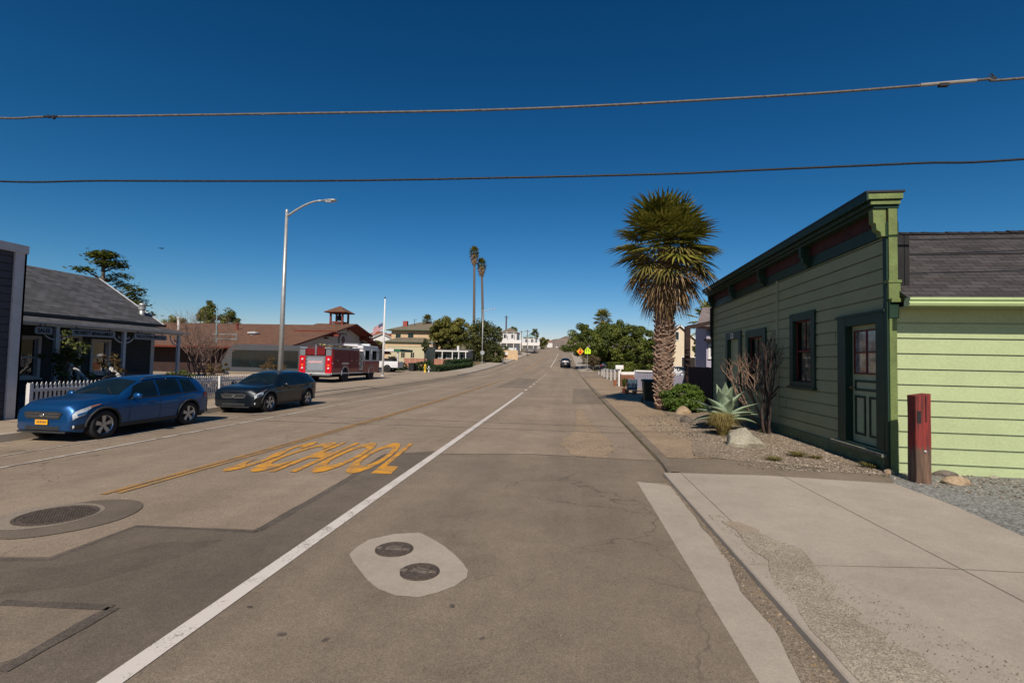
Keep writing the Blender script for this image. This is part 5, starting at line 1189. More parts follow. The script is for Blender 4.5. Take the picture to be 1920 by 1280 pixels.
def layered_tree():
    rnd = random.Random(8); base = Vector((-30.0,28,.4)); t = thing('layered_tree', 'tall tree with flat tiers of yellow-green foliage behind the grey cottage roof', 'tree', base)
    m = MB(); top = base+Vector((0,0,8.3)); m.tube([base-Vector((0,0,.2)), base.lerp(top,.5)+Vector((.15,0,0)), top], [.3,.18,.04], 8); cl = []
    for i in range(46):
        f = rnd.uniform(.42,1); z = 8.1*f; R_m = 4.4*(1-f)**.75+.25; a = rnd.uniform(0,6.28); p = base+Vector((math.cos(a)*R_m*rnd.uniform(.45,1.), math.sin(a)*R_m*.8, z)); m.tube([base+Vector((0,0,z-.5)), p], [.07,.02], 4); cl.append((p, .42+.35*(1-f)))
    m.build('trunk', BARK, t); m = MB()
    for c, r in cl:
        for _ in range(170):
            v = Vector((rnd.gauss(0,.5), rnd.gauss(0,.5), rnd.gauss(0,.16)))*r*1.25; p = c+v; n = Vector((rnd.uniform(-.6,.6), rnd.uniform(-.6,.6), 1)).normalized(); a = n.orthogonal().normalized(); a = a*math.cos(rnd.random()*6)+n.cross(a)*math.sin(rnd.random()*6); b = n.cross(a)*.06; a = a*.13
            m.add([p-a, p+b, p+a, p-b], [(0,1,2,3)])
    m.build('crown', YT_, t, recalc=False)
layered_tree()
# ------------------------------------------------------------------ fire station
TANW = M('station_grey_wall', (.40,.37,.34), .8, .06, 1.5, scale2=25, var2=.05); MAR = M('maroon_wall', (.035,.018,.016), .8, .2, 2); RBR = M('red_brown_trim', (.16,.035,.022), .6, .15, 4)
def station():
    O = Vector((-24, 38.6, 0)); t = thing('fire_station', 'low fire station with a wide brown roof and a grey gable facing the street', 'building', O)
    ya, yb, yr = 38.4, 62.5, 50.8; ze, zr = 2.85, 5.62; zg = .35; XL = -52
    m = MB()
    def zrf(y): return ze+(zr-ze)*(y-ya)/(yr-ya) if y < yr else ze+(zr-ze)*(yb-y)/(yb-yr)
    # gable wall as a band with two bay openings
    def strip(y0, y1, z0=None): 
        ys = [y0]+[y for y in (yr,) if y0 < y < y1]+[y1]
        for p, q in zip(ys, ys[1:]): m.add([(-24.3,p,z0 if z0 is not None else zg-.3),(-24.3,q,z0 if z0 is not None else zg-.3),(-24.3,q,zrf(q)-.12),(-24.3,p,zrf(p)-.12)], [(0,1,2,3)])
    strip(ya+.5,39.4); strip(39.4,43.6,2.75); strip(43.6,45.0); strip(45.0,49.6,2.9); strip(49.6,50.9); strip(50.9,55.4,2.9); strip(55.4,yb-.3)
    m.build('gable_wall', TANW, t)
    m = MB(); m.box((-25.6,39.2,zg-.2), (-25.5,56,2.95)); m.box((XL,ya+1.2,zg-.3), (-24.6,ya+1.3,ze+.2)); m.box((XL,yb-1.2,zg-.3), (-24.4,yb-1.1,ze)); m.build('wall', MAR, t)
    for y0, y1 in ((45.0,49.6),(50.9,55.4)):
        m = MB(); 
        for i in range(5): m.box((-24.62,y0+.02,zg+.0+i*.52), (-24.56,y1-.02,zg+.50+i*.52))
        m.build('bay_door', M('bay_door_red', (.14,.02,.018), .5, .1, 3), t)
    m = MB(); m.box((-25.2,39.5,zg-.1), (-25.1,43.5,2.7)); m.build('open_bay', DARKIN, t)
    roofslab('roof', ((XL,ya-.3,ze-.06),(-23.35,ya-.3,ze-.06),(-23.35,yr,zr),(XL,yr,zr)), .16, SHB, t, RBR)
    roofslab('roof', ((-23.35,yb+.3,ze-.06),(XL,yb+.3,ze-.06),(XL,yr+.01,zr),(-23.35,yr+.01,zr)), .16, SHB, t, RBR)
    # forward, slightly raised ridge piece carrying the bell tower, and its beams
    roofslab('porch_roof', ((-27.5,yr-4.6,zr-.90),(-22.9,yr-4.6,zr-.90),(-22.9,yr,zr+.16),(-27.5,yr,zr+.16)), .14, SHB, t, RBR)
    roofslab('porch_roof', ((-22.9,yr+4.6,zr-.90),(-27.5,yr+4.6,zr-.90),(-27.5,yr+.01,zr+.16),(-22.9,yr+.01,zr+.16)), .14, SHB, t, RBR)
    for y in (yr-4.1, yr+4.1): m = MB(); m.box((-25,y-.25,zrf(y)-.55), (-22.85,y+.25,zrf(y)-.18)); m.build('beam_end', RBR, t)
    for y in (46.5,55.2,48.6): m = MB(); m.box((-24.4,y-.2,zrf(y)-.75), (-24.0,y+.2,zrf(y)-.6)); m.build('gable_vent', DARKM, t)
    m = MB(); m.box((-24.28,49.4,3.15), (-24.22,51.2,4.65)); sg = m.build('station_emblem', M('emblem_frame', (.10,.085,.08), .6, .2, 6), t)
    m = MB(); m.box((-24.22,49.5,3.25), (-24.20,51.1,4.55)); m.build('emblem_board', M('emblem_grey', (.40,.38,.36), .6, .15, 6), sg)
    m = MB(); m.lathe([(0,0),(.42,0),(.42,.02),(0,.03)], (-24.19,50.3,4.0), 8, axis='x'); m.box((-24.19,49.7,3.42),(-24.17,50.9,3.55)); m.build('emblem', M('emblem_dark', (.12,.05,.05), .6, .4, 9), sg)
    # bell tower
    cx, cy, cz = -24.95, yr, zr; tw = MB()
    for sx in (-1, 1):
        for sy in (-1, 1): tw.box((cx+sx*.68-.09,cy+sy*.68-.09,cz-.6), (cx+sx*.68+.09,cy+sy*.68+.09,cz+1.40))
    b = tw.build('tower_post', RBR, t); m = MB()
    for s in (-1, 1): m.box((cx-.7,cy+s*.68-.05,cz+.18), (cx+.7,cy+s*.68+.05,cz+.36)); m.box((cx+s*.68-.05,cy-.62,cz+.2), (cx+s*.68+.05,cy+.62,cz+.34))
    m.build('tower_rail', RBR, t)
    q = [Vector((cx-1.22,cy-1.22,cz+1.38)), Vector((cx+1.22,cy-1.22,cz+1.38)), Vector((cx+1.22,cy+1.22,cz+1.38)), Vector((cx-1.22,cy+1.22,cz+1.38))]; ap = Vector((cx,cy,cz+2.12))
    for i in range(4): a, c = q[i], q[(i+1)%4]; roofslab('tower_roof', (a, c, ap+(c-a).normalized()*.02, ap-(c-a).normalized()*.02), .10, SHB, t, RBR)
    m = MB(); m.lathe([(.06,1.22),(.14,1.18),(.19,.95),(.26,.72),(.40,.52),(.38,.50),(.22,.78),(.1,1.1)], (cx,cy,cz), 20); m.bar((cx-.68,cy,cz+1.27),(cx+.68,cy,cz+1.27),.06); m.tube([(cx+.1+.38*math.cos(a),cy-.3,cz+.95+.38*math.sin(a)) for a in [6.28*i/16 for i in range(17)]], .02, 4); m.build('bell', M('dark_bronze', (.045,.045,.05), .4, .2, 6, metal=.6), t, smooth=True)
    for (px, py0, py1, r, mt, nm, Y) in ((335,597,616,.12,WHITEP,'roof_vent',46),(445,608,626,.13,RBR,'roof_vent',46.5),(475,625,629,.35,GREYW,'roof_vent',44)):
        a, c = at(px, py1, Y), at(px, py0, Y); m = MB(); m.tube([a-Vector((0,0,.4)), c], r, 8); m.lathe([(r*1.5,0),(r*1.5,.12),(0,.2)], c, 10); m.build(nm, mt, t)
    return t
station()
def antenna(px, y0, y1, Y, label, mat=STEEL):
    a, c = at(px, y1, Y), at(px+2, y0, Y); m = MB(); m.tube([a, a.lerp(c,.5), c], [.05,.04,.03], 6); t = thing('antenna_mast', label, 'antenna', a)
    m.build('mast', mat, t); m = MB(); h = (c-a).z
    for k in (.45,.55): m.bar(a+Vector((-.5,0,h*k-1)), a+Vector((1.9,0,h*k-1)), .03)
    m.bar(a+Vector((1.9,0,h*.40-1)), a+Vector((1.9,0,h*.58-1)), .03); m.build('cross_arm', mat, t); return t
antenna(405, 567, 652, 40, 'thin pale blue antenna mast rising above the station roof left of the lamp post', M('pale_blue_pole', (.22,.42,.48), .5, .1, 6))
# silver van behind the low tan wall
def van():
    t = thing('shuttle_van', 'long silver van with dark windows standing behind the low tan wall', 'van'); sv = carpaint('silver_van_paint', (.10,.103,.112), .5)
    m = MB(); pr = [(-3.2,.45),(3.2,.45),(3.25,1.2),(3.2,2.35),(3.05,2.62),(-2.2,2.66),(-2.6,2.5),(-3.25,1.5),(-3.3,.9)]
    m.prism([(x,-1.0,z) for x, z in pr], (0,2.0,0)); b = m.build('body', sv, t, bevel=.07)
    m = MB(); m.box((-2.4,-1.015,1.02), (2.9,-.999,2.25)); m.build('side_windows', CGL, b)
    m = MB()
    for x in (-.9,.4,1.6): m.box((x,-1.022,1.30), (x+.05,-1.014,2.15))
    m.build('window_pillar', BLACK, b)
    m = MB(); m.box((3.0,-1.03,.95), (3.22,-.99,1.35)); m.build('tail_light', REDL, b)
    m = MB(); m.box((-3.0,-1.02,.45), (3.1,-.99,.62)); m.build('sill', PLAS, b)
    for x in (-2.0, 2.0):
        for s in (-1, 1):
            c = Vector((x, s*.88, .38)); m = MB(); m.lathe([(.22,-.11),(.38,-.11),(.38,.11),(.22,.11)], c, 24, axis='y'); w_ = m.build('wheel', BLACK, t, smooth=True)
            m = MB(); m.lathe([(0,s*.05),(.23,s*.09)], c, 16, axis='y'); m.build('rim', RIMM, w_)
    t.location = (-21.6, 33.4, .18); t.rotation_euler = (0,0,R_(-4)); return t
van()
t = thing('low_wall', 'low tan rendered wall behind the picket fence before the silver van', 'wall', (-20,30.5,.2)); m = MB(); m.box((-22.6,30.4,.1), (-16.9,30.65,.85)); m.box((-22.65,30.36,.85), (-16.85,30.69,.92)); m.build('wall', C_CONT, t)
# ------------------------------------------------------------------ street lamps
def lamp(name, label, x, y, z0, H, reach, rise, r=.09, sgn=1, group='street lamps'):
    t = thing(name, label, 'street lamp', (x, y, z0), 0, group); m = MB(); m.tube([(x,y,z0-.1),(x,y,z0+H*.5),(x,y,z0+H)], [r*1.25,r,r*.65], 14); m.lathe([(r*.7,0),(r*.6,.08),(0,.12)], (x,y,z0+H), 12); m.build('pole', STEEL, t, smooth=True)
    m = MB(); m.lathe([(r*2.2,0),(r*2.2,.05),(r*1.4,.08),(r*1.4,.3)], (x,y,z0), 14); m.build('base_plate', STEEL, t)
    p0 = Vector((x,y,z0+H-.25)); pts = [p0+Vector((sgn*reach*f, 0, rise*math.sin(f*math.pi/2))) for f in [i/10 for i in range(11)]]; m = MB(); m.tube(pts, [.055-.015*i/10 for i in range(11)], 10); m.build('arm', STEEL, t, smooth=True)
    e = pts[-1]; m = MB(); hw = [(0,.03,.03),(.12,.06,.05),(.35,.13,.07),(.62,.13,.06),(.72,.08,.04)]; n = 12
    for (dx, a, b) in hw:
        for j in range(n): q = 2*math.pi*j/n; m.v.append(e+Vector((sgn*dx, a*math.cos(q), b*math.sin(q))))
    for i in range(len(hw)-1):
        for j in range(n): m.f.append((i*n+j, i*n+(j+1)%n, (i+1)*n+(j+1)%n, (i+1)*n+j))
    m.f += [tuple(range(n)), tuple(4*n+j for j in range(n))]; m.mi = [0]*len(m.f); h = m.build('lamp_head', STEEL, t, smooth=True)
    m = MB(); m.box(e+Vector((sgn*.36-.14,-.09,-.085)), e+Vector((sgn*.36+.14,.09,-.05))); m.build('lens', LENS, h); return t
lamp('street_lamp', 'tall near grey street lamp with a curved arm on the pavement by the white fence', -13.4, 21.5, .1, 8.85, 1.75, .75, .10)
lamp('street_lamp', 'distant street lamp with its arm out over the road, before the dark green tree', -16.6, 95, 1.55, 10.6, 1.9, .5, .11)
# ------------------------------------------------------------------ wires
def wire(name, label, pts, Y, r, mat, extra=None):
    W_ = [at(px, py, Y) for px, py in pts]; d0 = (W_[0]-W_[1]).normalized(); d1 = (W_[-1]-W_[-2]).normalized()
    W_ = [W_[0]+d0*8+Vector((0,0,.5))]+W_+[W_[-1]+d1*9+Vector((0,0,.4))]
    out = []
    for i in range(len(W_)-1):
        p0, p1, p2, p3 = W_[max(i-1,0)], W_[i], W_[i+1], W_[min(i+2,len(W_)-1)]
        for k in range(8):
            s = k/8; out.append(.5*((2*p1)+(p2-p0)*s+(2*p0-5*p1+4*p2-p3)*s*s+(-p0+3*p1-3*p2+p3)*s**3))
    out.append(W_[-1]); t = thing(name, label, 'cable', out[0]); m = MB(); m.tube(out, r, 6); 
    # helical lashing strand
    h = []; 
    for i in range(len(out)-1):
        for k in range(6):
            s = k/6; c = out[i].lerp(out[i+1], s); a = (i*6+k)*1.3; h.append(c+Vector((0, math.cos(a), math.sin(a)))*r)
    m.tube(h, r*.22, 4, 1 if extra else 0, False); m.build('cable', mat, t, smooth=True); return t, W_
WG = M('grey_cable', (.12,.105,.09), .6, .25, 12); WB = M('black_cable', (.018,.018,.02), .55, .25, 12)
tw, Wp = wire('overhead_cable', 'upper grey overhead cable crossing the whole street', [(-60,218),(100,219),(480,214),(960,205),(1440,181),(1720,161),(1850,149),(1990,140)], 8.5, .020, WG)
c0 = at(96,219,8.5); m = MB(); m.tube([c0+Vector((-.16,0,.005)), c0+Vector((.16,0,-.0))], .024, 8); m.box(c0+Vector((-.09,-.02,-.02)), c0+Vector((-.03,.02,.03))); m.box(c0+Vector((.04,-.02,-.05)), c0+Vector((.08,.02,.01))); m.build('splice', DARKM, tw)
c1 = at(1770,157,8.5); c2 = at(1862,148,8.5); m = MB(); m.tube([at(1725,160,8.5), at(1830,151,8.5)], .028, 8); m.build('splice_sleeve', M('pale_sleeve', (.26,.235,.205), .5, .15, 9), tw)
m = MB(); m.box(c1+Vector((-.08,-.03,-.05)), c1+Vector((.06,.03,.0))); m.bar(c2+Vector((-.10,0,0)), c2+Vector((-.02,0,.09)), .014); m.bar(c2+Vector((-.02,0,.09)), c2+Vector((.03,0,0)), .014); m.box(c2+Vector((-.04,-.02,-.02)), c2+Vector((.04,.02,.03))); m.build('clamp', DARKM, tw)
wire('overhead_cable', 'lower black overhead cable crossing the whole street', [(-60,337),(200,339),(600,339),(960,333),(1250,326),(1440,318),(1720,306),(1990,293)], 8.5, .018, WB)
# ------------------------------------------------------------------ generic house
def house(name, label, x0, x1, y0, y1, z0, ze, zr, wall, roofm, trim, roof='hip', axis='x', wins=(), over=.4, cat='house', extra=None, group=None):
    """walls, roof and windows; windows as (side, a, b, z0, z1) with side 's' facing the camera or 'e' / 'w' the street"""
    t = thing(name, label, cat, ((x0+x1)/2, y0, z0), 0, group); m = MB(); m.box((x0,y0,z0-.6), (x1,y1,ze)); wl = m.build('wall', wall, t)
    a, b, c, d = x0-over, x1+over, y0-over, y1+over
    if roof == 'hip':
        if (b-a) > (d-c): k = (d-c)/2; r0, r1 = Vector((a+k,(c+d)/2,zr)), Vector((b-k,(c+d)/2,zr)); qs = [((a,c,ze),(b,c,ze),r1,r0),((b,d,ze),(a,d,ze),r0,r1),((a,d,ze),(a,c,ze),r0,r0+Vector((0,.01,0))),((b,c,ze),(b,d,ze),r1+Vector((0,.01,0)),r1)]
        else: k = (b-a)/2; r0, r1 = Vector(((a+b)/2,c+k,zr)), Vector(((a+b)/2,d-k,zr)); qs = [((a,d,ze),(a,c,ze),r0,r1),((b,c,ze),(b,d,ze),r1,r0),((a,c,ze),(b,c,ze),r0+Vector((.01,0,0)),r0),((b,d,ze),(a,d,ze),r1,r1+Vector((.01,0,0)))]
    elif roof == 'gable':
        if axis == 'y':
            r0, r1 = Vector(((a+b)/2,c,zr)), Vector(((a+b)/2,d,zr)); qs = [((a,d,ze),(a,c,ze),r0,r1),((b,c,ze),(b,d,ze),r1,r0)]
            for y in (y0, y1-.02): m = MB(); m.prism([(x0,y,ze),(x1,y,ze),((x0+x1)/2,y,ze+(zr-ze)*(x1-x0)/(b-a))], (0,.02,0)); m.build('gable', wall, t)
        else:
            r0, r1 = Vector((a,(c+d)/2,zr)), Vector((b,(c+d)/2,zr)); qs = [((a,c,ze),(b,c,ze),r1,r0),((b,d,ze),(a,d,ze),r0,r1)]
            for x in (x0, x1-.02): m = MB(); m.prism([(x,y0,ze),(x,y1,ze),(x,(y0+y1)/2,ze+(zr-ze)*(y1-y0)/(d-c))], (.02,0,0)); m.build('gable', wall, t)
    else: qs = [((a,c,ze+.05),(b,c,ze+.05),Vector((b,d,zr+.05)),Vector((a,d,zr+.05)))]
    for q in qs: rf = roofslab('roof', q, .12, roofm, t, trim)
    for (sd_, p, q, za, zb) in wins:
        F = {'s': Frame((x0,y0,0),(1,0,0),(0,-1,0)), 'e': Frame((x1,y0,0),(0,1,0),(1,0,0)), 'w': Frame((x0,y0,0),(0,1,0),(-1,0,0))}[sd_]
        m = MB(); fr = .08; F.box(m, p-fr, p, .0, .05, z0+za-fr, z0+zb+fr); F.box(m, q, q+fr, .0, .05, z0+za-fr, z0+zb+fr); F.box(m, p, q, .0, .048, z0+za-fr, z0+za); F.box(m, p, q, .0, .048, z0+zb, z0+zb+fr)
        F.box(m, (p+q)/2-.03, (p+q)/2+.03, .0, .045, z0+za, z0+zb)
        w_ = m.build('window', trim if trim is not None else WHITEP, t); m = MB(); F.box(m, p, q, .002, .02, z0+za, z0+zb); m.build('pane', CGL, w_)
    if extra: extra(t)
    return t
# ------------------------------------------------------------------ flag and pole
def flagpole():
    p = at(717,706,45); p.z = gz(p.x, 45)+.03; tp = at(722,560,45); t = thing('flagpole', 'white flagpole with a flag at half mast in front of the fire engine', 'flagpole', p)
    m = MB(); m.tube([p-Vector((0,0,.1)), p.lerp(tp,.5), tp], [.11,.085,.05], 12); m.build('pole', WHITEP, t, smooth=True)
    m = MB(); m.lathe([(0,0),(.07,.04),(.08,.1),(.05,.16),(0,.19)], tp, 10); m.build('finial', DARKM, t, smooth=True)
    m = MB(); m.lathe([(.16,0),(.16,.12),(.12,.14)], p, 12); m.build('base_plate', GREYW, t)
    m = MB(); m.tube([p+Vector((.13,-.02,1.2)), tp+Vector((.06,-.02,-.1))], .008, 4); m.build('halyard', GREYW, t)
    # flag: canton by the pole, stripes, flying left and drooping
    a = at(719,611,45); fl = thing('flag', 'red, white and blue striped flag flying at half mast', 'flag', a); NX, NY = 26, 13; Wd, Hh = 1.05, .62; vs = []
    for j in range(NY+1):
        for i in range(NX+1):
            u = i/NX; v = j/NY; vs.append(a+Vector((-.06-Wd*u*.86, .10*math.sin(u*8+v*1.2)*u-.25*u, Hh/2-Hh*v-.62*u**1.3+.05*math.sin(u*9+v*2)*u)))
    m = MB(); m.v = vs; m.f = []; 
    for j in range(NY):
        for i in range(NX): m.f.append((j*(NX+1)+i, j*(NX+1)+i+1, (j+1)*(NX+1)+i+1, (j+1)*(NX+1)+i)); m.mi.append(2 if (i < NX*.4 and j < 7) else (0 if j % 2 == 0 else 1))
    o = m.build('cloth', [M('flag_red', (.35,.02,.03), .8, .1, 4), M('flag_white', (.55,.50,.50), .8, .1, 4), M('flag_blue', (.02,.03,.10), .8, .1, 4)], fl, smooth=True)
    st = MB(); 
    for j in range(5):
        for i in range(6):
            q = vs[(1+j)*(NX+1)+1+int(i*1.6)]; st.add([q+Vector((-.012,-.006,0)), q+Vector((0,-.006,.014)), q+Vector((.012,-.006,0)), q+Vector((0,-.006,-.014))], [(0,1,2,3)])
    st.build('stars', WHITEP, fl, recalc=False)
flagpole()
def pickup():
    t = thing('pickup_truck', 'white pickup truck with a rack parked across the forecourt behind the flagpole', 'pickup'); wp = carpaint('white_truck_paint', (.66,.66,.67), 0)
    m = MB(); pr = [(-2.9,.55),(2.6,.55),(2.62,1.28),(-.35,1.28),(-.45,1.9),(-.6,1.95),(-1.6,1.93),(-2.05,1.32),(-2.85,1.15),(-2.95,.8)]; m.prism([(x,-.95,z) for x, z in pr], (0,1.9,0)); b = m.build('body', wp, t, bevel=.05)
    m = MB(); m.box((-1.75,-.965,1.32), (-.62,-.949,1.82)); m.build('side_window', CGL, b)
    m = MB(); m.box((-.2,-.85,1.2), (2.5,.85,1.29)); m.build('load_bed', DARKIN, b)
    m = MB(); m.box((-.1,-.7,1.29), (1.9,.7,1.62)); m.build('tool_box', DARKM, b)
    for x0, x1 in ((.0,.8),(1.9,2.5)): m = MB(); m.box((x0,-.975,.75), (x1,-.949,1.2)); m.build('side_locker', wp, b)
    for x in (-2.0, 1.35):
        for s in (-1, 1):
            c = Vector((x, s*.84, .39)); m = MB(); m.lathe([(.22,-.12),(.39,-.12),(.39,.12),(.22,.12)], c, 24, axis='y'); w_ = m.build('wheel', BLACK, t, smooth=True); m = MB(); m.lathe([(0,s*.05),(.23,s*.09)], c, 16, axis='y'); m.build('rim', RIMM, w_)
            m = MB(); m.lathe([(0,0),(.46,0)], (x,s*.956,.44), 20, axis='y'); m.build('wheel_well', DARKIN, t)
    m = MB(); m.box((2.60,-.9,.9), (2.66,-.7,1.2)); m.build('tail_light', REDL, b)
    x, y = -21.9, 55.; t.location = (x, y, gz(x,y)-.0)
pickup()
# ------------------------------------------------------------------ filling-station like canopy, flat roofed cream building, porch house
GRN = M('green_fascia', (.03,.12,.07), .5, .15, 4); CREAM = M('cream_stucco', (.48,.42,.28), .85, .05, 1.2, scale2=20, var2=.05); PINK = M('salmon_wall', (.36,.16,.11), .85, .2, 4, scale2=18, var2=.15); PEACH = M('peach_wall', (.52,.37,.22), .85, .06, 1.5)
def canopy():
    y = 60.; a = at(689,660,y); b = at(751,660,y); zt = at(720,654,y).z; t = thing('canopy', 'flat white canopy with a green corner on thin posts behind the pickup truck', 'canopy', (a.x, y, gz(a.x,y)))
    m = MB(); m.box((a.x,y,zt-.28), (b.x-.9,y+5,zt)); m.build('canopy_roof', WHITEP, t); m = MB(); m.box((b.x-.895,y-.02,zt-.3), (b.x,y+5,zt+.03)); m.build('corner_fascia', GRN, t)
    for px in (712, 746):
        for yy in (y+.3, y+4.6): q = at(px,670,yy); m = MB(); m.box((q.x-.07,yy-.07,gz(q.x,yy)), (q.x+.07,yy+.07,zt-.31)); m.build('post', GREYW, t)
canopy()
x0 = at(727,660,78).x; x1 = at(798,660,78).x; zt = at(760,649,78).z; z0 = pro(78)+.2
house('cream_building', 'flat-roofed cream building with two small windows behind the salmon wall', x0, x1, 78, 84, z0, zt, zt+.02, CREAM, SHO, CREAM, 'flat', wins=[('s',2.35,2.95,1.35,2.2),('s',4.0,4.55,1.35,2.2)], over=.05, cat='building')
x0 = at(752,617,96).x-2; x1 = at(806,617,96).x; ze = at(775,619,96).z; zr = at(795,604,100).z
def ex(t):
    p = at(761,602,98); m = MB(); m.box((p.x-.45,97.5,p.z-2), (p.x+.45,98.3,p.z)); m.build('chimney', M('red_brick', (.28,.07,.05), .85, .2, 8), t)
    q = at(777,598,98); m = MB(); m.tube([(q.x,98,q.z-2.2),q], .05, 5); m.bar(q+Vector((-.2,0,-.1)), q+Vector((.7,0,-.1)), .05); m.bar(q+Vector((-.1,0,-.5)), q+Vector((.5,0,-.5)), .04); m.build('aerial', DARKM, t)
house('two_storey_house', 'peach two-storey house with green eaves, hip roof and a red chimney', x0, x1+3, 96, 105, pro(96)+.3, ze, zr, PEACH, SHO, GRN, 'hip', wins=[('s',3.6,4.6,4.1,5.6),('s',1.0,1.9,4.1,5.4)], extra=ex, over=.9)
a = at(722,634,90); b = at(812,634,90); zz = a.z
house('green_roofed_annex', 'low annex with a green-edged roof in front of the peach house', a.x, b.x, 90, 94, pro(90)+.3, at(760,641,90).z, at(760,633,93).z, PEACH, SHO, GRN, 'hip', over=.4, cat='building')
pa = at(798,663,87); pb = at(877,663,87); zt = at(840,658,87).z
def exp_(t):
    for px in (800,815,829,848,860,873): q = at(px,670,85.9); m = MB(); m.box((q.x-.08,85.85,pro(85)+.2), (q.x+.08,86.0,zt-.1)); m.build('porch_post', WHITEP, t)
    m = MB(); m.box((pa.x-.2,85.8,zt-.12), (pb.x+.3,87.0,zt+.10)); m.build('porch_fascia', WHITEP, t)
    q = at(809,640,87); m = MB(); m.tube([(q.x,87.4,zt),(q.x,87.4,zt+1.9)], .10, 8); m.build('vent_pipe', STEEL, t)
    q = at(858,656,87); m = MB(); m.tube([(q.x,87.4,zt),(q.x,87.4,zt+1.)], .22, 8); m.build('roof_vent', WHITEP, t)
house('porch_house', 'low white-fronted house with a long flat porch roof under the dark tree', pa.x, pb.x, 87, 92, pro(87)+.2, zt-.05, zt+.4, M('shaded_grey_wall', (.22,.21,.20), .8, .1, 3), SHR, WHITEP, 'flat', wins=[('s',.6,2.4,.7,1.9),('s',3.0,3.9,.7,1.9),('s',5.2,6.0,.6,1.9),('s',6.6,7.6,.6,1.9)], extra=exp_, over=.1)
def salmon():
    t = thing('salmon_wall', 'salmon-coloured brick garden wall with pale caps in front of the cream building', 'wall', at(757,690,74)); z = pro(74)+.2
    for Y, pxa, pxb, zt in ((74,757,800,at(770,671.5,74).z),(83,800,884,at(840,673,83).z)):
        a, b = at(pxa,680,Y), at(pxb,680,Y); m = MB(); m.box((a.x,Y,z-.3),(b.x,Y+.2,zt-.08)); m.build('brickwork', PINK, t); m = MB(); m.box((a.x-.03,Y-.04,zt-.08),(b.x+.03,Y+.24,zt)); m.build('coping', M('salmon_cap', (.45,.24,.18), .8, .1, 5), t)
        n = int((b.x-a.x)/.9)
        for i in range(n): m = MB(); m.box((a.x+i*.9,Y-.06,z-.2),(a.x+i*.9+.14,Y-.002,zt-.1)); m.build('pier', M('salmon_cap', (.45,.24,.18)), t)
salmon()
HEDG = leafmat('hedge_leaves', [(.010,.022,.007),(.022,.045,.010),(.045,.08,.018)], .6, .15, 2)
def hedge(name, label, xa, ya, xb, yb, h, w_, n, seed, mat=HEDG, ls=.16):
    rnd = random.Random(seed); t = thing(name, label, 'hedge', (xa, ya, gz(xa, ya))); m = MB(); core = MB(); d = Vector((xb-xa, yb-ya, 0)); L_ = d.length; d.normalize(); s = Vector((-d.y, d.x, 0))
    K = max(2, int(L_/2))
    for i in range(K):
        a = Vector((xa, ya, 0))+d*L_*i/K; b = Vector((xa, ya, 0))+d*L_*(i+1)/K; za, zb = gz(a.x,a.y), gz(b.x,b.y); q = w_*.36
        core.add([a-s*q+Vector((0,0,za)), a+s*q+Vector((0,0,za)), a+s*q+Vector((0,0,za+h*.85)), a-s*q+Vector((0,0,za+h*.85)), b-s*q+Vector((0,0,zb)), b+s*q+Vector((0,0,zb)), b+s*q+Vector((0,0,zb+h*.85)), b-s*q+Vector((0,0,zb+h*.85))], [(0,1,2,3),(4,7,6,5),(0,4,5,1),(1,5,6,2),(2,6,7,3),(3,7,4,0)])
    core.build('stems', M('hedge_core', (.012,.02,.008), .9, .2, 4), t)
    for _ in range(n):
        u = rnd.random()*L_; v = rnd.uniform(-.5,.5)*w_; z = rnd.random()*h
        e = rnd.choice((0,1,2)); v = (.46+.08*rnd.random())*w_*(-1 if rnd.random() < .5 else 1) if e else v; z = h*(.93+.1*rnd.random()+.06*mnoise.noise(Vector((u*.8,seed,0)))) if not e else z
        p = Vector((xa, ya, 0))+d*u+s*v; p.z = gz(p.x, p.y)+z; nn = Vector((rnd.uniform(-1,1), rnd.uniform(-1,1), rnd.uniform(-.3,1))).normalized(); a = nn.orthogonal().normalized()*ls*rnd.uniform(.5,1); b = nn.cross(a)*.6
        m.add([p-a, p+b, p+a, p-b], [(0,1,2,3)])
    m.build('foliage', mat, t, recalc=False)
hedge('hedge', 'low dark green clipped hedge sloping up along the pavement before the porch house', -16.9, 60, -16.2, 79, .75, 1.6, 5200, 1)
hedge('hedge', 'taller block of hedge at the far end of the low hedge, under the dark tree', -17.6, 71, -16.6, 82, 1.25, 1.4, 4200, 2)
for i, (px, py, Y, r, h, l) in enumerate(((788,684,61,.75,1.5,'dark round bush left of the yellow hydrant'),(803,676,64,.9,1.7,'brownish bush behind the yellow hydrant'),(736,672,63,.8,2.1,'tall shrub beside the canopy post'),(757,683,60,.6,1.2,'dark potted bush right of the white pickup'),(744,686,59.5,.5,1.0,'small pale shrub touching the white pickup tail'))):
    c = at(px, py, Y); g_ = gz(c.x, Y); clump_tree('bush', l, (c.x,Y,g_), (c.x,Y,g_+h*.5), (r,r,h*.5), 26, 1100, .16, HEDG if i != 2 else LFR, 60+i, .05, 'bush', clr=.35, limbs=2)
for px, Y in ((772,60),(778,61)):
    c = at(px,690,Y); g_ = gz(c.x,Y); t = thing('wheeled_bin', 'dark wheeled bin %s beside the pale gate post' % ('on the left' if px == 772 else 'on the right'), 'bin', (c.x,Y,g_)); m = MB(); m.prism([(c.x-.3,Y-.3,g_),(c.x+.3,Y-.3,g_),(c.x+.35,Y-.35,g_+1.0),(c.x-.35,Y-.35,g_+1.0)], (0,.6,0)); m.build('bin_body', DARKM, t); m = MB(); m.box((c.x-.37,Y-.38,g_+1.0),(c.x+.37,Y+.3,g_+1.07)); m.build('lid', DARKM, t)
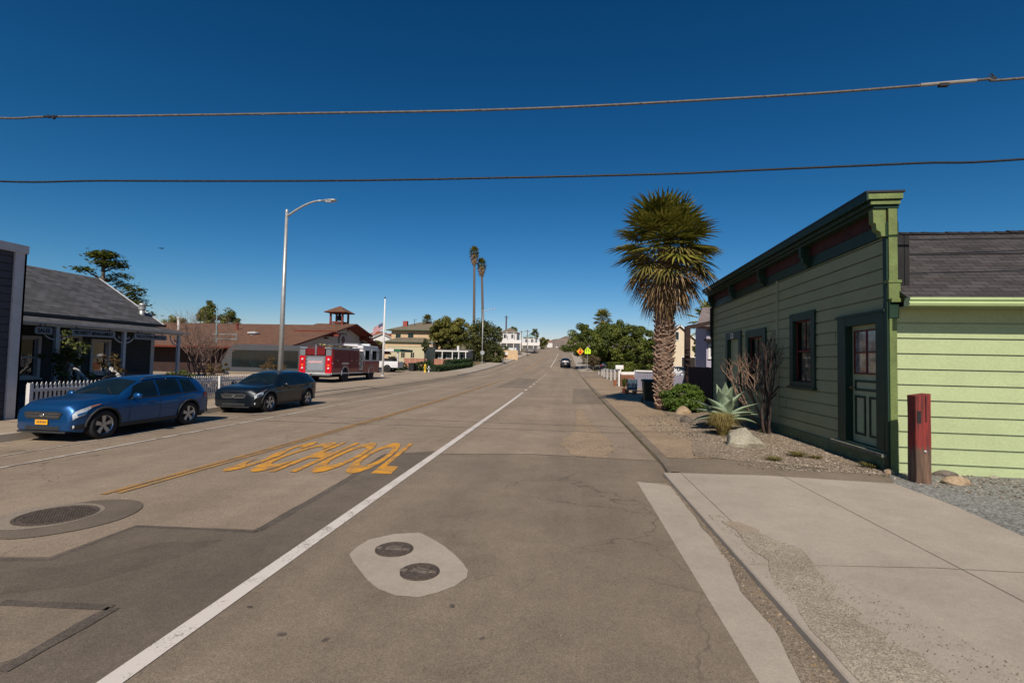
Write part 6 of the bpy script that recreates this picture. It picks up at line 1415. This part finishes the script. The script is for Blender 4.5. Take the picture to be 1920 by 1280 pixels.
def hydrant(px, Y, mat, label, k=1.):
    c = at(px,690,Y); g_ = gz(c.x,Y)+.03; t = thing('fire_hydrant', label, 'hydrant', (c.x,Y,g_)); m = MB(); m.lathe([(.17,0),(.17,.05),(.11,.07),(.105,.55*k),(.15,.57*k),(.15,.62*k),(.12,.70*k),(.05,.78*k),(.04,.84*k),(0,.85*k)], (c.x,Y,g_), 16); b = m.build('barrel', mat, t, smooth=True)
    m = MB(); m.lathe([(0,-.2),(.055,-.2),(.055,.2),(0,.2)], (c.x,Y,g_+.45*k), 10, axis='x'); m.lathe([(0,-.2),(.07,-.2),(.07,0)], (c.x,Y,g_+.42*k), 10, axis='y'); m.build('outlet', mat, b)
hydrant(797, 57.5, M('hydrant_yellow', (.62,.42,.03), .5, .1, 5), 'yellow fire hydrant at the foot of the hedge', 1.25)
hydrant(804, 58.5, STEEL, 'small grey standpipe right of the yellow hydrant', .95)
# ------------------------------------------------------------------ trees on the left
OLV = leafmat('yellow_green_crown', [(.035,.040,.008),(.13,.13,.02),(.24,.21,.04)], .6, .25, .35)
DKG = leafmat('dark_green_crown', [(.022,.030,.008),(.065,.072,.017),(.12,.125,.03)], .6, .2, .35)
PNE = leafmat('deep_green_crown', [(.022,.034,.006),(.075,.098,.012),(.16,.175,.024)], .6, .22, .5)
def pxtree(name, label, Y, pxl, pxr, pyt, pyb, n, nl, ls, mat, seed, tr=.3, depth=None, **k):
    a = at(pxl,(pyt+pyb)/2,Y); b = at(pxr,(pyt+pyb)/2,Y); tp = at((pxl+pxr)/2,pyt,Y).z; bt = at((pxl+pxr)/2,pyb,Y).z; cx = (a.x+b.x)/2; rx = (b.x-a.x)/2
    return clump_tree(name, label, (cx,Y,gz(cx,Y)), (cx,Y,(tp+bt)/2), (rx, depth or rx*.8, (tp-bt)/2), n, nl, ls, mat, seed, tr, **k)
pxtree('broad_tree', 'large yellow-green spreading tree beside the peach two-storey house', 92, 797, 885, 592, 652, 120, 13000, .42, OLV, 21, .45, clr=.24, shell=.6)
pxtree('dark_tree', 'dark green tree behind the far street lamp', 104, 858, 942, 597, 678, 130, 12000, .42, DKG, 22, .4, clr=.24, shell=.6)
pxtree('dark_tree', 'low dark shrubby tree beside the round road sign', 100, 905, 950, 640, 690, 60, 5000, .36, DKG, 23, .2, clr=.3)
pxtree('broad_tree', 'small green tree left of the flagpole behind the station roof', 72, 690, 722, 636, 664, 40, 2600, .28, OLV, 24, .2, clr=.3)
pxtree('small_tree', 'small dark tree in front of the cream building corner', 74, 788, 806, 632, 660, 26, 1500, .26, DKG, 25, .15, clr=.35)
pxtree('cypress', 'bushy green columnar tree behind the station roof, left of the antenna', 66, 373, 403, 560, 640, 50, 4200, .30, YT_, 26, .2, clr=.4, spiky=.6)
pxtree('round_tree', 'round dark green tree behind the station roof, right of the antenna', 68, 408, 450, 572, 650, 60, 5000, .28, YT_, 27, .2, clr=.3)
pxtree('small_tree', 'low yellow-green tree behind the roof vents of the station', 64, 300, 345, 588, 632, 30, 1800, .30, OLV, 28, .2, clr=.35)
pxtree('small_tree', 'distant tree above the turquoise house', 190, 994, 1011, 615, 640, 30, 1500, .6, DKG, 29, .25, clr=.35)
pxtree('small_tree', 'distant tree behind the white balcony house', 175, 955, 971, 612, 632, 24, 1100, .6, DKG, 30, .25, clr=.35)
pxtree('small_tree', 'small bushy tree left of the white balcony house', 140, 930, 943, 606, 650, 30, 1500, .5, DKG, 31, .25, clr=.35)
pxtree('small_tree', 'far green tree beside the crest of the road', 225, 1008, 1028, 630, 652, 30, 1300, .7, OLV, 32, .25, clr=.35)
pxtree('small_tree', 'dark shrubs in front of the white balcony house', 128, 938, 958, 645, 672, 30, 1300, .4, DKG, 33, .12, clr=.35)
# tall twin palms
def tall_palm(px, py, pxb, Y, label, seed, r):
    tp = at(px, py, Y); bx = at(pxb, 640, Y).x; g_ = gz(bx, Y); H = tp.z-g_-r*.5
    return fan_palm((bx, Y, g_), H, lambda f: .34*(1-.35*f), r, 30, 14, 26, label, seed, 'tall_palm', lean=(tp.x-bx, 0), nseg=9, boots=False, group='tall palms above the dark tree', skirt=1.8)
tall_palm(889.5, 468, 888.5, 108, 'taller thin fan palm, the left one of the two above the dark tree', 31, 1.45)
tall_palm(903, 490, 906, 110, 'shorter thin fan palm, the right one of the two above the dark tree', 32, 1.45)
p = at(801,596,100); fan_palm((p.x,100,gz(p.x,100)), p.z-gz(p.x,100)-.6, lambda f: .3, 1.35, 30, 12, 14, 'small fan palm peeping over the roof of the peach house', 33, 'fan_palm', nseg=9, boots=False)
# ------------------------------------------------------------------ far left houses
def far_house(Y, pxl, pxr, pye, pyr, pyb, label, wall, roofm, trim, name='house', roof='hip', dep=9, balcony=None, wins=True, axis='x'):
    a = at(pxl,pye,Y); b = at(pxr,pye,Y); ze = at((pxl+pxr)/2,pye,Y).z; zr = at((pxl+pxr)/2,pyr,Y+dep/2).z; z0 = at((pxl+pxr)/2,pyb,Y).z
    W_ = b.x-a.x; ws = []
    if wins:
        n = max(2, int(W_/2.6)); hh = ze-z0
        for i in range(n): ws.append(('s', W_*(i+.28)/n, W_*(i+.72)/n, hh-1.9, hh-.7))
    def ex(t):
        if balcony:
            zb = at((pxl+pxr)/2,balcony,Y-1.4).z; m = MB(); m.box((a.x-.5,Y-1.5,zb-.9),(b.x+1.6,Y-1.35,zb)); m.box((a.x-.5,Y-1.5,zb-1.05),(b.x+1.6,Y,zb-.9)); m.build('balcony', WHITEP, t)
            for i in range(4): x = a.x-.4+(b.x-a.x+1.8)*i/3; m = MB(); m.box((x-.09,Y-1.45,z0-.3),(x+.09,Y-1.28,ze-.05)); m.build('post', WHITEP, t)
    return house(name, label, a.x, b.x, Y, Y+dep, z0, ze, zr, wall, roofm, trim, roof, axis, ws, .5, 'house', ex)
HW = M('white_wall', (.58,.57,.55), .8, .05, 2); TURQ = M('turquoise_roof', (.20,.33,.33), .6, .1, 2)
far_house(150, 941, 969, 622.5, 615, 656, 'white two-storey house with a balcony and brown lower storey left of the road', HW, SHO, WHITEP, 'balcony_house', balcony=637)
far_house(175, 982, 1004, 632, 627, 652, 'pale turquoise-roofed house with a veranda further up the road', HW, TURQ, WHITEP, 'veranda_house', balcony=642)
far_house(120, 700, 735, 634, 626, 652, 'distant white house with a red tiled roof left of the flagpole', HW, SHT, WHITEP, 'tiled_house', 'gable', axis='y')
far_house(135, 728, 758, 628, 621, 652, 'distant house with a dark red roof between flagpole and peach house', PEACH, SHT, WHITEP, 'tiled_house')
far_house(170, 690, 720, 627, 621, 650, 'farthest red-roofed house on the hillside above the station', HW, SHT, WHITEP, 'tiled_house')
far_house(260, 1026, 1036, 641, 638, 650, 'tiny pale house beyond the crest of the road', HW, SHT, WHITEP, 'tiled_house', wins=False)
t = thing('retaining_wall', 'tan retaining wall below the white balcony house', 'wall', (-19,122,pro(122))); m = MB(); a, b = at(940,662,122), at(971,662,122); m.box((a.x,122,pro(122)-.3),(b.x,122.3,at(955,656.5,122).z)); m.build('wall', PEACH, t)
def board(name, label, px, py, Y, w_, h, mat, cat, pole=True, shape='rect', zl=None, polemat=STEEL, back=False):
    c = at(px, py, Y); g_ = gz(c.x, Y); t = thing(name, label, cat, (c.x,Y,g_)); m = MB()
    if shape == 'rect': pts = [(-w_/2,-h/2),(w_/2,-h/2),(w_/2,h/2),(-w_/2,h/2)]
    elif shape == 'round': pts = [(math.cos(6.28*i/20)*w_/2, math.sin(6.28*i/20)*w_/2) for i in range(20)]
    elif shape == 'diamond': pts = [(0,-h/2),(w_/2,0),(0,h/2),(-w_/2,0)]
    elif shape == 'penta': pts = [(-w_/2,-h/2),(w_/2,-h/2),(w_/2,h*.12),(0,h/2),(-w_/2,h*.12)]
    elif shape == 'octa': pts = [(math.cos(6.28*(i+.5)/8)*w_/2, math.sin(6.28*(i+.5)/8)*w_/2) for i in range(8)]
    m.prism([(c.x+x, Y, c.z+z) for x, z in pts], (0,.02,0)); p = m.build('panel', mat, t)
    if pole: m = MB(); m.tube([(c.x,Y+.06,g_-.2),(c.x,Y+.06,c.z+h*.4)], .035, 6); m.build('post', polemat, t)
    return t, c, p
board('road_sign', 'round grey back of a road sign on a post beside the far street lamp', 904.5, 661, 92, .80, .80, M('sign_back', (.33,.35,.37), .5, .1, 5, metal=.3), 'road sign', shape='round')
board('road_sign', 'small white sign near the crest left of the road', 1010, 642.5, 205, 1.0, 1.3, WHITEP, 'road sign')
board('road_sign', 'small cream sign just left of the distant dark car', 1024, 641, 235, 1.1, 1.0, WHITEP, 'road sign')
t, c, p = board('yard_sign', 'low white and red roadside board far up the left pavement', 947.5, 663, 118, 1.2, .9, WHITEP, 'sign'); m = MB(); m.box((c.x-.6,117.97,c.z-.85),(c.x+.6,117.99,c.z-.3)); m.build('red_base', RBR, p)
c = at(967,662,128); g_ = gz(c.x,128); t = thing('blue_box', 'bright blue post box on the far left pavement', 'post box', (c.x,128,g_)); m = MB(); m.box((c.x-.5,127.6,g_+.1),(c.x+.5,128.4,g_+1.5)); m.tube([(c.x-.5,128,g_+1.5),(c.x+.5,128,g_+1.5)], .40, 12); m.build('box_body', M('bright_blue', (.02,.20,.48), .4, .1, 5), t); m = MB(); m.box((c.x-.3,127.55,g_+1.2),(c.x+.3,127.598,g_+1.32)); m.build('slot', DARKM, t)
def pole(px, pyt, Y, r, label):
    c = at(px, pyt, Y); g_ = gz(c.x, Y); t = thing('utility_pole', label, 'pole', (c.x,Y,g_)); m = MB(); m.tube([(c.x,Y,g_-.2), c], [r*1.3,r], 8); m.build('pole', M('pole_wood', (.07,.05,.045), .9, .2, 5), t); m = MB(); m.bar(c+Vector((-.9,0,-.5)), c+Vector((.9,0,-.5)), .12); m.build('cross_arm', M('pole_wood', (.07,.05,.045)), t)
pole(949.5, 592, 165, .22, 'bare wooden utility pole above the white balcony house')
pole(977.5, 620, 185, .14, 'thin pole between the balcony house and the turquoise-roofed house')
pole(989, 618, 150, .09, 'pale thin pole in front of the turquoise-roofed house')
# ------------------------------------------------------------------ right side beyond the shop
pxtree('broad_tree', 'large dense deep green tree overhanging the right pavement left of the big palm', 84, 1054, 1236, 594, 694, 300, 38000, .36, PNE, 41, .45, depth=6.5, clr=.17, shell=.7, limbs=10)
pxtree('broad_tree', 'green tree behind the big palm trunk', 58, 1185, 1252, 622, 702, 80, 8000, .30, PNE, 42, .25, depth=3, clr=.24, shell=.6)
pxtree('small_tree', 'brownish shrub in front of the deep green tree beside the orange sign', 78, 1098, 1128, 664, 690, 40, 2600, .22, leafmat('brown_shrub', [(.05,.035,.015),(.13,.09,.045),(.20,.15,.08)], .7, .2, .8), 43, .08, clr=.3)
p = at(1130,590,96); fan_palm((p.x,96,gz(p.x,96)), p.z-gz(p.x,96)-1., lambda f: .3, 2.3, 24, 10, 0, 'fan palm rising out of the top of the deep green tree', 44, 'fan_palm', nseg=9, boots=False)
pxtree('small_tree', 'pointed green tree top left of the deep green tree', 100, 1082, 1108, 600, 660, 30, 2200, .4, PNE, 45, .2, clr=.35)
# stop-ahead diamond and yellow-green school sign
t, c, p = board('warning_sign', 'orange diamond warning sign with a red octagon and black arrow', 1088, 658.5, 74, 1.13, 1.13, M('sign_orange', (.72,.30,.02), .5, .1, 5), 'road sign', shape='diamond')
m = MB(); m.prism([(c.x+math.cos(6.2832*(i+.5)/8)*.21, 73.985, c.z-.13+math.sin(6.2832*(i+.5)/8)*.21) for i in range(8)], (0,.01,0)); m.build('octagon', M('sign_red', (.55,.01,.01), .5, .1, 5), p)
m = MB(); m.prism([(c.x-.05,73.985,c.z+.12),(c.x+.05,73.985,c.z+.12),(c.x+.05,73.985,c.z+.28),(c.x+.13,73.985,c.z+.28),(c.x,73.985,c.z+.44),(c.x-.13,73.985,c.z+.28),(c.x-.05,73.985,c.z+.28)], (0,.01,0)); m.build('arrow', BLACK, p)
t, c, p = board('school_sign', 'yellow-green school crossing sign half hidden by leaves right of the orange diamond', 1102, 657, 75, .9, 1.0, M('sign_yellow_green', (.50,.72,.02), .5, .12, 5), 'road sign', shape='penta')
for s in (-.18, .16):
    m = MB(); m.prism([(c.x+s-.07,74.98,c.z-.3),(c.x+s-.02,74.98,c.z-.05),(c.x+s-.09,74.98,c.z+.12),(c.x+s+.09,74.98,c.z+.12),(c.x+s+.03,74.98,c.z-.05),(c.x+s+.09,74.98,c.z-.3),(c.x+s,74.98,c.z-.12)], (0,.01,0)); m.lathe([(0,0),(.05,0)], (c.x+s,74.98,c.z+.2), 10, axis='y'); m.build('walking_figure', BLACK, p)
# zig-zag white rail fence
def zigzag():
    pts = [(1123,695),(1129,692),(1133,691),(1139,691),(1146,692),(1153,692),(1163,690)]; Ys = [66,62,58,54,50,46,41]; t = thing('zigzag_fence', 'low white fence of posts and slanting rails on the dirt path by the mailbox', 'fence', (4.6,60,gz(4.6,60)))
    P_ = [at(px, py, Y) for (px, py), Y in zip(pts, Ys)]
    for i, q in enumerate(P_): g_ = gz(q.x,q.y); m = MB(); m.box((q.x-.065,q.y-.065,g_-.1),(q.x+.065,q.y+.065,q.z)); m.build('post', WHITEP, t)
    for a, b in zip(P_, P_[1:]): m = MB(); m.bar(a+Vector((0,-.07,-.05)), b+Vector((0,-.07,-.28)), .05, .14); m.build('rail', WHITEP, t)
zigzag()
q = at(1161,688,40); g_ = gz(q.x,40); t = thing('mailbox', 'white mailbox on a white post at the end of the low white fence', 'mailbox', (q.x,40,g_)); m = MB(); m.box((q.x-.06,39.94,g_-.1),(q.x+.06,40.06,q.z-.16)); m.build('post', WHITEP, t)
m = MB(); m.box((q.x-.30,39.8,q.z-.16),(q.x+.32,40.25,q.z+.02)); m.prism([(q.x-.30,39.8+.225+.225*math.cos(math.pi*i/8),q.z+.02+.14*math.sin(math.pi*i/8)) for i in range(9)], (.62,0,0)); m.build('box_body', WHITEP, t, recalc=True); m = MB(); m.bar((q.x+.33,39.85,q.z-.05),(q.x+.33,39.85,q.z+.22),.03); m.build('flag_arm', REDL, t)
t = thing('board_rail', 'white horizontal rail board between the mailbox post and the grey panel fence', 'fence rail', at(1163,700,39)); m = MB(); m.bar(at(1165,699.5,39), at(1193,699.5,39), .06, .22); m.build('rail', WHITEP, t)
m = MB(); m.bar(at(1190,706,39.1), at(1190,694,39.1), .1); m.build('post', WHITEP, t)
ra = at(1164,706,40.3); rb = at(1192,706,40.3); t = thing('planter_wall', 'low terracotta planter wall beneath the white rail board', 'planter', (ra.x,40.3,gz(ra.x,40.3))); m = MB(); m.box((ra.x,40.3,gz(ra.x,40.3)-.1),(rb.x,40.8,at(1170,702.5,40.3).z)); m.build('planter_side', M('terracotta', (.20,.085,.05), .85, .2, 6), t)
LAV = M('lavender_grey_boards', (.20,.195,.25), .7, .08, 3)  # grey boards with the lavender tone of shade in their colour
def panel_fence():
    Y = 33; a = at(1192,695,Y); b = at(1230,695,Y); g_ = gz(a.x,Y); t = thing('panel_fence', 'shaded grey-lavender board fence panel with a sunlit top edge left of the palm trunk', 'fence', (a.x,Y,g_)); m = MB(); n = 12; w_ = (b.x-a.x)/n
    for i in range(n): m.box((a.x+i*w_+.006,Y,g_+.25),(a.x+(i+1)*w_-.006,Y+.03,at(1210,696,Y).z+.04*(i%2)))
    m.build('boards', LAV, t); m = MB(); m.bar((a.x,Y-.03,at(1210,695.5,Y).z),(b.x,Y-.03,at(1210,695.5,Y).z), .10, .10); m.build('top_rail', WHITEP, t)  # white rail paints the sunlight along the top edge
    for x in (a.x, b.x): m = MB(); m.box((x-.06,Y-.05,g_),(x+.06,Y+.07,at(1210,693.5,Y).z)); m.build('post', LAV, t)
panel_fence()
a = at(1256,700,37); b = at(1290,700,37); pickets('picket_fence', 'short white picket fence between the palm trunk and the dark board fence', (a.x,37), (b.x,37), at(1270,690,37).z-gz(a.x,37), .16, .075)
a = at(1256,700,36); m = MB(); t = thing('panel_fence', 'grey-lavender board fence low in front of the short white picket fence', 'fence', (a.x,35.6,gz(a.x,35.6))); m.box((a.x-.6,35.6,gz(a.x,35.6)),(b.x-.2,35.65,at(1270,703,35.6).z)); m.build('boards', LAV, t)
# blue box, pots, dark bin
def blue_crate():
    Y = 31; a = at(1177,713,Y); b = at(1195,713,Y); g_ = gz(a.x,Y); t = thing('blue_box', 'dull blue-grey utility box among pots on the dirt path', 'box', (a.x,Y,g_)); m = MB(); m.box((a.x,Y,at(1180,731,Y).z),(b.x,Y+.5,at(1180,711,Y).z)); m.build('box_body', M('blue_grey', (.07,.11,.14), .6, .15, 5), t, bevel=.01); m = MB(); m.box((a.x-.02,Y-.02,at(1180,721,Y).z),(b.x+.02,Y+.52,at(1180,720,Y).z)); m.build('lid_edge', DARKM, t)
    for x in (a.x+.05, b.x-.05): m = MB(); m.box((x-.04,Y+.1,g_),(x+.04,Y+.2,at(1180,731,Y).z)); m.build('leg', DARKM, t)
blue_crate()
TERR = M('terracotta_pot', (.30,.10,.05), .85, .2, 8)
for i, (px, Y, r, h, l) in enumerate(((1170,31.5,.14,.32,'tall terracotta pot with a green plant left of the blue-grey box'),(1175,30.6,.13,.26,'terracotta pot just under the left of the blue-grey box'),(1189,30.2,.12,.24,'small terracotta pot beneath the blue-grey box'),(1153,40,.13,.5,'slim terracotta pot behind the mailbox post'))):
    c = at(px,740,Y); g_ = gz(c.x,Y); t = thing('flower_pot', l, 'pot', (c.x,Y,g_)); m = MB(); m.lathe([(r*.65,0),(r*.95,h*.8),(r*1.1,h*.8),(r*1.1,h),(r*.85,h),(.001,h*.9)], (c.x,Y,g_), 14); m.build('pot', TERR, t, smooth=False)
    if i == 0:
        mm = MB(); rnd = random.Random(4)
        for k in range(60):
            aa = rnd.uniform(0,6.28); e = Vector((math.cos(aa)*.3*rnd.random(), math.sin(aa)*.3*rnd.random(), .35+.45*rnd.random())); b0 = Vector((c.x,Y,g_+h)); s = Vector((-math.sin(aa),math.cos(aa),0))*.035; mm.add([b0, b0+e*.6-s, b0+e, b0+e*.6+s], [(0,1,2,3)])
        mm.build('plant', LFY, t, recalc=False)
def cart():
    c = at(1217,745,24.2); Y = 24.2; g_ = gz(c.x,Y); t = thing('wheeled_bin', 'dark green wheeled rubbish bin in the shade left of the palm trunk', 'bin', (c.x,Y,g_)); z1 = at(1217,712,Y).z; G_ = M('bin_green', (.010,.022,.016), .5, .15, 5)
    m = MB(); vs = []
    for (z, w_, d) in ((g_+.12,.25,.27),(z1-.08,.31,.35)): vs += [(c.x-w_,Y-d,z),(c.x+w_,Y-d,z),(c.x+w_,Y+d,z),(c.x-w_,Y+d,z)]
    m.add(vs, [(3,2,1,0),(4,5,6,7),(0,1,5,4),(1,2,6,5),(2,3,7,6),(3,0,4,7)]); m.build('bin_body', G_, t, bevel=.03)
    m = MB(); m.prism([(c.x-.34,Y-.40,z1-.08),(c.x-.34,Y-.38,z1-.02),(c.x-.34,Y,z1+.04),(c.x-.34,Y+.40,z1),(c.x-.34,Y+.40,z1-.08)], (.68,0,0)); m.build('lid', G_, t, bevel=.01)
    for s in (-1,1): m = MB(); m.lathe([(0,-.03),(.13,-.03),(.13,.03),(0,.03)], (c.x+s*.30,Y+.30,g_+.13), 14, axis='x'); m.build('wheel', BLACK, t)
    m = MB(); m.tube([(c.x-.28,Y+.42,z1-.05),(c.x-.28,Y+.47,z1-.02),(c.x+.28,Y+.47,z1-.02),(c.x+.28,Y+.42,z1-.05)], .02, 6); m.build('handle', G_, t)
cart()
# dark board fence, dark post and the houses beyond the shop
DKW = M('dark_stained_wood', (.035,.020,.017), .85, .25, 4, .2, scale2=40, var2=.2)
def dark_fence():
    a = at(1291,700,25.5); b = at(1350,700,22.0); t = thing('board_fence', 'tall dark brown board fence joining the far end of the green shop', 'fence', (a.x,a.y,gz(a.x,a.y))); d = (Vector((b.x,b.y))-Vector((a.x,a.y))); L_ = d.length; d.normalize(); n = Vector((-d.y,d.x)); rnd = random.Random(2)
    m = MB(); k = int(L_/.14)
    for i in range(k):
        c = Vector((a.x,a.y))+d*i*.14; T = Matrix(((d.x,n.x,0,c.x),(d.y,n.y,0,c.y),(0,0,1,gz(c.x,c.y)),(0,0,0,1))); m.box((0,-.01,.03),(.132,.012,1.80+rnd.uniform(-.015,.015)),0,T)
    m.build('boards', DKW, t)
    for z in (.4,1.5): m = MB(); m.bar((a.x,a.y+.04,gz(a.x,a.y)+z),(b.x,b.y+.04,gz(b.x,b.y)+z),.05,.09); m.build('rail', DKW, t)
    p0 = at(1289,640,26.5); p1 = at(1289,612,26.5); m = MB(); m.box((p0.x-.13,26.4,gz(p0.x,26)),(p0.x+.13,26.65,p1.z)); m.build('tall_post', DKW, t)
    c = at(1343,606,26); m = MB(); m.bar(p1+Vector((0,0,-.05)), Vector((c.x,26.5,p1.z+.25)), .14, .2); m.build('header_beam', DKW, t)
dark_fence()
LAVW = M('lavender_stucco', (.34,.31,.38), .8, .06, 2); SHL = shingle('pale_brown_shingles', (.19,.155,.15), .3, .18, .1)
def lav_house():
    Y = 29; a = at(1313,620,Y); ze = at(1318,611,Y).z; z0 = gz(a.x,Y); t = thing('lavender_house', 'lavender-grey stucco house with a sloping shingle roof beyond the green shop', 'house', (a.x,Y,z0))
    m = MB(); m.box((a.x+.35,Y,z0-.2),(a.x+9,Y+2.4,ze)); m.build('wall', LAVW, t); zr = at(1335,576,Y+2.9).z
    roofslab('roof', ((a.x-.35,Y-.5,ze-.05),(a.x+9.5,Y-.5,ze-.05),(a.x+9.5,Y+2.9,zr),(a.x+.9,Y+2.9,zr)), .16, SHL, t, DKW)
    F = Frame((a.x+.35,Y,0),(1,0,0),(0,-1,0)); u0 = at(1328,660,Y).x-a.x-.35; z1 = at(1332,671,Y).z; z2 = at(1332,645,Y).z
    window(F, u0, u0+1.0, z1, z2, t, .08, WHITEP, WHITEP, nx=2, nz=1, double=False, curtain_or_dark=None, inset=-.01, proud=.05)
    m = MB(); F.box(m, u0-.25, u0+1.4, .0, .5, z2+.18, z2+.28); m.build('window_hood', DKW, t)
lav_house()
a = at(1250,640,62); b = at(1292,640,62)
zt_ = at(1262,611,62).z; xa = a.x-.6; xb = at(1297,640,62).x; xm = at(1274,640,62).x
house('gabled_house', 'cream gabled house with an attic window seen past the palm trunk', xm-2.5, xm+2.5, 62, 66, gz(13,62)+.1, at(1262,647,62).z, at(1262,608,62).z, M('cream_boards', (.60,.50,.36), .8, .05, 2), SHR, WHITEP, 'gable', 'y', wins=[('s',1.5,2.4,at(1262,637,62).z-gz(13,62)-.1,at(1262,622,62).z-gz(13,62)-.1),('s',2.8,4.4,.9,2.4)], over=.35)
pxtree('small_tree', 'green shrubby tree beside the lavender house', 42, 1298, 1320, 625, 680, 40, 2600, .16, PNE, 51, .1, clr=.3)
c = at(1271,683,52); t = put(make_car('parked_car', 'white vehicle behind the short picket fence right of the palm trunk', carpaint('white_car_paint', (.6,.6,.6), 0), 4.5, 1.8, 1.6, 2.65, .9, .33, clad=.04), c.x, 52, R_(15)); t.location.z = gz(c.x, 52)
c = at(1150,682,64); t = put(make_car('parked_car', 'dark car in the shade under the deep green tree', navy, 4.5, 1.8, 1.45, 2.65, .9, .33, clad=.04), 7.6, 78, R_(90)); t.location.z = gz(7.6, 78)
hedge('hedge', 'dark hedge at the foot of the deep green tree along the cross street', 6.4, 76.0, 17, 77.0, 1.4, 1.2, 5000, 7, PNE, .2)
p = at(1350,560,34); fan_palm((9.6,34,gz(9.6,34)), at(1338,600,34).z-gz(9,34)-.2, lambda f: .18, 1.5, 16, 6, 0, 'palm fronds showing behind the lavender house roof', 52, 'fan_palm', nseg=10, boots=False)
# a bird crossing the sky above the station
c = at(303,466,42); m = MB(); m.add([c+Vector(p) for p in ((0,-.10,0),(0,.16,.0),(.03,0,.05),(-.22,.02,.09),(-.40,-.06,.02),(.22,.02,.10),(.36,-.07,.04),(0,.0,-.04))], [(0,2,1,7),(2,3,1),(3,4,1),(2,1,5),(5,1,6)]); tag(m.build('bird', M('dark_feathers', (.03,.03,.032), .8, .2, 5), recalc=False), 'tiny dark bird flying high above the roof between cottage and lamp post', 'bird')
